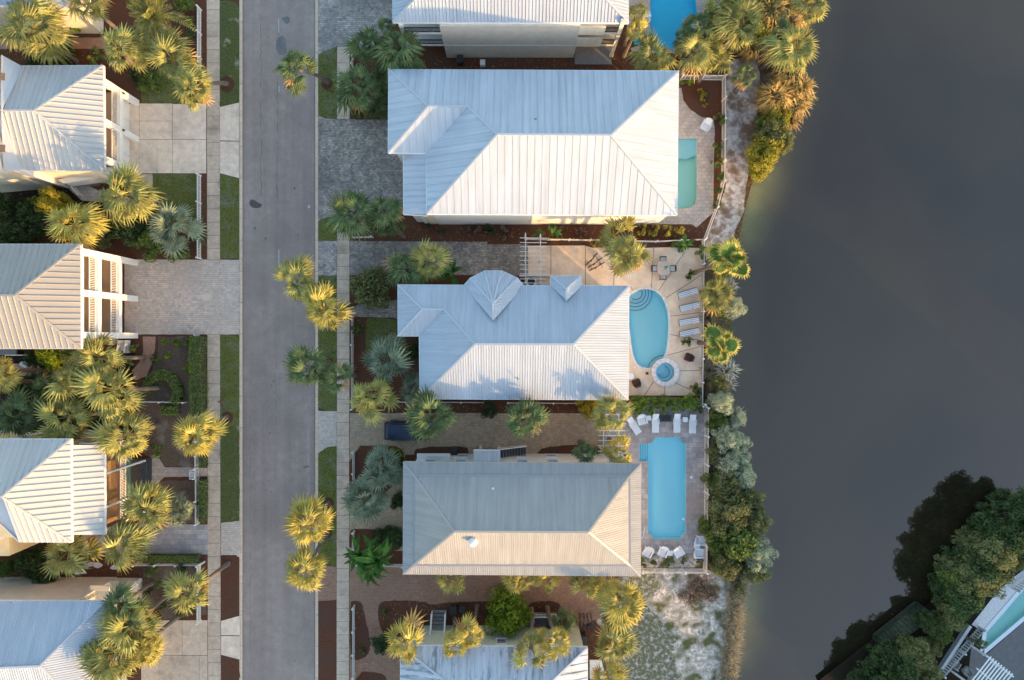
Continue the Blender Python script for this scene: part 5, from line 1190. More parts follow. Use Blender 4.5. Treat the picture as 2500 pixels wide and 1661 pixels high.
PALMS = [
 # left gardens
 (79, 73, 80, 6.5, 'olive', 'large yellow green fan palm at the top left corner beside the pink path', None), (217, 12, 62, 7, 'olive', 'fan palm cut by the top edge beside the sunlit cream roof', None),
 (300, 130, 54, 6.5, 'olive', 'round golden fan palm just above the corner of the slatted white roof', (352, 178)), (422, 147, 62, 6.5, 'olive', 'fan palm between the phoenix palm and the panelled concrete driveway', None),
 (475, 222, 50, 6.8, 'olive', 'leaning fan palm rooted in the verge above the panelled concrete driveway', (554, 205)),
 (302, 477, 70, 6.8, 'olive', 'broad golden fan palm at the corner of the small square lawn on the left', None), (186, 551, 68, 6.8, 'gold', 'spiky gold fan palm above the tan roof of the left row', None),
 (421, 552, 62, 4.0, 'blue', 'silver blue fan palm beside the white picket fence on the left', None),
 (252, 873, 54, 7, 'olive', 'fan palm just below the tan roofed house, nearest its porch stairs', None), (178, 922, 56, 6.5, 'olive', 'fan palm in the middle of the left grove, west of the palm by the porch', None),
 (285, 952, 68, 7, 'olive', 'biggest fan palm of the left grove, touching the thin white rail', None), (172, 1018, 62, 6.5, 'olive', 'fan palm just above the roof ridge end of the yellow house', None),
 (316, 1062, 60, 6.8, 'olive', 'fan palm overhanging the corner of the porch roof of the yellow house', (390, 1037)), (54, 1016, 58, 6, 'green', 'dark green fan palm above the blue shaded roof slope on the left', None),
 (3, 905, 42, 7, 'olive', 'fan palm half outside the left edge beside the curved pink path', None), (8, 930, 34, 6, 'gold', 'small gold palm half outside the left edge', None), (120, 948, 40, 4.5, 'green', 'shaded low palm behind the left grove', None),
 (475, 1064, 55, 6.8, 'gold', 'golden fan palm leaning from the verge mulch ring over the left picket fence', (554, 1018)),
 (364, 1240, 58, 6.5, 'olive', 'golden fan palm beside the dark deck steps', None), (434, 1241, 38, 3.5, 'blue', 'silver blue fan palm in the mulch beside the dark deck garden', None),
 (169, 1345, 60, 6, 'olive', 'fan palm emerging below the south eave of the yellow house', None), (304, 1331, 60, 6.5, 'olive', 'fan palm at the end of the grey paver parking below the yellow house', None),
 (470, 1441, 53, 6.8, 'olive', 'fan palm leaning from the brown mulch verge across the lower left sidewalk', (557, 1376)),
 (301, 1475, 54, 7, 'green', 'dark green fan palm at the top of the bottom left palm cluster', (373, 1422)), (328, 1525, 64, 7.2, 'olive', 'fan palm in the middle of the bottom left palm cluster', (407, 1455)),
 (290, 1590, 68, 7.2, 'olive', 'golden fan palm at the bottom of the bottom left palm cluster', None), (248, 1578, 36, 6.8, 'green', 'small dark palm crown over the blue roof in the bottom left cluster', None), (350, 1575, 44, 6.8, 'gold', 'orange tinged palm on the east side of the bottom left cluster', None),
 # street, right side
 (722, 169, 46, 6.8, 'green', 'lone fan palm leaning over the road from the upper mulch ring', (799.6, 201)),
 (728, 688, 52, 6.8, 'olive', 'upper of the two yellow fan palms hanging over the road beside the paver crossing', (795, 700)), (791, 757, 54, 7, 'gold', 'lower of the two yellow fan palms by the paver crossing, over the verge', (863, 746)),
 (754, 901, 48, 6.8, 'green', 'green palm farthest left of the trio crossing the sidewalk', (803, 884)), (828, 922, 44, 6.5, 'green', 'middle palm of the trio crossing the sidewalk', (868, 916)), (906, 968, 54, 7, 'olive', 'rightmost yellow green palm of the trio, above the corner of the white fence', None),
 (762, 1281, 52, 6.8, 'gold', 'palm with orange fronds over the road edge opposite the banana clump', (803, 1229)), (751, 1389, 53, 6.8, 'gold', 'golden palm over the kerb just below the orange fronded palm', (800, 1302)),
 # right front gardens
 (903, 118, 44, 4.5, 'green', 'dark green palm beside the top blue paver driveway', None), (975, 124, 58, 6, 'green', 'fan palm touching the iron balcony of the top house', None), (947, 66, 26, 5.5, 'green', 'small palm tuft above the iron balcony palm', None),
 (880, 218, 56, 5, 'green', 'fan palm overlapping the sidewalk by the corner of the widest white roof', None), (934, 188, 32, 3.5, 'green', 'small dark palm tucked beside the corner of the widest white roof', None),
 (868, 522, 62, 5, 'green', 'large green palm at the lower end of the dark paver driveway', None), (938, 514, 44, 5, 'green', 'palm between the large green palm and the entrance lean-to roof', None),
 (960, 561, 24, 4, 'green', 'small bright palm above the mulch strip by the short white fence', None), (922, 552, 30, 4, 'green', 'little palm right of the short white fence', None),
 (996, 660, 52, 5, 'green', 'left of the two palms beside the fan-shaped turret roof', None), (1044, 642, 52, 5.5, 'olive', 'right of the two palms beside the fan-shaped turret roof', None),
 (943, 884, 64, 4.5, 'blue', 'big silver green palm on the front lawn of the turret house', None), (1012, 945, 40, 3.5, 'blue', 'silver green palm against the west wall of the turret house', None),
 (929, 1144, 54, 4.2, 'blue', 'upper silver blue palm in the fenced mulch bed', None), (903, 1212, 56, 4.2, 'blue', 'lower silver blue palm in the fenced mulch bed', None),
 (1056, 1018, 60, 7.4, 'green', 'green palm spreading over the parked dark blue car', None), (1277, 1024, 50, 7.2, 'green', 'green palm over the brown paver drive between the two lower houses', None),
 # pool side
 (1499, 576, 50, 5.0, 'olive', 'upper of the two palms on the tan patio', None), (1533, 630, 52, 6.2, 'olive', 'lower of the two palms on the tan patio', None),
 (1501, 1004, 47, 7.6, 'olive', 'palm at the roof corner of the turret house above the white trellis', None), (1429, 1101, 33, 5.5, 'green', 'small green palm left of the white trellis', None), (1504, 1101, 40, 5.5, 'gold', 'yellow palm at the lower end of the white trellis', None),
 (1096, 1410, 44, 4.6, 'olive', 'single palm peeking out below the peach roof on the left', None), (1268, 1412, 42, 4.6, 'olive', 'leftmost of the three palms peeking out below the peach roof', None), (1337, 1416, 40, 4.4, 'gold', 'middle of the three palms peeking out below the peach roof', None),
 (1423, 1414, 40, 4.6, 'olive', 'rightmost of the three palms peeking out below the peach roof', None), (1513, 1460, 56, 6.6, 'gold', 'broad dark centred palm at the corner between peach roof and sandy plot', None),
 (1492, 1572, 50, 5, 'olive', 'palm on the sandy plot beside the streaked roof', None), (1481, 1650, 42, 4.5, 'gold', 'palm cut by the bottom edge beside the streaked roof', None),
 (992, 1567, 54, 6.8, 'gold', 'ragged palm at the left end of the streaked roof', (1030, 1515)), (1108, 1575, 42, 6.8, 'gold', 'palm on the streaked roof left of the small window', (1112, 1510)), (1150, 1548, 42, 6.8, 'gold', 'palm just above the streaked roof beside the wheelie bins', None),
 (1297, 1583, 46, 7, 'olive', 'palm with a long trunk over the streaked roof right of the small window', (1298, 1487)), (1357, 1561, 44, 7, 'gold', 'rightmost of the palms over the streaked roof', (1336, 1483)), (1372, 1512, 34, 2.8, 'green', 'low palm beside the bicycles at the bottom', None),
 # top right
 (1556, 30, 28, 6, 'olive', 'small upper palm beside the east eave of the top house', None), (1552, 76, 28, 6, 'gold', 'small lower palm beside the east eave of the top house', None), (1591, 145, 52, 5, 'olive', 'palm in the corner between pool and the widest white roof', None),
 (1668, 92, 22, 5, 'green', 'small dark palm leaning over the bright blue pool', None), (1706, 62, 38, 5.5, 'green', 'dark palm at the right edge of the bright blue pool', None), (1690, 128, 52, 5.5, 'olive', 'yellow green palm below the bright blue pool', None),
 (1735, 145, 44, 4.5, 'olive', 'palm between the pool palms and the bare bank', None), (1806, 70, 60, 6.5, 'olive', 'large palm on the bank north of the bare patch', None), (1762, 20, 46, 6, 'olive', 'palm at the top edge nearest the bright blue pool', None),
 (1935, 122, 62, 7, 'olive', 'big leaning palm hanging over the lake at the upper shore', (1862, 165)), (1908, 84, 32, 6, 'green', 'dark small crown above the leaning lakeside palm', None), (1968, 20, 40, 5, 'olive', 'palm reaching over the lake at the top edge', None),
 (1815, 192, 32, 3, 'green', 'small green palm on the bare bank outside the fence corner', None),
 (1785, 634, 52, 6.5, 'round', 'palm with round shield-like leaves leaning across the patio fence', (1694, 666)), (1737, 716, 42, 3.5, 'olive', 'spiky green palm behind the fence by the striped loungers', None), (1754, 845, 46, 6, 'round', 'yellow round-leaved palm behind the patio fence near the brown chair', (1707, 837)),
 (2395, 1570, 16, 2, 'green', 'tiny palm in the corner of the far lower right pool', None),
]
for q in PALMS:
    palm(q[0], q[1], q[2], q[3], q[4], q[5], base=q[6])
palm(380, 45, 74, 5.5, 'phoenix', 'feather leaved phoenix palm with arching fronds at the top left', n=34, grp='feather palms', dry=0)
palm(495, 578, 20, 1.4, 'cycad', 'small dark cycad in front of the left picket fence', n=16, grp='low cycads', name='cycad', cat='cycad', trunk=False)
palm(925, 262, 42, 1.6, 'cycad', 'large cycad beside the west wall of the widest roof', n=26, grp='low cycads', name='cycad', cat='cycad', trunk=False)
palm(945, 240, 28, 1.4, 'cycad', 'small cycad tight against the west wall of the widest roof', n=18, grp='low cycads', name='cycad', cat='cycad', trunk=False)
for x, y, r, z, l in ((880, 1352, 52, 2.6, 'left clump of bright green banana plants by the lower sidewalk'), (928, 1364, 50, 2.6, 'right clump of bright green banana plants beside the lower sidewalk'), (905, 1385, 38, 2.0, 'lowest banana clump overhanging the red brick drive')):
    palm(x, y, r, z, 'bananalong', l, n=26, grp='banana plants', name='banana_plant', cat='banana plant', trunk=False)
for x, y, r, l in ((1103, 668, 34, 'broad leaved banana plant beside the turret roof'), (1352, 572, 17, 'bright green leafy plant above the top of the pergola'), (1318, 570, 15, 'leafy plant at the left top corner of the pergola'), (1671, 600, 20, 'broad leaved plant in the bed above the patio table')):
    palm(x, y, r, 1.8, 'banana', l, n=11, grp='broad leaved plants', name='banana_plant', cat='banana plant', trunk=False)

# ------------------------------------------------------------------ leafy crowns
def crown_mesh(name, m, seed, lobes=26, per=95, leaf=.07, flat=.55, hole=0, core=None):
    """unit crown: leaf sized faces scattered over uneven lobes, with gaps; a twiggy inside"""
    rn = random.Random(seed); b = MB(); L = []
    for i in range(lobes):
        a = rn.uniform(0, 6.283); r = math.sqrt(rn.random())*.78; zz = flat*(1-r*r)*rn.uniform(.35, 1.1)
        L.append((Vector((r*math.cos(a)*rn.uniform(.85, 1.2), r*math.sin(a)*rn.uniform(.85, 1.2), zz)), rn.uniform(.16, .34)))
    for c, r in L:
        for k in range(int(per*(r/.25)**2)):
            d_ = Vector((rn.gauss(0, 1), rn.gauss(0, 1), rn.gauss(.35, .8))).normalized(); p = c+d_*r*rn.uniform(.72, 1.08)
            nrm = (d_+Vector((rn.gauss(0, .55), rn.gauss(0, .55), rn.gauss(0, .45)))).normalized()
            t = nrm.orthogonal().normalized(); t = Matrix.Rotation(rn.uniform(0, 6.28), 3, nrm) @ t; q = nrm.cross(t); s = leaf*rn.uniform(.6, 1.3)
            b.add([p-t*s, p+q*s*.45, p+t*s, p-q*s*.45], [(0, 1, 2, 3)])
    return b.mesh(name, m)
CR = {}
for kind, m, kw in (('dark', 'leaf_dark', {}), ('green', 'leaf_green', {}), ('yellow', 'leaf_yellow', dict(leaf=.06)), ('lime', 'leaf_lime', dict(leaf=.065)), ('grey', 'leaf_grey', dict(leaf=.055, per=120)), ('olive', 'leaf_olive', dict(leaf=.06, per=115)), ('hedge', 'leaf_hedge', {}), ('twig', 'twigs', dict(leaf=.05, per=30))):
    CR[kind] = [crown_mesh('crown', m, s+hash(m) % 50 if False else s*13+len(m), **kw) for s in range(3)]
    CR[kind+'_small'] = [crown_mesh('crown', m, s*7+len(m), lobes=9, per=34, leaf=.16, flat=.6) for s in range(3)]
def bush(px, py, r, h, kind, label, name='bush', cat='bush', grp=None, zc=None, ell=1.0):
    """px, py: centre as seen; r in photo pixels; h height of the crown's top in metres"""
    small = r < 22
    zc = h*.45 if zc is None else zc
    c = P(px, py, zc); f = Vector((c.x, c.y, 0)); R = r*1.12*(CAM_H-zc)/1666.7
    root = thing(name, f, label, cat, grp)
    b = MB(); rn = random.Random(int(px+py*5))
    for i in range(3 if small else 5):
        a = rn.uniform(0, 6.28); b.tube([f+Vector((.05*math.cos(a), .05*math.sin(a), -.02)), f+Vector((R*.3*math.cos(a), R*.3*math.sin(a), h*.5)), f+Vector((R*.55*math.cos(a), R*.55*math.sin(a), h*.75))], [.05 if small else .09, .04, .015], 4)
    b.build('trunk' if not small else 'stem', 'bark_dark', root)
    me = CR[kind+('_small' if small else '')][rn.randrange(3)]
    k = 1 if small else 1
    z0 = max(.0, h-(.85*R+.25*R))
    sz = (h-z0)/.80
    if h < R*1.1: z0 = .02; sz = h/.85
    inst('crown', me, root, (0, 0, z0), (0, 0, rn.uniform(0, 6.28)), (R*.95, R*.95*ell, sz))
    if not small:   # a second, inner crown fills the body so that the ground only shows through in places
        inst('crown', CR[kind][rn.randrange(3)], root, (0, 0, z0*.8), (0, 0, rn.uniform(0, 6.28)), (R*.75, R*.75*ell, sz*.85))
    if z0 > 1.2:
        inst('crown', CR[kind][rn.randrange(3)], root, (R*.1, 0, z0*.3), (0, 0, rn.uniform(0, 6.28)), (R*.9, R*.85*ell, sz))
        inst('crown', CR[kind][rn.randrange(3)], root, (0, 0, 0), (0, 0, rn.uniform(0, 6.28)), (R*.8, R*.8*ell, sz*.8))
    return root
T = 'tree'
BUSHES = [
 (15, 515, 42, 4.5, 'dark', 'dark leafy tree at the left edge above the tan roof', T), (60, 555, 44, 4.0, 'dark', 'dark tree second from the left edge above the tan roof', T), (95, 520, 34, 3.8, 'dark', 'dark tree beside the yellow bush above the tan roof', T), (20, 575, 36, 3.5, 'dark', 'dark shrub mass touching the tan roof at the left edge', T),
 (132, 492, 34, 4, 'yellow', 'bright yellow green bush below the side entrance', 'bush'), (115, 532, 26, 2.8, 'twig', 'bare brown twiggy bush beside the yellow bush', 'bush'), (232, 545, 34, 3, 'green', 'green shrub between the gold palm and the broad golden palm', 'bush'),
 (270, 555, 30, 2.6, 'dark', 'dark shrub between the palms left of the silver blue palm', 'bush'), (318, 560, 40, 3.2, 'dark', 'dark round shrub left of the silver blue palm', 'bush'), (372, 590, 42, 3.0, 'green', 'green shrub below the silver blue palm', 'bush'), (430, 608, 36, 2.5, 'green', 'green shrub against the fence below the silver blue palm', 'bush'), (255, 588, 24, 2.2, 'olive', 'olive shrub above the balcony of the tan roofed house', 'bush'),
 (350, 505, 26, 2.2, 'dark', 'dark shrub at the corner of the small square lawn', 'bush'), (150, 120, 24, 2.4, 'green', 'green shrub beside the pink path at the top left', 'bush'), (145, 30, 22, 2.5, 'olive', 'olive shrub against the cream roof at the top left', 'bush'), (190, 70, 16, 1.5, 'lime', 'small lime green shrub above the pink path', 'bush'), (100, 148, 34, 2.2, 'dark', 'dark shrub north of the slatted white roof', 'bush'), (150, 150, 28, 1.8, 'dark', 'second dark shrub north of the slatted white roof', 'bush'),
 (235, 140, 20, 1.6, 'green', 'small green shrub between the large palm and the round palm', 'bush'), (465, 55, 16, 1.4, 'green', 'round green shrub inside the top left fence', 'bush'), (470, 85, 18, 1.4, 'dark', 'dark round shrub inside the top left fence', 'bush'), (450, 8, 24, 2, 'green', 'green shrub at the top edge beside the fence', 'bush'), (365, 195, 34, 1.4, 'green', 'green shrub under the palms above the panelled driveway', 'bush'), (330, 185, 18, 1.0, 'dark', 'low dark plant at the porch corner above the panelled driveway', 'bush'),
 (130, 865, 40, 2.8, 'lime', 'bright green hedge bush directly below the tan roof', 'bush'), (85, 875, 26, 2.2, 'dark', 'dark bush below the side deck of the tan roofed house', 'bush'), (165, 868, 24, 2.5, 'green', 'green bush at the corner of the tan roof', 'bush'), (60, 940, 26, 2.0, 'dark', 'dark low bush between the palms on the left edge', 'bush'), (100, 935, 30, 2.4, 'dark', 'dark bush in the shadow of the left grove', 'bush'), (330, 848, 16, 1.5, 'green', 'slim green bush right of the porch stairs', 'bush'), (325, 880, 15, 1.4, 'green', 'green bush beside the pink curved path', 'bush'),
 (402, 834, 11, .8, 'lime', 'lime shrub left of its pair at the garden by the pale driveway', 'bush'), (430, 836, 11, .8, 'lime', 'lime shrub right of its pair at the garden by the pale driveway', 'bush'), (411, 871, 11, .8, 'lime', 'lime shrub in the middle of the sandy soil garden', 'bush'), (380, 877, 12, .8, 'green', 'green shrub beside the end of the pink path', 'bush'), (462, 900, 17, 1.2, 'lime', 'lime shrub leaning out of the tall hedge', 'bush'), (455, 835, 11, .8, 'green', 'green shrub beside the tall hedge top', 'bush'),
 (383, 1100, 18, 1.4, 'green', 'green shrub at the top of the dark deck', 'bush'), (85, 1375, 46, 2.8, 'dark', 'dark spreading shrub below the yellow wing', 'bush'), (120, 1400, 30, 2.2, 'dark', 'dark shrub against the beige wall of the corner house', 'bush'), (20, 1385, 24, 2, 'green', 'green shrub at the left edge below the yellow wing', 'bush'),
 (393, 1425, 14, 1.0, 'green', 'small green shrub in the bed by the bottom left fence', 'bush'), (365, 1440, 12, .9, 'dark', 'small dark shrub beside the beige terrace', 'bush'), (393, 1478, 13, 1, 'green', 'small green shrub below its neighbour by the bottom left cluster', 'bush'), (370, 1392, 15, 1.1, 'green', 'small green shrub just under the left low hedge', 'bush'), (450, 1388, 18, 1.3, 'dark', 'dark shrub at the corner of the bottom left fence', 'bush'), (455, 1490, 18, 1, 'green', 'green shrub under the leaning palm at the bottom left', 'bush'),
 (900, 705, 54, 4.0, 'olive', 'round dark green tree with a bronze tinge beside the upper garden path', T), (875, 798, 15, 1.8, 'green', 'narrow green shrub inside the snow white fence of the turret house', 'bush'), (875, 812, 12, 1.6, 'dark', 'narrow dark shrub below the slim green one at the turret house fence', 'bush'), (1015, 855, 26, 1.8, 'dark', 'dark shrub against the west wall of the turret house', 'bush'),
 (872, 272, 15, 1.0, 'green', 'round shrub at the top end of the dark paver driveway', 'bush'), (905, 270, 24, 1.5, 'olive', 'yellowish shrub beside the dark paver driveway', 'bush'), (935, 210, 30, 1.6, 'dark', 'dark shrub at the corner of the widest roof', 'bush'),
 (972, 1132, 24, 1.6, 'green', 'green shrub at the right of the upper silver blue palm', 'bush'), (968, 1110, 20, 1.5, 'lime', 'bright green shrub at the top corner of the fenced mulch bed', 'bush'), (972, 1222, 22, 1.4, 'dark', 'dark round shrub at the bend of the brick path', 'bush'), (960, 1310, 34, 1.1, 'dark', 'dark low shrub against the peach roofed house', 'bush'), (930, 1312, 28, 1.0, 'dark', 'dark low shrub beside the banana plants', 'bush'),
 (1195, 1000, 24, 2.2, 'dark', 'dark shrub under the eave beside the palm over the brown drive', 'bush'), (1435, 993, 30, 2.8, 'yellow', 'yellow leaved bush below the turret house roof', 'bush'), (1455, 985, 20, 2.2, 'yellow', 'small yellow bush beside the palm above the white trellis', 'bush'),
 (1237, 1492, 58, 4.6, 'lime', 'round bright green tree above the streaked roof', T), (935, 1568, 30, 2.2, 'dark', 'dark shrub at the left corner of the streaked roof house', 'bush'), (940, 1495, 9, .6, 'green', 'tiny plant in the brown bed left of the entrance stair', 'bush'), (885, 1590, 8, .5, 'green', 'tiny plant in the bed behind the bottom fence', 'bush'),
 (1045, 552, 9, .7, 'dark', 'small plant at the left end of the brown strip below the widest roof', 'bush'), (1076, 565, 11, .8, 'dark', 'small dark plant second from the left in the brown strip', 'bush'), (1157, 563, 18, 1.0, 'twig', 'reddish twiggy shrub in the brown strip', 'bush'), (1196, 563, 16, 1, 'dark', 'dark shrub right of the reddish twiggy one', 'bush'), (1233, 568, 18, 1, 'twig', 'brown shrub left of the pergola', 'bush'), (1365, 570, 16, .9, 'twig', 'dry shrub right of the pergola', 'bush'), (1420, 568, 15, .9, 'twig', 'dry shrub left of the patio palms', 'bush'), (1452, 592, 11, .9, 'yellow', 'small yellow plant beside the patio palms', 'bush'),
 (1566, 561, 15, 1.3, 'yellow', 'first golden ball shrub from the left beside the patio palms', 'bush'), (1596, 562, 16, 1.3, 'yellow', 'second golden ball shrub from the left above the patio fence', 'bush'), (1629, 564, 15, 1.3, 'yellow', 'third golden ball shrub from the left above the patio fence', 'bush'), (1659, 567, 14, 1.3, 'yellow', 'rightmost golden ball shrub above the patio fence', 'bush'),
 (1712, 616, 15, 1.2, 'green', 'green shrub in the top right corner of the patio', 'bush'), (1660, 596, 20, .8, 'green', 'low green shrub behind the patio table bed', 'bush'),
 (1683, 204, 12, 1, 'lime', 'lime shrub inside the pale back fence near the roof corner', 'bush'), (1662, 204, 8, 1, 'lime', 'small lime shrub touching the roof corner by the back fence', 'bush'), (1717, 238, 12, .8, 'yellow', 'yellow flowering plant in the kidney shaped mulch bed', 'bush'), (1708, 222, 7, .6, 'yellow', 'small yellow plant above the flowering one', 'bush'), (1721, 257, 7, .6, 'yellow', 'small yellow plant below the flowering one', 'bush'),
 (1757, 292, 16, 1.4, 'green', 'topmost green ball shrub along the inside of the lake fence', 'bush'), (1754, 358, 15, 1.2, 'green', 'second green ball shrub along the lake fence', 'bush'), (1752, 395, 17, 1.3, 'green', 'third green ball shrub along the lake fence', 'bush'), (1756, 430, 17, 1.3, 'green', 'fourth green ball shrub along the lake fence', 'bush'), (1755, 465, 16, 1.3, 'green', 'fifth green ball shrub along the lake fence', 'bush'), (1752, 500, 14, 1.2, 'green', 'lowest green ball shrub along the lake fence', 'bush'),
 (1866, 372, 46, 3.6, 'yellow', 'bright yellow bush spreading over the water edge', 'bush'), (1880, 330, 40, 3.2, 'olive', 'olive yellow bush above the bright yellow bush at the water edge', 'bush'), (1848, 420, 30, 2.4, 'yellow', 'lower lobe of yellow bush at the water edge', 'bush'), (1912, 352, 26, 2.6, 'olive', 'pale straw bush reaching furthest over the water', 'bush'), (1855, 305, 22, 2.2, 'green', 'small green bush at the foot of the golden reeds', 'bush'), (1740, 95, 24, 2.4, 'olive', 'olive bush among the pool palms', 'bush'), (1720, 160, 26, 2.2, 'green', 'green bush in front of the back fence', 'bush'), (1775, 110, 30, 2, 'olive', 'olive bush between bank palms', 'bush'),
 (1783, 750, 32, 3, 'grey', 'grey green bush on the bank beside the striped loungers', 'bush'), (1755, 752, 26, 2.4, 'green', 'dark green bush behind the fence by the striped loungers', 'bush'), (1757, 980, 32, 3, 'grey', 'grey green bush on the bank behind the hot tub corner', 'bush'), (1768, 1068, 34, 3.2, 'grey', 'grey bush at the top of the big silver shrub group', 'bush'), (1800, 1078, 28, 2.8, 'grey', 'grey bush nearest the lake in the silver shrub group', 'bush'),
 (1775, 1142, 40, 3.2, 'grey', 'large silver shrub beside the long pool fence', 'bush'), (1812, 1165, 36, 3.2, 'grey', 'silver shrub overhanging the lake beside the long pool', 'bush'), (1772, 1188, 40, 3.6, 'olive', 'olive green tree below the silver shrubs', T), (1775, 1245, 52, 5, 'olive', 'large olive green tree beside the lower end of the pool fence', T), (1838, 1262, 34, 4, 'olive', 'olive tree lobe reaching over the lake', T), (1790, 1315, 52, 4.6, 'green', 'large green tree opposite the white pool chairs', T), (1845, 1350, 40, 4, 'grey', 'grey green tree over the water below the large green tree', T), (1770, 1380, 36, 3.2, 'olive', 'low olive tree at the bottom of the fence', T), (1835, 1390, 36, 3.4, 'olive', 'olive tree at the lower end of the lakeside trees', T), (1745, 1330, 24, 2.6, 'green', 'green bush behind the paired white chairs', 'bush'),
 (1850, 20, 40, 3.0, 'olive', 'olive bush at the top edge between bank palms', 'bush'), (1800, 10, 40, 3.2, 'yellow', 'yellow bush at the top edge behind the pool palms', 'bush'), (1745, 55, 34, 2.6, 'green', 'green bush right of the bright blue pool', 'bush'), (1850, 90, 36, 2.8, 'yellow', 'yellow bush in the middle of the golden bank thicket', 'bush'), (1905, 150, 34, 2.6, 'olive', 'olive bush under the leaning lakeside palm', 'bush'), (1895, 290, 40, 3.0, 'yellow', 'yellow bush between golden reeds and water edge bushes', 'bush'), (1930, 195, 30, 2.6, 'olive', 'olive bush at the water under the leaning lakeside palm', 'bush'),
 (1745, 820, 26, 2.2, 'olive', 'olive bush behind the fence beside the yellow round-leaved palm', 'bush'), (1752, 660, 26, 2.0, 'green', 'green bush under the round-leaved palm at the patio corner', 'bush'), (1748, 935, 24, 2.0, 'olive', 'olive bush between fence and pampas grass', 'bush'), (1745, 1030, 28, 2.4, 'green', 'green bush between the long pool fence and the spiky pale grass', 'bush'), (1748, 1100, 30, 2.4, 'olive', 'olive bush against the long pool fence', 'bush'), (1745, 1175, 28, 2.6, 'green', 'green bush against the lower part of the long pool fence', 'bush'),
 (1800, 1020, 26, 2.2, 'grey', 'grey bush at the water beside the spiky pale grass', 'bush'), (1795, 1110, 34, 2.8, 'grey', 'grey bush between the two silver shrub lobes', 'bush'), (1820, 1215, 38, 3.6, 'olive', 'olive bush lobe over the water above the lakeside trees', 'bush'), (1735, 1290, 30, 3.0, 'green', 'green bush squeezed between fence and lakeside trees', 'bush'),
 (2430, 1300, 46, 6.5, 'dark', 'dark tree leaning over the lake on the far bank', T), (2372, 1372, 42, 6.2, 'dark', 'dark tree at the waterline left of the large olive tree', T), (2500, 1240, 44, 6.8, 'dark', 'dark tree at the right edge of the far shoreline', T), (2325, 1450, 38, 5.5, 'dark', 'dark tree at the waterline above the small dark dock', T), (2400, 1340, 40, 6.5, 'olive', 'olive tree behind the waterline trees of the far bank', T), (2465, 1265, 40, 6.5, 'dark', 'dark tree between the two edge trees of the far bank', T), (2190, 1625, 34, 4.8, 'dark', 'dark tree at the waterline below the small dark dock', T), (2140, 1665, 36, 4.8, 'dark', 'dark tree at the bottom edge of the far shoreline', T), (2160, 1600, 34, 3.5, 'dark', 'dark tree rising from the water just below the small dock', T), (2215, 1655, 36, 3.2, 'dark', 'dark tree at the bottom edge left of the yellow green tree', T), (2100, 1690, 36, 3.5, 'dark', 'dark tree furthest left along the bottom of the far shore', T), (2300, 1545, 32, 2.0, 'green', 'low green bush between dock and white railing', 'bush'), (2270, 1585, 30, 2.0, 'olive', 'low olive bush beside the broad white railing', 'bush'),
 (1556, 985, 24, 1.9, 'hedge', 'leafy shrub at the house end of the hedge between patio and pool deck', 'bush'), (1588, 992, 19, 1.6, 'hedge', 'shrub bulging from the hedge above the first straight white lounger', 'bush'), (1618, 984, 23, 1.9, 'green', 'darker shrub in the middle of the hedge above the fire pit', 'bush'), (1650, 990, 18, 1.5, 'hedge', 'shrub in the hedge above the second straight white lounger', 'bush'), (1676, 982, 22, 1.8, 'hedge', 'bright shrub in the right part of the patio hedge', 'bush'), (1704, 994, 15, 1.3, 'green', 'small shrub at the fence end of the patio hedge', 'bush'),
 (2350, 1400, 40, 6.0, 'olive', 'tall olive tree between the waterline trees and the large olive tree', T), (2130, 1620, 30, 2.6, 'dark', 'low dark bush left of the small dark dock', 'bush'), (2265, 1520, 28, 3.2, 'dark', 'dark bush at the right end of the small dark dock', 'bush'), (2090, 1655, 26, 2.4, 'dark', 'low dark bush furthest left on the far shoreline', 'bush'),
 (1715, 1430, 36, 1.6, 'twig', 'bare brown brambles below the pool fence corner', 'bush'), (1690, 1455, 34, .9, 'twig', 'low brown scrub on the sandy plot', 'bush'), (1735, 1460, 24, .8, 'twig', 'low brown scrub right of the sandy scrub', 'bush'), (1800, 1435, 20, 1.2, 'olive', 'small shore bush below the lakeside trees', 'bush'),
 (1569, 1372, 13, .9, 'green', 'first potted-size shrub from the left along the bottom pool fence', 'bush'), (1596, 1371, 11, .8, 'green', 'second shrub from the left along the bottom pool fence', 'bush'), (1635, 1371, 12, .8, 'green', 'third shrub from the left along the bottom pool fence', 'bush'), (1668, 1369, 8, .6, 'green', 'smallest shrub along the bottom pool fence', 'bush'), (1708, 1369, 9, .6, 'olive', 'rightmost shrub along the bottom pool fence', 'bush'),
 (2400, 1395, 66, 5.5, 'olive', 'large olive tree on the far bank beside the corner pool', T), (2460, 1340, 50, 5, 'olive', 'olive tree on the far bank near the right edge', T), (2345, 1440, 50, 4.8, 'green', 'green tree on the far bank left of the large olive tree', T), (2320, 1500, 34, 3.6, 'olive', 'small olive tree beside the mirrored house', T), (2490, 1290, 34, 3, 'grey', 'pale bush on the far bank at the right edge', 'bush'),
 (2225, 1600, 42, 4.2, 'olive', 'round yellow green tree by the white railing at the lower right', T), (2190, 1645, 40, 4, 'green', 'green tree at the bottom edge by the white railing', T), (2260, 1640, 34, 3.4, 'olive', 'olive tree at the bottom edge nearest the white railing', T),
]
for q in BUSHES:
    bush(*q[:6], name='leafy_tree' if q[6] == T else 'bush', cat=q[6], grp='trees and bushes in the gardens and on the bank')

# tall dark trees along the far bank whose mirror images darken the lake
for i, (x, y, r, h_) in enumerate(((2425, 1320, 44, 9), (2500, 1262, 46, 10), (2375, 1395, 40, 8.5), (2545, 1215, 46, 10))):
    pass

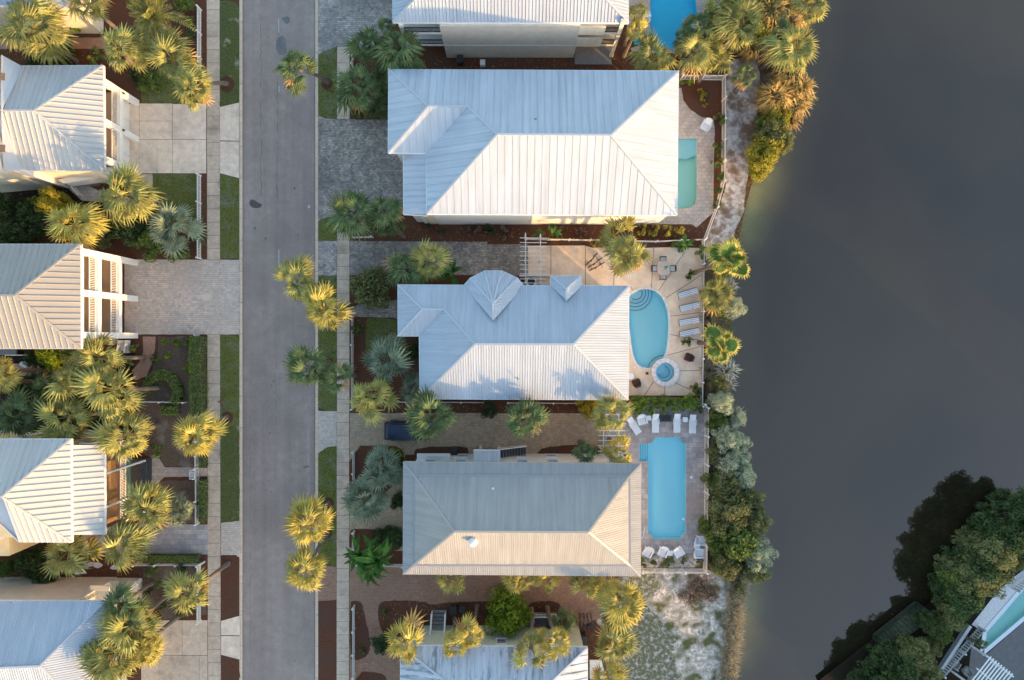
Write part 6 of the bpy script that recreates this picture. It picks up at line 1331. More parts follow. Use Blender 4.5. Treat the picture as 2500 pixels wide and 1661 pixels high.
# clipped hedges
def hedge(pts, wd, h, kind, label, zt=None):
    w_ = [P(x, y, h*.5) for x, y in pts]; c = w_[0].copy(); c.z = 0
    root = thing('hedge', c, label, 'hedge', 'clipped hedges'); m = {'green': 'leaf_green', 'dark': 'leaf_dark', 'lime': 'leaf_lime'}[kind]; m = 'leaf_hedge' if kind == 'green' else m
    b = MB(); core = MB(); rn = random.Random(int(pts[0][0]*3+pts[0][1]))
    for a, e in zip(w_, w_[1:]):
        a = Vector((a.x, a.y, 0)); e = Vector((e.x, e.y, 0)); L = (e-a).length; d_ = (e-a).normalized(); q = Vector((-d_.y, d_.x, 0))
        core.obox(a, e, wd*.72, 0, h*.86)
        for k in range(int(L*wd*h*420/ max(.5, h))+20):
            t = rn.uniform(-.02, 1.02)*L; s = rn.uniform(-.5, .5); side = rn.random()
            if side < .55: p = a+d_*t+q*s*wd+Vector((0, 0, h*rn.uniform(.88, 1.06)+.05*math.sin(t*4+s*5)))
            else: p = a+d_*t+q*(wd*.5*(1 if rn.random() < .5 else -1)*rn.uniform(.85, 1.1))+Vector((0, 0, h*rn.random()))
            nrm = Vector((rn.gauss(0, .6), rn.gauss(0, .6), rn.gauss(.7, .5))).normalized(); u = Matrix.Rotation(rn.uniform(0, 6.28), 3, nrm) @ nrm.orthogonal().normalized(); v = nrm.cross(u); z = rn.uniform(.04, .085)
            b.add([p-u*z, p+v*z*.5, p+u*z, p-v*z*.5], [(0, 1, 2, 3)])
    core.build('branches', 'bark_dark', root); b.build('foliage', m, root); return root
hedge([(486, 822), (483, 880), (486, 950), (487, 1015)], 1.15, 1.6, 'green', 'tall green hedge along the left sidewalk below the pale paver driveway')
hedge([(497, 1116), (497, 1140)], .6, 1.0, 'green', 'short piece of hedge above the garden gate on the left sidewalk')
hedge([(497, 1172), (497, 1220), (495, 1272)], .6, 1.0, 'green', 'low hedge strip below the garden gate on the left sidewalk')
hedge([(352, 1362), (486, 1362)], .62, .9, 'green', 'straight low hedge below the grey paver parking on the left')
hedge([(360, 958), (366, 930), (385, 917), (402, 913), (420, 922), (435, 945), (437, 970), (425, 985)], .85, .9, 'green', 'horseshoe shaped hedge in the bare garden on the left')
hedge([(398, 1003), (438, 1003)], .8, .9, 'green', 'short hedge block below the thin white rail')
hedge([(1546, 982), (1600, 980), (1660, 983), (1706, 981)], .8, 1.3, 'green', 'thick green hedge between the tan patio and the grey pool deck')
hedge([(1016, 1296), (985, 1296)], .9, .8, 'dark', 'dark hedge at the west wall of the peach roofed house') if False else None

# reeds and grasses
def reed_mesh(name, m, seed, n=170, h=1.0, spread=.9, wd=.02):
    rn = random.Random(seed); b = MB()
    for i in range(n):
        a = rn.uniform(0, 6.283); r = rn.random()**.7*.35; p = Vector((r*math.cos(a), r*math.sin(a), 0)); a2 = a+rn.uniform(-.7, .7); L = h*rn.uniform(.6, 1.1); sp = spread*rn.uniform(.2, 1)
        d_ = Vector((math.cos(a2), math.sin(a2), 0)); q = Vector((-d_.y, d_.x, 0))*wd*rn.uniform(.6, 1.4)
        m1 = p+d_*sp*.35*L+Vector((0, 0, L*.6)); tip = p+d_*sp*L+Vector((0, 0, L*(.8-.5*sp)))
        b.add([p-q, p+q, m1+q, m1-q, tip], [(0, 1, 2, 3), (3, 2, 4)])
    return b.mesh(name, m)
RM = {k: [reed_mesh('blades', m, s, n=nn, wd=ww) for s in range(3)] for k, m, nn, ww in (('gold', 'reed_gold', 300, .026), ('pale', 'reed_pale', 150, .03), ('brown', 'reed_brown', 220, .018), ('green', 'palm_leaf', 150, .022))}
def reed(px, py, r, h, kind, label, name='reed_clump', cat='reeds', grp='reed and grass clumps on the bank'):
    c = P(px, py, h*.4); R = r*(CAM_H-h*.4)/1666.7; o = bpy.data.objects.new(name, RM[kind][random.randrange(3)]); COL.objects.link(o)
    o.location = (c.x, c.y, -.05); o.rotation_euler = (0, 0, random.uniform(0, 6.28)); o.scale = (R*1.2, R*1.2, h); tag(o, label, cat, grp); return o
GOLD = [(1875, 30, 44, 3.8, 'gold', 'tall golden reeds at the top edge between palms and lake'), (1895, 130, 40, 4.6, 'gold', 'tall golden reeds beside the leaning lakeside palm crown'), (1925, 180, 42, 4.2, 'gold', 'tall golden reeds below the crown of the leaning lakeside palm'), (1890, 240, 44, 3.9, 'gold', 'tall golden reeds above the small green shore bush'), (1835, 115, 36, 3.6, 'gold', 'tall golden reeds at the head of the bare bank'), (1955, 215, 36, 3.4, 'gold', 'tall golden reeds pointing out over the lake'), (1790, 45, 30, 3.6, 'gold', 'golden dry fronds between the pool palms and the top edge'), (1925, 60, 36, 4.2, 'gold', 'tall golden reeds at the waterline near the top edge')]
for x, y, r, h_, k, l in GOLD+list((
 (1915, 225, 46, 3.2, 'gold', 'golden reed clump below the leaning lakeside palm'), (1940, 250, 46, 2.8, 'gold', 'golden reeds reaching furthest over the water'), (1900, 262, 38, 2.6, 'gold', 'golden reeds above the olive yellow bush'), (1895, 205, 36, 2.6, 'brown', 'brown reeds under the leaning lakeside palm'),
 (1885, 60, 50, 3.2, 'gold', 'golden dry reeds between the top bank palms'), (1915, 25, 46, 3.0, 'gold', 'golden dry reeds at the top edge by the lake'), (1935, 65, 36, 2.6, 'gold', 'golden dry reeds touching the water at the top'), (1870, 235, 34, 2.4, 'gold', 'golden reeds beside the bare bank below the big palm'), (1925, 290, 36, 2.4, 'gold', 'lowest golden reeds reaching over the water'), (1845, 55, 36, 2.8, 'gold', 'golden reeds left of the top bank reeds'), (1905, 95, 36, 2.8, 'gold', 'golden reeds just above the leaning lakeside palm'), (1860, 110, 34, 2.4, 'brown', 'brown reeds beside the big bank palm'), (1820, 30, 30, 2.2, 'brown', 'brown dry fronds between the top edge palms'), (1958, 238, 30, 2.4, 'green', 'green reeds overhanging the water beside the golden reeds'),
 (1775, 905, 34, 2.0, 'pale', 'pale feathery pampas grass above the grey bush behind the hot tub'), (1768, 935, 32, 1.8, 'pale', 'lower pale pampas grass behind the hot tub'), (1782, 1018, 36, 1.8, 'pale', 'spiky pale grass between the grey bushes'), (1775, 700, 28, 1.8, 'pale', 'dry pale fronds below the round-leaved palm'), (1730, 775, 24, 1.2, 'brown', 'dry brown grass tuft behind the fence near the lowest striped lounger'), (1730, 905, 24, 1.2, 'brown', 'brown grass behind the fence beside the hot tub'),
 (2478, 1330, 30, 2.2, 'pale', 'pale pampas tuft on the far bank near the right edge'), (2500, 1200+30, 26, 2.2, 'pale', 'pale pampas tuft at the right edge of the far bank'))):
    reed(x, y, r, h_, k, l)
i = 0; y = 1418
SHX = lambda yy: next((a[0]+(b_[0]-a[0])*(yy-a[1])/(b_[1]-a[1]) for a, b_ in zip(SHORE, SHORE[1:]) if a[1] <= yy <= b_[1]), 1785)
bl = MB(); rn = random.Random(5)
for k in range(2600):
    yy = rn.uniform(1405, 1690); xx = SHX(min(yy, 1699))-rn.random()**.8*27+rn.uniform(-3, 6); p = P(xx, yy); p.z = -.05
    a = rn.uniform(-1.1, 1.1)+(0 if rn.random() < .75 else 3.14); d_ = Vector((math.cos(a), math.sin(a), 0)); q = Vector((-d_.y, d_.x, 0))*.02; L = rn.uniform(.5, 1.2)
    bl.add([p-q, p+q, p+d_*L*.4+q+Vector((0, 0, L*.6)), p+d_*L*.4-q+Vector((0, 0, L*.6)), p+d_*L*.9+Vector((0, 0, L*.5))], [(0, 1, 2, 3), (3, 2, 4)])
tag(bl.build('shore_reeds', 'reed_brown'), 'band of dry brown reeds along the shore of the sandy plot', 'reeds', kind='stuff')
bl = MB()
for k in range(5200):
    t = rn.random(); yy = rn.uniform(30, 1400); xx = SHX(max(-40, yy))-rn.uniform(-4, 16); p = P(xx, yy); p.z = -.1
    if 430 < yy < 600 and rn.random() < .85: continue
    a = rn.uniform(0, 6.28); d_ = Vector((math.cos(a), math.sin(a), 0)); q = Vector((-d_.y, d_.x, 0))*.03; L = rn.uniform(.3, .8)
    bl.add([p-q, p+q, p+d_*L+Vector((0, 0, L*.7))], [(0, 1, 2)])
for k in range(1500):
    xx = rn.uniform(1440, 1790); yy = rn.uniform(1395, 1700)
    if mnoise.noise(Vector((xx*.03, yy*.03, 0))) < .05: continue
    p = P(xx, yy)
    for j in range(4):
        a = rn.uniform(0, 6.28); d_ = Vector((math.cos(a), math.sin(a), 0)); q = Vector((-d_.y, d_.x, 0))*.02; L = rn.uniform(.08, .22); o = p+Vector((rn.uniform(-.1, .1), rn.uniform(-.1, .1), .01))
        bl.add([o-q, o+q, o+d_*L+Vector((0, 0, L*.7))], [(0, 1, 2)])
tag(bl.build('wild_grass', 'leaf_olive'), 'short wild grass tufts along the shore and on the sandy plot', 'grass', kind='stuff')
# leaf litter
bl = MB()
for k in range(2600):
    if rn.random() < .5: xx, yy = rn.uniform(860, 1720), rn.choice((rn.uniform(143, 172), rn.uniform(548, 590), rn.uniform(985, 1005), rn.uniform(1468, 1525)))
    else: xx, yy = rn.uniform(0, 500), rn.choice((rn.uniform(95, 160), rn.uniform(430, 600), rn.uniform(860, 1070), rn.uniform(1360, 1500)))
    p = P(xx, yy); p.z = .04; a = rn.uniform(0, 6.28); s = rn.uniform(.03, .08); u = Vector((math.cos(a), math.sin(a), .2))*s; v = Vector((-math.sin(a), math.cos(a), .1))*s*.5
    bl.add([p-u, p+v, p+u, p-v], [(0, 1, 2, 3)])
tag(bl.build('leaf_litter', 'palm_dry'), 'scattered dry leaves and clippings on the brown mulch', 'leaf litter', kind='stuff')
# ================================================================== FENCES
def fence(pts, label, h=1.0, m='trim_white', step=.14, post=2.4, z0=0, cat='fence', name='picket_fence', pw=.035):
    w_ = [P(x, y, z0) for x, y in pts]
    root = thing(name, w_[0], label, cat, 'white fences')
    pk = MB(); rails = MB()
    for a, c in zip(w_, w_[1:]):
        L = (c-a).length; d_ = (c-a).normalized()
        rails.obox(a, c, .045, .18, .26); rails.obox(a, c, .045, h-.22, h-.14)
        k = max(1, round(L/post))
        for i in range(k+1):
            p = a.lerp(c, i/k)
            if i == k and c is not w_[-1]: continue
            b = MB(); b.box(p.x-.06, p.x+.06, p.y-.06, p.y+.06, z0-.02, z0+h+.06); b.box(p.x-.075, p.x+.075, p.y-.075, p.y+.075, z0+h+.06, z0+h+.10); b.build('post', m, root)
        n_ = max(1, int(L/step)); q = Vector((-d_.y, d_.x, 0))
        for i in range(n_):
            p = a+d_*(i+.5)*L/n_; e = d_*pw; s = q*.012
            pk.add([p-e-s+Vector((0,0,.06)), p+e-s+Vector((0,0,.06)), p+e+s+Vector((0,0,.06)), p-e+s+Vector((0,0,.06)), p-e-s+Vector((0,0,h-.05)), p+e-s+Vector((0,0,h-.05)), p+e+s+Vector((0,0,h-.05)), p-e+s+Vector((0,0,h-.05)), p+Vector((0,0,h))],
                   [(0,1,5,4),(1,2,6,5),(2,3,7,6),(3,0,4,7),(4,5,8),(5,6,8),(6,7,8),(7,4,8)])
    rails.build('rail', m, root); pk.build('pickets', m, root, kind='stuff'); return root
fence([(492, 26), (492, 205)], 'white picket fence at the top left between the palms and the sidewalk')
fence([(491.5, 430), (491.5, 632)], 'white picket fence beside the square lawn and silver blue palm on the left')
fence([(486, 818), (486, 1010), (486, 1140)], 'thin white fence swallowed by the tall hedge on the left')
fence([(487, 1164), (487, 1276)], 'white fence below the garden gate on the left')
fence([(341, 980), (457, 982)], 'thin white rail fence crossing the bare garden on the left', h=.9)
fence([(337, 1375), (490, 1375), (500, 1371)], 'white rail fence below the straight low hedge on the left', h=.9)
fence([(491, 1376), (491, 1514)], 'white picket fence at the bottom left under the leaning palm')
fence([(866, 582), (911, 581)], 'short white fence under the large green palm')
fence([(863, 112), (863, 165)], 'short white fence beside the sidewalk at the top blue driveway')
fence([(863, 774), (863, 980), (863, 998)], 'snow white picket fence in front of the turret house')
fence([(895, 981), (1020, 981), (1180, 982)], 'white fence running along the south side of the turret house', h=.9)
fence([(1240, 983), (1405, 984)], 'white fence under the south eave of the turret house', h=.9)
fence([(866, 1102), (866, 1254)], 'white picket fence in front of the two silver blue palms')
fence([(866, 1296), (863, 1375), (985, 1377)], 'white fence around the banana plants')
fence([(866, 1478), (866, 1700)], 'long white picket fence at the bottom beside the right sidewalk')
fence([(1660, 196), (1762, 197), (1762, 300), (1760, 450), (1744, 512), (1716, 586)], 'pale open picket fence around the back garden of the widest roof', h=1.4, step=.17, pw=.03)
fence([(1716, 587), (1600, 592), (1440, 589), (1286, 586)], 'white wall-like fence between the brown strip and the tan patio', h=1.0)
fence([(1713, 590), (1709, 990)], 'white fence on the lake side of the tan patio', h=1.1, step=.12, pw=.022)
fence([(1712, 985), (1720, 993), (1719, 1200), (1716, 1388), (1562, 1387)], 'white picket fence around the rectangular pool deck', h=1.5, step=.14, pw=.03)
# gate with a small arbour
r = thing('garden_gate', P(487, 1152), 'white lattice garden gate on the left sidewalk path', 'gate')
for y in (1141, 1163):
    p = P(487, y); b = MB(); b.box(p.x-.06, p.x+.06, p.y-.06, p.y+.06, 0, 1.5); b.build('post', 'trim_white', r)
b = MB(); a, c = P(487, 1142), P(487, 1162); b.obox(a, c, .05, .1, .2); b.obox(a, c, .05, .95, 1.05)
for i in range(7):
    p = a.lerp(c, i/6); b.box(p.x-.02, p.x+.02, p.y-.025, p.y+.025, .1, 1.05)
for s in (-.22, .22): b.obox(a+Vector((s, 0, 0)), c+Vector((s, 0, 0)), .05, 1.45, 1.52)
for i in range(5): p = a.lerp(c, i/4); b.box(p.x-.3, p.x+.3, p.y-.03, p.y+.03, 1.52, 1.57)
b.build('gate_panel', 'trim_white', r)

# ================================================================== PERGOLAS
def pergola(label, xs_, beams, slats, z, cat='pergola', ends=None):
    y0, y1 = beams[0][1], beams[0][2]
    root = thing('pergola', P((xs_[0]+xs_[1])/2, (y0+y1)/2), label, cat)
    for x, a, c in beams:
        p, q = P(x, a, z), P(x, c, z); b = MB(); b.beam(p, q, .08, .18); b.build('beam', 'trim_white', root)
        for t in (.04, .96) if (c-a) < 110 else (.04, .5, .96):
            s = p.lerp(q, t); b = MB(); b.box(s.x-.07, s.x+.07, s.y-.07, s.y+.07, 0, z-.09); b.build('post', 'trim_white', root)
    for y in slats:
        b = MB(); b.beam(P(xs_[0], y, z+.16), P(xs_[1], y+.6, z+.16), .05, .14); b.build('slat', 'trim_white', root)
    return root
pergola('open white pergola with ten slats between paver drive and tan patio', (1269, 1335), [(1283, 569, 694), (1319.5, 571, 694)], [500+y*K1 for y in (283, 322, 358, 400, 436, 474, 512, 549, 587, 632, 666)], 2.6)
pergola('white trellis pergola half hidden by palms at the pool gate', (1460, 1526), [(1473, 1010, 1106), (1511, 1010, 1106)], [850+y*K2 for y in (680, 735, 787, 842, 893, 943, 997, 1055)], 2.5)

# ================================================================== POOL FURNITURE
def cushion_box(b, x0, x1, y0, y1, z0, z1, r=.03):
    b.add([(x0+r, y0+r, z1), (x1-r, y0+r, z1), (x1-r, y1-r, z1), (x0+r, y1-r, z1), (x0, y0, z1-r), (x1, y0, z1-r), (x1, y1, z1-r), (x0, y1, z1-r), (x0, y0, z0), (x1, y0, z0), (x1, y1, z0), (x0, y1, z0)],
          [(0,1,2,3),(4,5,1,0),(5,6,2,1),(6,7,3,2),(7,4,0,3),(8,9,5,4),(9,10,6,5),(10,11,7,6),(11,8,4,7),(11,10,9,8)])
def copy_tree(o, parent=None):
    c = o.copy(); COL.objects.link(c)
    for k in ('label', 'group', 'category', 'kind'):
        if k in o: c[k] = o[k]
    c.parent = parent
    for ch in list(o.children): copy_tree(ch, c)
    return c
# striped lounger (head towards +x)
def striped_lounger():
    r = thing('sun_lounger', (0, 0, 0), 'x', 'sun lounger', 'striped loungers by the kidney shaped pool')
    f = MB(); f.beam((-.95, -.30, .26), (.95, -.30, .26), .05, .05); f.beam((-.95, .30, .26), (.95, .30, .26), .05, .05)
    for x in (-.95, .25, .95): f.beam((x, -.30, .26), (x, .30, .26), .04, .04)
    f.build('frame', 'wicker_brown', r)
    for x in (-.8, .8):
        for y in (-.29, .29): b = MB(); b.box(x-.025, x+.025, y-.025, y+.025, 0, .24); b.build('leg', 'wicker_brown', r)
    def pad(name, a, c, za, zc):
        b = MB(); cuts = [-.30, -.235, -.19, -.07, -.02, .10, .15, .245, .30]
        for i in range(8):
            y0, y1 = cuts[i], cuts[i+1]; mi = i % 2
            b.add([(a, y0, za+.07), (c, y0, zc+.07), (c, y1, zc+.07), (a, y1, za+.07)], [(0, 1, 2, 3)], mi)
        b.add([(a, -.30, za), (c, -.30, zc), (c, .30, zc), (a, .30, za), (a, -.30, za+.07), (c, -.30, zc+.07), (c, .30, zc+.07), (a, .30, za+.07)], [(3,2,1,0), (0,1,5,4), (1,2,6,5), (2,3,7,6), (3,0,4,7)], 0)
        b.build(name, ['cushion_light', 'cushion_blue'], r)
    pad('seat_cushion', -.93, .24, .30, .30); pad('back_cushion', .27, .92, .31, .55)
    b = MB(); b.tube([(.60, -.29, .26), (.80, -.27, .48)], .02, 4); b.tube([(.60, .29, .26), (.80, .27, .48)], .02, 4); b.build('back_support', 'wicker_brown', r)
    return r
sl = striped_lounger()
for i, (x, y, a, l) in enumerate(((1677, 717, 17, 'topmost striped lounger beside the kidney shaped pool'), (1682, 750, 13, 'second striped lounger from the top beside the kidney pool'), (1680, 785.5, 9, 'third striped lounger from the top beside the kidney pool'), (1681, 812.5, 12, 'lowest striped lounger beside the kidney shaped pool'))):
    o = sl if i == 0 else copy_tree(sl); o.location = P(x, y, .03); o.location.z = .03; o.rotation_euler.z = R_(a); o['label'] = l
# white plastic lounger (head towards +y)
def white_lounger():
    r = thing('sun_lounger', (0, 0, 0), 'x', 'sun lounger', 'white plastic loungers by the rectangular pool')
    b = MB()
    n = 11
    for i in range(n): b.box(-.29, .29, -.93+i*.112, -.93+i*.112+.10, .30, .33)
    b.box(-.33, -.28, -.95, .30, .22, .34); b.box(.28, .33, -.95, .30, .22, .34); b.build('seat', 'plastic_white', r)
    b = MB()
    for i in range(6):
        y = .30+i*.105; z = .32+i*.055; b.add([(-.30, y, z), (.30, y, z), (.30, y+.095, z+.05), (-.30, y+.095, z+.05), (-.30, y, z-.03), (.30, y, z-.03), (.30, y+.095, z+.02), (-.30, y+.095, z+.02)], [(0,1,2,3),(7,6,5,4),(4,5,1,0),(5,6,2,1),(6,7,3,2),(7,4,0,3)])
    b.build('backrest', 'plastic_white', r)
    for x in (-.38, .34): b = MB(); b.box(x, x+.05, -.1, .42, .42, .46); b.box(x, x+.05, -.1, -.05, .1, .42); b.box(x, x+.05, .37, .42, .1, .42); b.build('armrest', 'plastic_white', r)
    for x in (-.29, .25):
        for y in (-.85, .25): b = MB(); b.box(x, x+.05, y, y+.05, 0, .3); b.build('leg', 'plastic_white', r)
    return r
wl_ = white_lounger()
for i, (x, y, a, l) in enumerate(((1547, 1039, 33, 'white lounger turned askew beside the palm and trellis'), (1600, 1033, 0, 'white lounger left of the black fire pit'), (1652.5, 1033, 0, 'white lounger right of the black fire pit'), (1690.5, 1035, 0, 'rightmost white lounger above the rectangular pool'))):
    o = wl_ if i == 0 else copy_tree(wl_); p = P(x, y, .3); p.z = .025; o.location = p; o.rotation_euler.z = R_(a); o['label'] = l
# white slatted armchair, seat opens towards -y
def garden_chair(name, m, label, grp):
    r = thing(name, (0, 0, 0), label, 'chair', grp)
    b = MB()
    for i in range(6): b.box(-.30+i*.10, -.30+i*.10+.09, -.42, .22, .34, .37)
    b.build('seat', m, r)
    b = MB()
    for i in range(6):
        x = -.30+i*.10; h_ = .52-.10*abs(i-2.5)/2.5
        b.add([(x, .18, .37), (x+.09, .18, .37), (x+.09*.95, .18+h_*.75, .37+h_), (x, .18+h_*.75, .37+h_), (x, .22, .35), (x+.09, .22, .35), (x+.09*.95, .22+h_*.75, .35+h_), (x, .22+h_*.75, .35+h_)], [(0,1,2,3),(7,6,5,4),(4,5,1,0),(5,6,2,1),(6,7,3,2),(7,4,0,3)])
    b.build('backrest', m, r)
    for x in (-.42, .31): b = MB(); b.box(x, x+.11, -.38, .38, .54, .57); b.build('armrest', m, r)
    for x in (-.38, .34):
        for y in (-.36, .25): b = MB(); b.box(x, x+.05, y, y+.05, 0, .54); b.build('leg', m, r)
    return r
gc = garden_chair('garden_chair', 'plastic_white', 'x', 'white garden chairs by the rectangular pool')
CH = [(1581, 1348, 150, 'white slatted chair nearest the peach roof below the pool'), (1618, 1347, 158, 'white slatted chair in the middle below the pool'), (1656, 1348, 212, 'white slatted chair right of the small white table below the pool'),
      (1709, 1319, -90, 'upper of the two white chairs at the right fence corner'), (1706, 1350, -90, 'lower of the two white chairs at the right fence corner'), (1567, 1026, 195, 'white slatted chair between askew lounger and side table'), (1723, 308, 150, 'single white chair on the deck of the widest roof')]
for i, (x, y, a, l) in enumerate(CH):
    o = gc if i == 0 else copy_tree(gc); p = P(x, y, .4); p.z = .025; o.location = p; o.rotation_euler.z = R_(a+180); o['label'] = l; o.scale = (1.12,)*3
def side_table(x, y, l, m='plastic_white', s=.24, z=.42, round_=False, name='side_table'):
    p = P(x, y, z); p.z = .025; r = thing(name, p, l, 'table', 'small tables')
    b = MB()
    if round_: b.lathe([(s*.95, z-.03), (s, z-.02), (s, z), (s*.9, z+.01)], p, 20)
    else: b.prism([(p.x-s+.05, p.y-s), (p.x+s-.05, p.y-s), (p.x+s, p.y-s+.05), (p.x+s, p.y+s-.05), (p.x+s-.05, p.y+s), (p.x-s+.05, p.y+s), (p.x-s, p.y+s-.05), (p.x-s, p.y-s+.05)], p.z+z-.04, p.z+z)
    b.build('table_top', m, r)
    for dx in (-1, 1):
        for dy in (-1, 1): b = MB(); b.box(p.x+dx*s*.65-.02, p.x+dx*s*.65+.02, p.y+dy*s*.65-.02, p.y+dy*s*.65+.02, p.z, p.z+z-.04); b.build('leg', m, r)
side_table(1584, 1021, 'small white side table left of the first straight lounger'); side_table(1673, 1025, 'small white side table between the right white loungers'); side_table(1636.5, 1351, 'small white side table between the chairs below the pool')
side_table(1702, 1333, 'low white table between the two corner chairs', s=.3); side_table(1540, 919, 'round white table half under the eave by the hot tub', round_=True, s=.32, z=.6)
p = P(1625, 1022, .5); r = thing('fire_pit', (p.x, p.y, .02), 'black rectangular fire pit table between the white loungers', 'fire pit')
b = MB(); b.box(p.x-.5, p.x+.5, p.y-.26, p.y+.26, .02, .45); b.box(p.x-.56, p.x+.56, p.y-.31, p.y+.31, .45, .5); b.build('body', 'plastic_black', r)
b = MB(); b.box(p.x-.35, p.x+.35, p.y-.1, p.y+.1, .5, .53); b.build('burner', 'iron_black', r)
# tan patio dining set
p = P(1619, 655, .74); p.z = 0; r = thing('dining_table', p, 'eight sided stone topped table with a turquoise centrepiece on the patio', 'table')
s1, s2 = .55, .68; q = [(-s1+.22, -s2), (s1-.15, -s2), (s1+.08, -s2+.25), (s1+.08, s2-.3), (s1-.2, s2), (-s1+.1, s2), (-s1, s2-.1), (-s1, -s2+.2)]
b = MB(); b.prism([(p.x+x, p.y+y) for x, y in q], .70, .75); b.build('table_top', 'stone_table', r)
b = MB(); b.lathe([(.3, .02), (.25, .06), (.07, .12), (.07, .62), (.3, .70)], p, 12); b.build('pedestal', 'wicker_brown', r)
pp = P(1625, 654, 1.0); r = thing('patio_umbrella', (pp.x, pp.y, .75), 'folded turquoise umbrella standing in the patio table', 'umbrella')
b = MB(); b.tube([(pp.x, pp.y, .05), (pp.x, pp.y, 2.3)], .022, 6); b.build('pole', 'wood_frame', r)
b = MB()
for i in range(8):
    a0, a1 = i*.785, (i+1)*.785; am = (a0+a1)/2; rr = .24 if i % 2 else .16
    b.add([(pp.x, pp.y, 2.3), (pp.x+.10*math.cos(a0), pp.y+.10*math.sin(a0), 1.7), (pp.x+rr*math.cos(am), pp.y+rr*math.sin(am), 1.1), (pp.x+.10*math.cos(a1), pp.y+.10*math.sin(a1), 1.7), (pp.x+.07*math.cos(am), pp.y+.07*math.sin(am), .95)], [(0, 1, 2), (0, 2, 3), (1, 4, 2), (2, 4, 3)])
b.build('canopy', 'teal', r)
def patio_chair(x, y, rz, l):
    p = P(x, y, .45); p.z = .03; r = thing('patio_chair', p, l, 'chair', 'chairs around the patio table'); r.rotation_euler.z = R_(rz)
    ORG[r.name] = Vector((0, 0, 0))
    b = MB(); cushion_box(b, -.23, .23, -.22, .22, .40, .50); b.build('seat_cushion', 'cushion_light', r)
    b = MB(); b.box(-.27, .27, .22, .28, .38, .90); b.box(-.27, .27, -.24, .24, .34, .40); b.build('backrest', 'wicker_brown', r)
    for sx in (-1, 1): b = MB(); b.box(sx*.29-.025, sx*.29+.025, -.24, .28, .60, .64); b.build('armrest', 'wicker_brown', r)
    for sx in (-.26, .22):
        for sy in (-.24, .22): b = MB(); b.box(sx, sx+.04, sy, sy+.04, 0, .40); b.build('leg', 'wicker_brown', r)
patio_chair(1618, 634, 0, 'patio chair above the stone table'); patio_chair(1597, 656, 90, 'patio chair left of the stone table'); patio_chair(1618, 677, 180, 'patio chair below the stone table'); patio_chair(1642, 656, -90, 'brown patio chair right of the stone table')
def wicker_chair(x, y, rz, l, m='wicker_brown'):
    p = P(x, y, .4); p.z = .03; r = thing('armchair', p, l, 'chair', 'brown wicker armchairs'); r.rotation_euler.z = R_(rz); ORG[r.name] = Vector((0, 0, 0))
    b = MB(); cushion_box(b, -.3, .3, -.35, .3, .12, .42, .05); b.build('seat', m, r)
    b = MB(); pts = [(-.38, -.3), (-.38, .2), (-.25, .42), (.25, .42), (.38, .2), (.38, -.3), (.28, -.3), (.28, .15), (.18, .30), (-.18, .30), (-.28, .15), (-.28, -.3)]
    b.prism(pts[::-1], .12, .62); b.build('arm_shell', m, r)
    b = MB(); b.prism([(-.27, .43), (.27, .43), (.22, .30), (-.22, .30)][::-1], .6, .88); b.build('backrest', m, r)
    for sx in (-.3, .26):
        for sy in (-.3, .3): b = MB(); b.box(sx, sx+.04, sy, sy+.04, 0, .13); b.build('leg', m, r)
wicker_chair(1682, 873, -112, 'brown wicker armchair near the fence right of the kidney pool'); wicker_chair(1554, 935, -160, 'brown wicker armchair below the round table by the hot tub')
wicker_chair(1555, 98, 10, 'teal armchair beside the bright blue pool at the top', 'teal')
side_table(1580, 912, 'tiny brown stool left of the hot tub', m='wicker_brown', s=.13, z=.4)
# potted plants
def pot(x, y, r_, l, m='plastic_black', kind='green'):
    p = P(x, y, .5); p.z = .03; r = thing('potted_plant', p, l, 'potted plant', 'potted plants on the patio')
    b = MB(); b.lathe([(r_*.65, 0), (r_, .42), (r_*1.1, .46), (r_*.95, .46), (r_*.9, .40)], p, 14); b.build('pot', m, r)
    inst('foliage', CR[kind+'_small'][1], r, (0, 0, .38), (0, 0, x), (r_*2.2, r_*2.2, .6))
pot(1685, 669, .18, 'potted plant near the fence above the striped loungers'); pot(1680, 678, .13, 'small dark pot below the plant above the loungers'); pot(1682, 834, .20, 'potted plant below the lowest striped lounger'); pot(1669, 835, .14, 'small dark pot left of the plant below the loungers'); pot(1699, 947, .24, 'potted plant in the lower right corner of the tan patio'); pot(1702, 958, .22, 'leafy potted plant against the hedge in the patio corner')
def loop_tool(x, y, l):
    pass
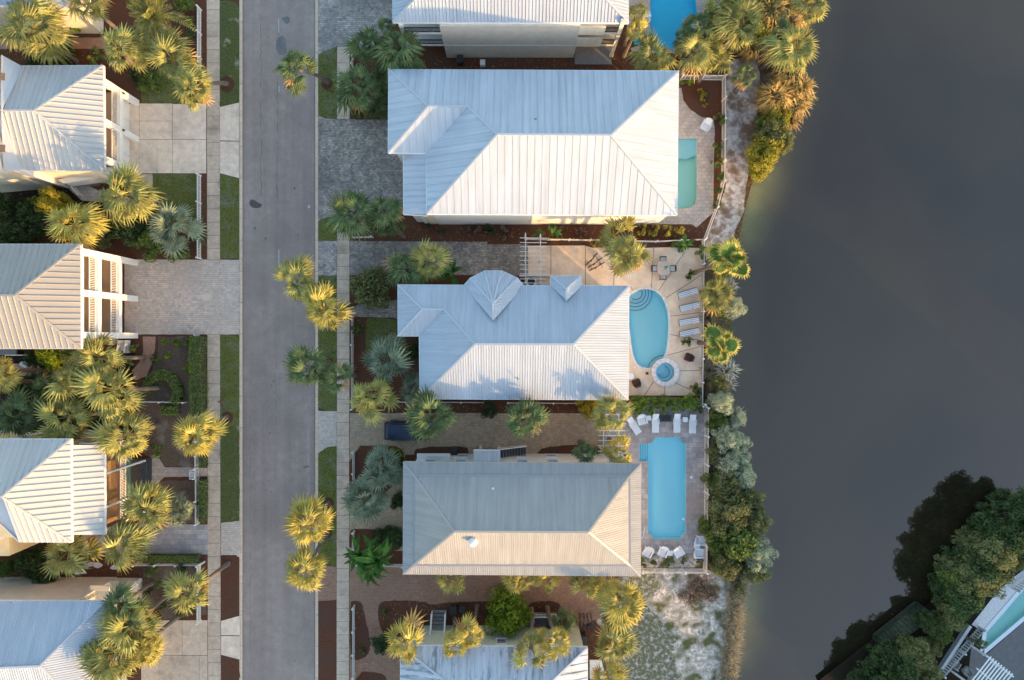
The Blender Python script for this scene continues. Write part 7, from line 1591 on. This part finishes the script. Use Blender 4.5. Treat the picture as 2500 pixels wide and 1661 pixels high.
# bicycles
def bicycle(label, x, y, rz, m='iron_black', grp='parked bicycles', lean=.12):
    p = P(x, y, .4); p.z = .03; r = thing('bicycle', p, label, 'bicycle', grp); r.rotation_euler = (lean, 0, R_(rz)); ORG[r.name] = Vector((0, 0, 0))
    for sx in (-.52, .52):
        b = MB(); b.tube([(sx+.33*math.cos(a*.3927), 0, .34+.33*math.sin(a*.3927)) for a in range(17)], .028, 5, cap=False); w1 = b.build('wheel', 'rubber', r)
        b = MB()
        for k in range(6): a = k*.5236; b.beam((sx-.31*math.cos(a), 0, .34-.31*math.sin(a)), (sx+.31*math.cos(a), 0, .34+.31*math.sin(a)), .008, .008)
        b.build('spokes', 'chrome', w1, kind='stuff')
    b = MB(); A_ = {'bb': (-.08, 0, .30), 'seat': (-.22, 0, .78), 'head': (.34, 0, .80), 'rear': (-.52, 0, .34), 'front': (.52, 0, .34)}
    for a, c in (('bb', 'seat'), ('bb', 'head'), ('seat', 'head'), ('bb', 'rear'), ('seat', 'rear'), ('head', 'front')): b.tube([A_[a], A_[c]], .026, 5)
    b.build('frame', m, r)
    b = MB(); b.tube([(.20, -.30, .98), (.34, -.22, 1.02), (.36, 0, 1.0), (.34, .22, 1.02), (.20, .30, .98)], .022, 5); b.tube([(.34, 0, .8), (.36, 0, 1.0)], .02, 5); b.build('handlebar', 'plastic_black', r)
    b = MB(); b.prism([(-.36, -.10), (-.10, -.03), (-.06, 0), (-.10, .03), (-.36, .10)], .84, .90); b.tube([(-.22, 0, .78), (-.22, 0, .86)], .018, 5); b.build('saddle', 'plastic_black', r)
for i, (x, m, l) in enumerate(((1414, 'iron_black', 'leftmost of the four bicycles beside the streaked roof house'), (1424, 'bike_blue', 'second from left of the four bicycles by the streaked roof house'), (1434, 'iron_black', 'third from left of the four bicycles by the streaked roof house'), (1443, 'bike_blue', 'rightmost of the four bicycles beside the streaked roof house'))):
    bicycle(l, x, 1519, 88+i*2, m)
for x, y, a, m, l in ((1444, 632, 47, 'iron_black', 'topmost bicycle on the tan patio beside the palms'), (1452, 641, 35, 'bike_blue', 'middle bicycle on the tan patio beside the palms'), (1457, 650, 30, 'iron_black', 'lowest bicycle on the tan patio beside the palms')): bicycle(l, x, y, a, m)
# bins, boxes and utility things
def bin_(x, y, l, m='plastic_black', w_=.30):
    p = P(x, y, 1.0); p.z = 0; r = thing('wheelie_bin', p, l, 'rubbish bin', 'wheelie bins')
    b = MB(); b.add([(p.x-w_*.8, p.y-w_*.9, .08), (p.x+w_*.8, p.y-w_*.9, .08), (p.x+w_*.8, p.y+w_*.9, .08), (p.x-w_*.8, p.y+w_*.9, .08), (p.x-w_, p.y-w_*1.15, 1.0), (p.x+w_, p.y-w_*1.15, 1.0), (p.x+w_, p.y+w_*1.15, 1.0), (p.x-w_, p.y+w_*1.15, 1.0)], [(3,2,1,0),(4,5,6,7),(0,1,5,4),(1,2,6,5),(2,3,7,6),(3,0,4,7)]); b.build('body', m, r)
    b = MB(); cushion_box(b, p.x-w_*1.08, p.x+w_*1.08, p.y-w_*1.2, p.y+w_*1.2, 1.0, 1.08, .03); b.build('lid', m, r)
    b = MB(); b.tube([(p.x-w_*.8, p.y+w_*1.35, .98), (p.x+w_*.8, p.y+w_*1.35, .98)], .02, 5); b.build('handle', m, r)
    for sx in (-1, 1): b = MB(); b.tube([(p.x+sx*w_*.8, p.y+w_*.9, .1), (p.x+sx*w_*.95, p.y+w_*.9, .1)], .1, 8); b.build('wheel', 'rubber', r)
bin_(1123, 145, 'black bin against the wall of the top house'); bin_(1109, 1102, 'black bin beside the north wall of the peach roofed house'); bin_(1107, 1492, 'round topped dark bin right of the entrance stair'); bin_(1129, 1489, 'second dark bin right of the entrance stair', w_=.26); bin_(1423, 1564, 'black bin beside the right wall of the streaked roof house', w_=.34)
def crate(x, y, wx, wy, h, m, name, l, cat):
    p = P(x, y, h); p.z = 0; r = thing(name, p, l, cat); b = MB(); cushion_box(b, p.x-wx/2, p.x+wx/2, p.y-wy/2, p.y+wy/2, 0, h, .03); b.build('housing', m, r); return r, p
crate(1178, 152, .5, .55, .5, 'wall_white', 'utility_box', 'white utility box beside the wall of the top house', 'utility box')
crate(472, 975, .70, 1.0, .9, 'plastic_green', 'utility_box', 'pale green utility box at the end of the thin white rail', 'utility box')
crate(1300, 1516, .4, .5, .9, 'trim_white', 'storage_box', 'white box on the deck above the streaked roof', 'box')
r, p = crate(1297, 688, .95, .85, .85, 'wall_white', 'air_conditioner', 'air conditioner with a round dark fan between pergola and dormer', 'air conditioner')
b = MB(); b.lathe([(.36, .85), (.36, .88), (.30, .88), (.30, .86)], p, 20); b.build('fan_grille', 'iron_black', r)
r, p = crate(20, 858, .9, .8, .85, 'plastic_black', 'air_conditioner', 'air conditioner on the side deck of the tan roofed house', 'air conditioner')
b = MB(); b.lathe([(.33, .85), (.33, .88), (.28, .88), (.28, .86)], p, 18); b.build('fan_grille', 'chrome', r)
p = P(1161, 157); b = MB(); b.tube([(p.x+(.28+.02*(i % 5))*math.cos(i*.5), p.y+(.28+.02*(i % 5))*math.sin(i*.5), .03+i*.002) for i in range(52)], .018, 4); tag(b.build('garden_hose', 'plastic_red', loc=p), 'coiled red garden hose on the mulch by the top house', 'hose')
p = P(538, 981); r = thing('marker_post', p, 'little green and red marker post beside the left sidewalk', 'marker post'); b = MB(); b.lathe([(.10, 0), (.10, .25), (.05, .3)], p, 10); b.build('base', 'plastic_green', r); b = MB(); b.box(p.x+.08, p.x+.30, p.y-.06, p.y+.1, .25, .4); b.build('cap', 'plastic_red', r)
p = P(1687.6, 1165.6); b = MB(); b.lathe([(.15, .02), (.15, .045), (.13, .05)], p, 18); tag(b.build('skimmer_lid', 'plastic_white', loc=p), 'round white skimmer lid right of the rectangular pool', 'lid')
p = P(1549, 898); b = MB(); b.lathe([(.12, .02), (.12, .045), (.10, .05)], p, 16); tag(b.build('skimmer_lid', 'plastic_white', loc=p), 'round white skimmer lid below the kidney shaped pool', 'lid')
p = P(1576, 38, .5); p.z = 0; r = thing('diving_board', p, 'short white diving board at the left edge of the bright blue pool', 'diving board'); b = MB(); b.box(p.x-.3, p.x+.55, p.y-.17, p.y+.17, .42, .5); b.build('board', 'plastic_white', r); b = MB(); b.box(p.x+.35, p.x+.50, p.y-.5, p.y+.45, .0, .4); b.build('stand', 'plastic_white', r)
b = MB(); p = P(1668, 1268, -.1); b.lathe([(.12, -.12), (.17, -.06), (.12, .02)], p, 10); tag(b.build('pool_float', 'plastic_white', loc=p), 'white chlorine float near the right edge of the rectangular pool', 'float')
b = MB(); b.tube([P(1574, 1290, .04), P(1572, 1302, .04), P(1570, 1312, .04), P(1563, 1320, .04)], .035, 5); tag(b.build('pool_hose', 'plastic_white', loc=P(1572, 1302)), 'pale hose lying on the deck left of the rectangular pool', 'hose')
crate(1122, 596, .35, .25, .05, 'trim_white', 'drain_cover', 'small pale drain cover on the dark paver drive', 'drain cover') if False else None
for i, (x, y, w_) in enumerate(((205, 1381, 12), (222, 1377, 9), (238, 1379, 12), (280, 1385, 10), (60, 890, 12))):
    p = P(x, y); b = MB(); rn = random.Random(i); n_ = 9
    b.prism([(p.x+w_*.04*rn.uniform(.75, 1.15)*math.cos(k*6.283/n_), p.y+w_*.026*rn.uniform(.75, 1.1)*math.sin(k*6.283/n_)) for k in range(n_)], 0, .08)
    tag(b.build('garden_rock', 'coping', loc=(p.x, p.y, 0)), ['flat pale rock at the left end of the row above the beige house', 'second flat pale rock above the beige house', 'third flat pale rock above the beige house', 'flat pale rock furthest right above the beige house', 'flat pale rock beside the curved pink path at the left edge'][i], 'rock', 'flat garden rocks')
# benches on the small deck
p = P(1318, 1516, .45); p.z = .49; r = thing('bench', p, 'dark slatted bench on the small deck above the streaked roof', 'bench')
for i in range(6): b = MB(); b.box(p.x-.5, p.x+.5, p.y-.30+i*.10, p.y-.30+i*.10+.08, .90, .94); b.build('seat_slat', 'deck_dark', r)
b = MB(); b.box(p.x-.48, p.x-.42, p.y-.3, p.y+.28, .49, .90); b.box(p.x+.42, p.x+.48, p.y-.3, p.y+.28, .49, .90); b.build('leg', 'deck_dark', r)
wicker_chair(1343, 1519, 180, 'black armchair at the right end of the small deck', 'plastic_black')

# ================================================================== CAR
p = P(1000, 1049.5); r = thing('parked_car', (p.x, p.y, .02), 'dark navy estate car parked on the brown paver drive, nose under a palm', 'car')
ORG[r.name] = Vector((0, 0, 0))
# stations along x (rear -2.3 .. front 2.35): (x, half width low, half width at shoulder, z shoulder)
st = [(-2.32, .70, .66, .80), (-2.22, .86, .84, .98), (-1.6, .93, .90, 1.02), (-.6, .95, .92, 1.02), (.6, .95, .92, 1.0), (1.3, .94, .88, .95), (1.9, .90, .80, .86), (2.25, .76, .62, .74), (2.36, .55, .45, .62)]
b = MB(); V = []
for x, w0, w1, z in st: V += [(x, -w0*.94, .28), (x, -w0, .55), (x, -w1, z-.06), (x, -w1*.88, z), (x, w1*.88, z), (x, w1, z-.06), (x, w0, .55), (x, w0*.94, .28)]
F = []
for i in range(len(st)-1):
    for k in range(8): F.append((i*8+k, (i+1)*8+k, (i+1)*8+(k+1) % 8, i*8+(k+1) % 8))
F.append(tuple(range(8))); F.append(tuple(8*(len(st)-1)+k for k in range(8))[::-1])
b.add(V, F); body = b.build('body', 'car_paint', r, smooth=True)
def cabin(sts, m, name, par):
    b = MB(); V = []
    for x, w_, z0, z1 in sts: V += [(x, -w_, z0), (x, w_, z0), (x, w_*.86, z1), (x, -w_*.86, z1)]
    F = []
    for i in range(len(sts)-1):
        for k in range(4): F.append((i*4+k, (i+1)*4+k, (i+1)*4+(k+1) % 4, i*4+(k+1) % 4))
    F += [(0, 1, 2, 3), tuple(4*(len(sts)-1)+k for k in (3, 2, 1, 0))]; b.add(V, F); return b.build(name, m, par)
cabin([(-2.16, .78, .98, 1.0), (-1.86, .82, .98, 1.46), (.35, .84, .96, 1.50), (1.18, .80, .94, .98)], 'car_glass', 'windows', r)
b = MB(); b.add([(-1.90, -.66, 1.49), (.30, -.70, 1.52), (.30, .70, 1.52), (-1.90, .66, 1.49), (-2.0, -.60, 1.44), (-2.0, .60, 1.44), (.42, -.64, 1.47), (.42, .64, 1.47), (-1.9, -.74, 1.42), (.3, -.76, 1.45), (.3, .76, 1.45), (-1.9, .74, 1.42)],
      [(0, 1, 2, 3), (4, 0, 3, 5), (1, 6, 7, 2), (8, 9, 1, 0), (3, 2, 10, 11), (8, 0, 4), (5, 3, 11), (9, 6, 1), (2, 7, 10)]); b.build('roof', 'car_paint', r)
for sy in (-.66, .66): b = MB(); b.beam((-1.7, sy, 1.55), (.1, sy, 1.57), .03, .03); b.build('roof_rail', 'plastic_black', r)
for sy in (-1, 1):
    for sx in (-1.45, 1.42):
        b = MB(); b.tube([(sx, sy*.76, .33), (sx, sy*.97, .33)], .33, 16); wh = b.build('wheel', 'rubber', r)
        b = MB(); b.tube([(sx, sy*.965, .33), (sx, sy*.985, .33)], .2, 10); b.build('rim', 'chrome', wh)
    b = MB(); b.box(.78, .92, *sorted((sy*.93, sy*1.12)), .94, 1.06); b.build('wing_mirror', 'car_paint', r)
    b = MB(); b.box(-2.30, -2.14, *sorted((sy*.58, sy*.83)), .78, .95); b.build('tail_light', 'lamp_red', r)
    b = MB(); b.box(2.08, 2.22, *sorted((sy*.50, sy*.72)), .66, .78); b.build('headlight', 'lamp_clear', r)
for o in r.children: pass
r.location = (p.x, p.y, .02)

# ================================================================== FAR CORNER, lower right
def far_pts(q): return [E_(*a) for a in q]
sheet('far_deck', far_pts([(1030, 1568), (1060, 1330), (1150, 1400), (1425, 1160), (1700, 1000), (1800, 1700), (1000, 1800)]), .010, 'asphalt_stain')
p5 = pool('pale turquoise pool in the far lower right corner', POOL_5, 'pool_shell_teal', 'pool_water_teal', depth=.42)
for a, c in (((2396, 1595), (2404, 1541)), ((2404, 1541), (2500, 1430)), ((2500, 1430), (2560, 1370)), ((2500, 1509), (2396, 1597)), ((2600, 1420), (2500, 1509))):
    b = MB(); b.obox(P(*a), P(*c), .38, 0, .07); b.build('coping_stone', 'plastic_white', p5)
pts = far_pts([(780, 1535), (1035, 1190), (1110, 1240), (1340, 960), (1430, 875), (1425, 980), (1120, 1250)])
sheet('far_paving', far_pts([(1060, 1180), (1280, 900), (1425, 800), (1500, 760), (1500, 900), (1425, 905), (1140, 1230)]), .014, 'coping')
fence([(2290, 1641), (2388, 1529)], 'broad white railing along the far pool deck at the lower right', h=1.1, step=.26, pw=.08, name='deck_railing'); fence([(2470, 1436), (2560, 1360)], 'white railing beside the far pool at the right edge', h=1.1, step=.26, pw=.08, name='deck_railing')
b = MB(); b.obox(P(2275, 1655), P(2362, 1524), .30, 0, .5); tag(b.build('garden_wall', 'coping', loc=P(2275, 1655)), 'low pale wall behind the broad white railing', 'wall')
wicker_chair(2332, 1622, 150, 'grey armchair by the broad white railing', 'wicker_grey'); wicker_chair(2362, 1640, 215, 'second grey armchair, on the far deck at the bottom edge', 'wicker_grey')
p = P(2420, 1650, 2.6); r = thing('pergola', (p.x, p.y, 0), 'white slatted pergola roof cut by the bottom right corner', 'pergola'); an = R_(-38)
def RT(a, c, z): return Vector((p.x+a*math.cos(an)-c*math.sin(an), p.y+a*math.sin(an)+c*math.cos(an), z))
for i in range(9): b = MB(); b.beam(RT(-1.2+i*.32, -2.2, 2.7), RT(-1.2+i*.32, 1.4, 2.7), .12, .05); b.build('slat', 'trim_white', r)
for c in (-1.9, -.3, 1.2):
    b = MB(); b.beam(RT(-1.5, c, 2.58), RT(1.7, c, 2.58), .12, .16); b.build('beam', 'trim_white', r)
for a in (-1.3, 1.5):
    for c in (-1.9, 1.2): q = RT(a, c, 0); b = MB(); b.box(q.x-.08, q.x+.08, q.y-.08, q.y+.08, 0, 2.5); b.build('post', 'trim_white', r)

# dark slatted slab built to stand in for a mirrored house
q = [P(*E_(*a), .25) for a in ((380, 1262), (672, 1030), (812, 1130), (452, 1372))]
r = thing('reflection', (q[0].x, q[0].y, 0), 'small dark slab standing in for a house mirrored off the far shore', 'reflection')
for i in range(14):
    a = q[0].lerp(q[1], (i+.04)/14); c = q[3].lerp(q[2], (i+.04)/14); a2 = q[0].lerp(q[1], (i+.96)/14); c2 = q[3].lerp(q[2], (i+.96)/14)
    b = MB(); b.prism([tuple(v[:2]) for v in (c, c2, a2, a)], .12, .22+random.uniform(-.01, .01)); b.build('reflection_strip', 'reflection_olive', r)
for a, c in ((q[0], q[1]), (q[1], q[2]), (q[3], q[0])):
    b = MB(); b.obox(a, c, .35, -.08, .12); b.build('reflection_rim', 'reflection_edge', r)
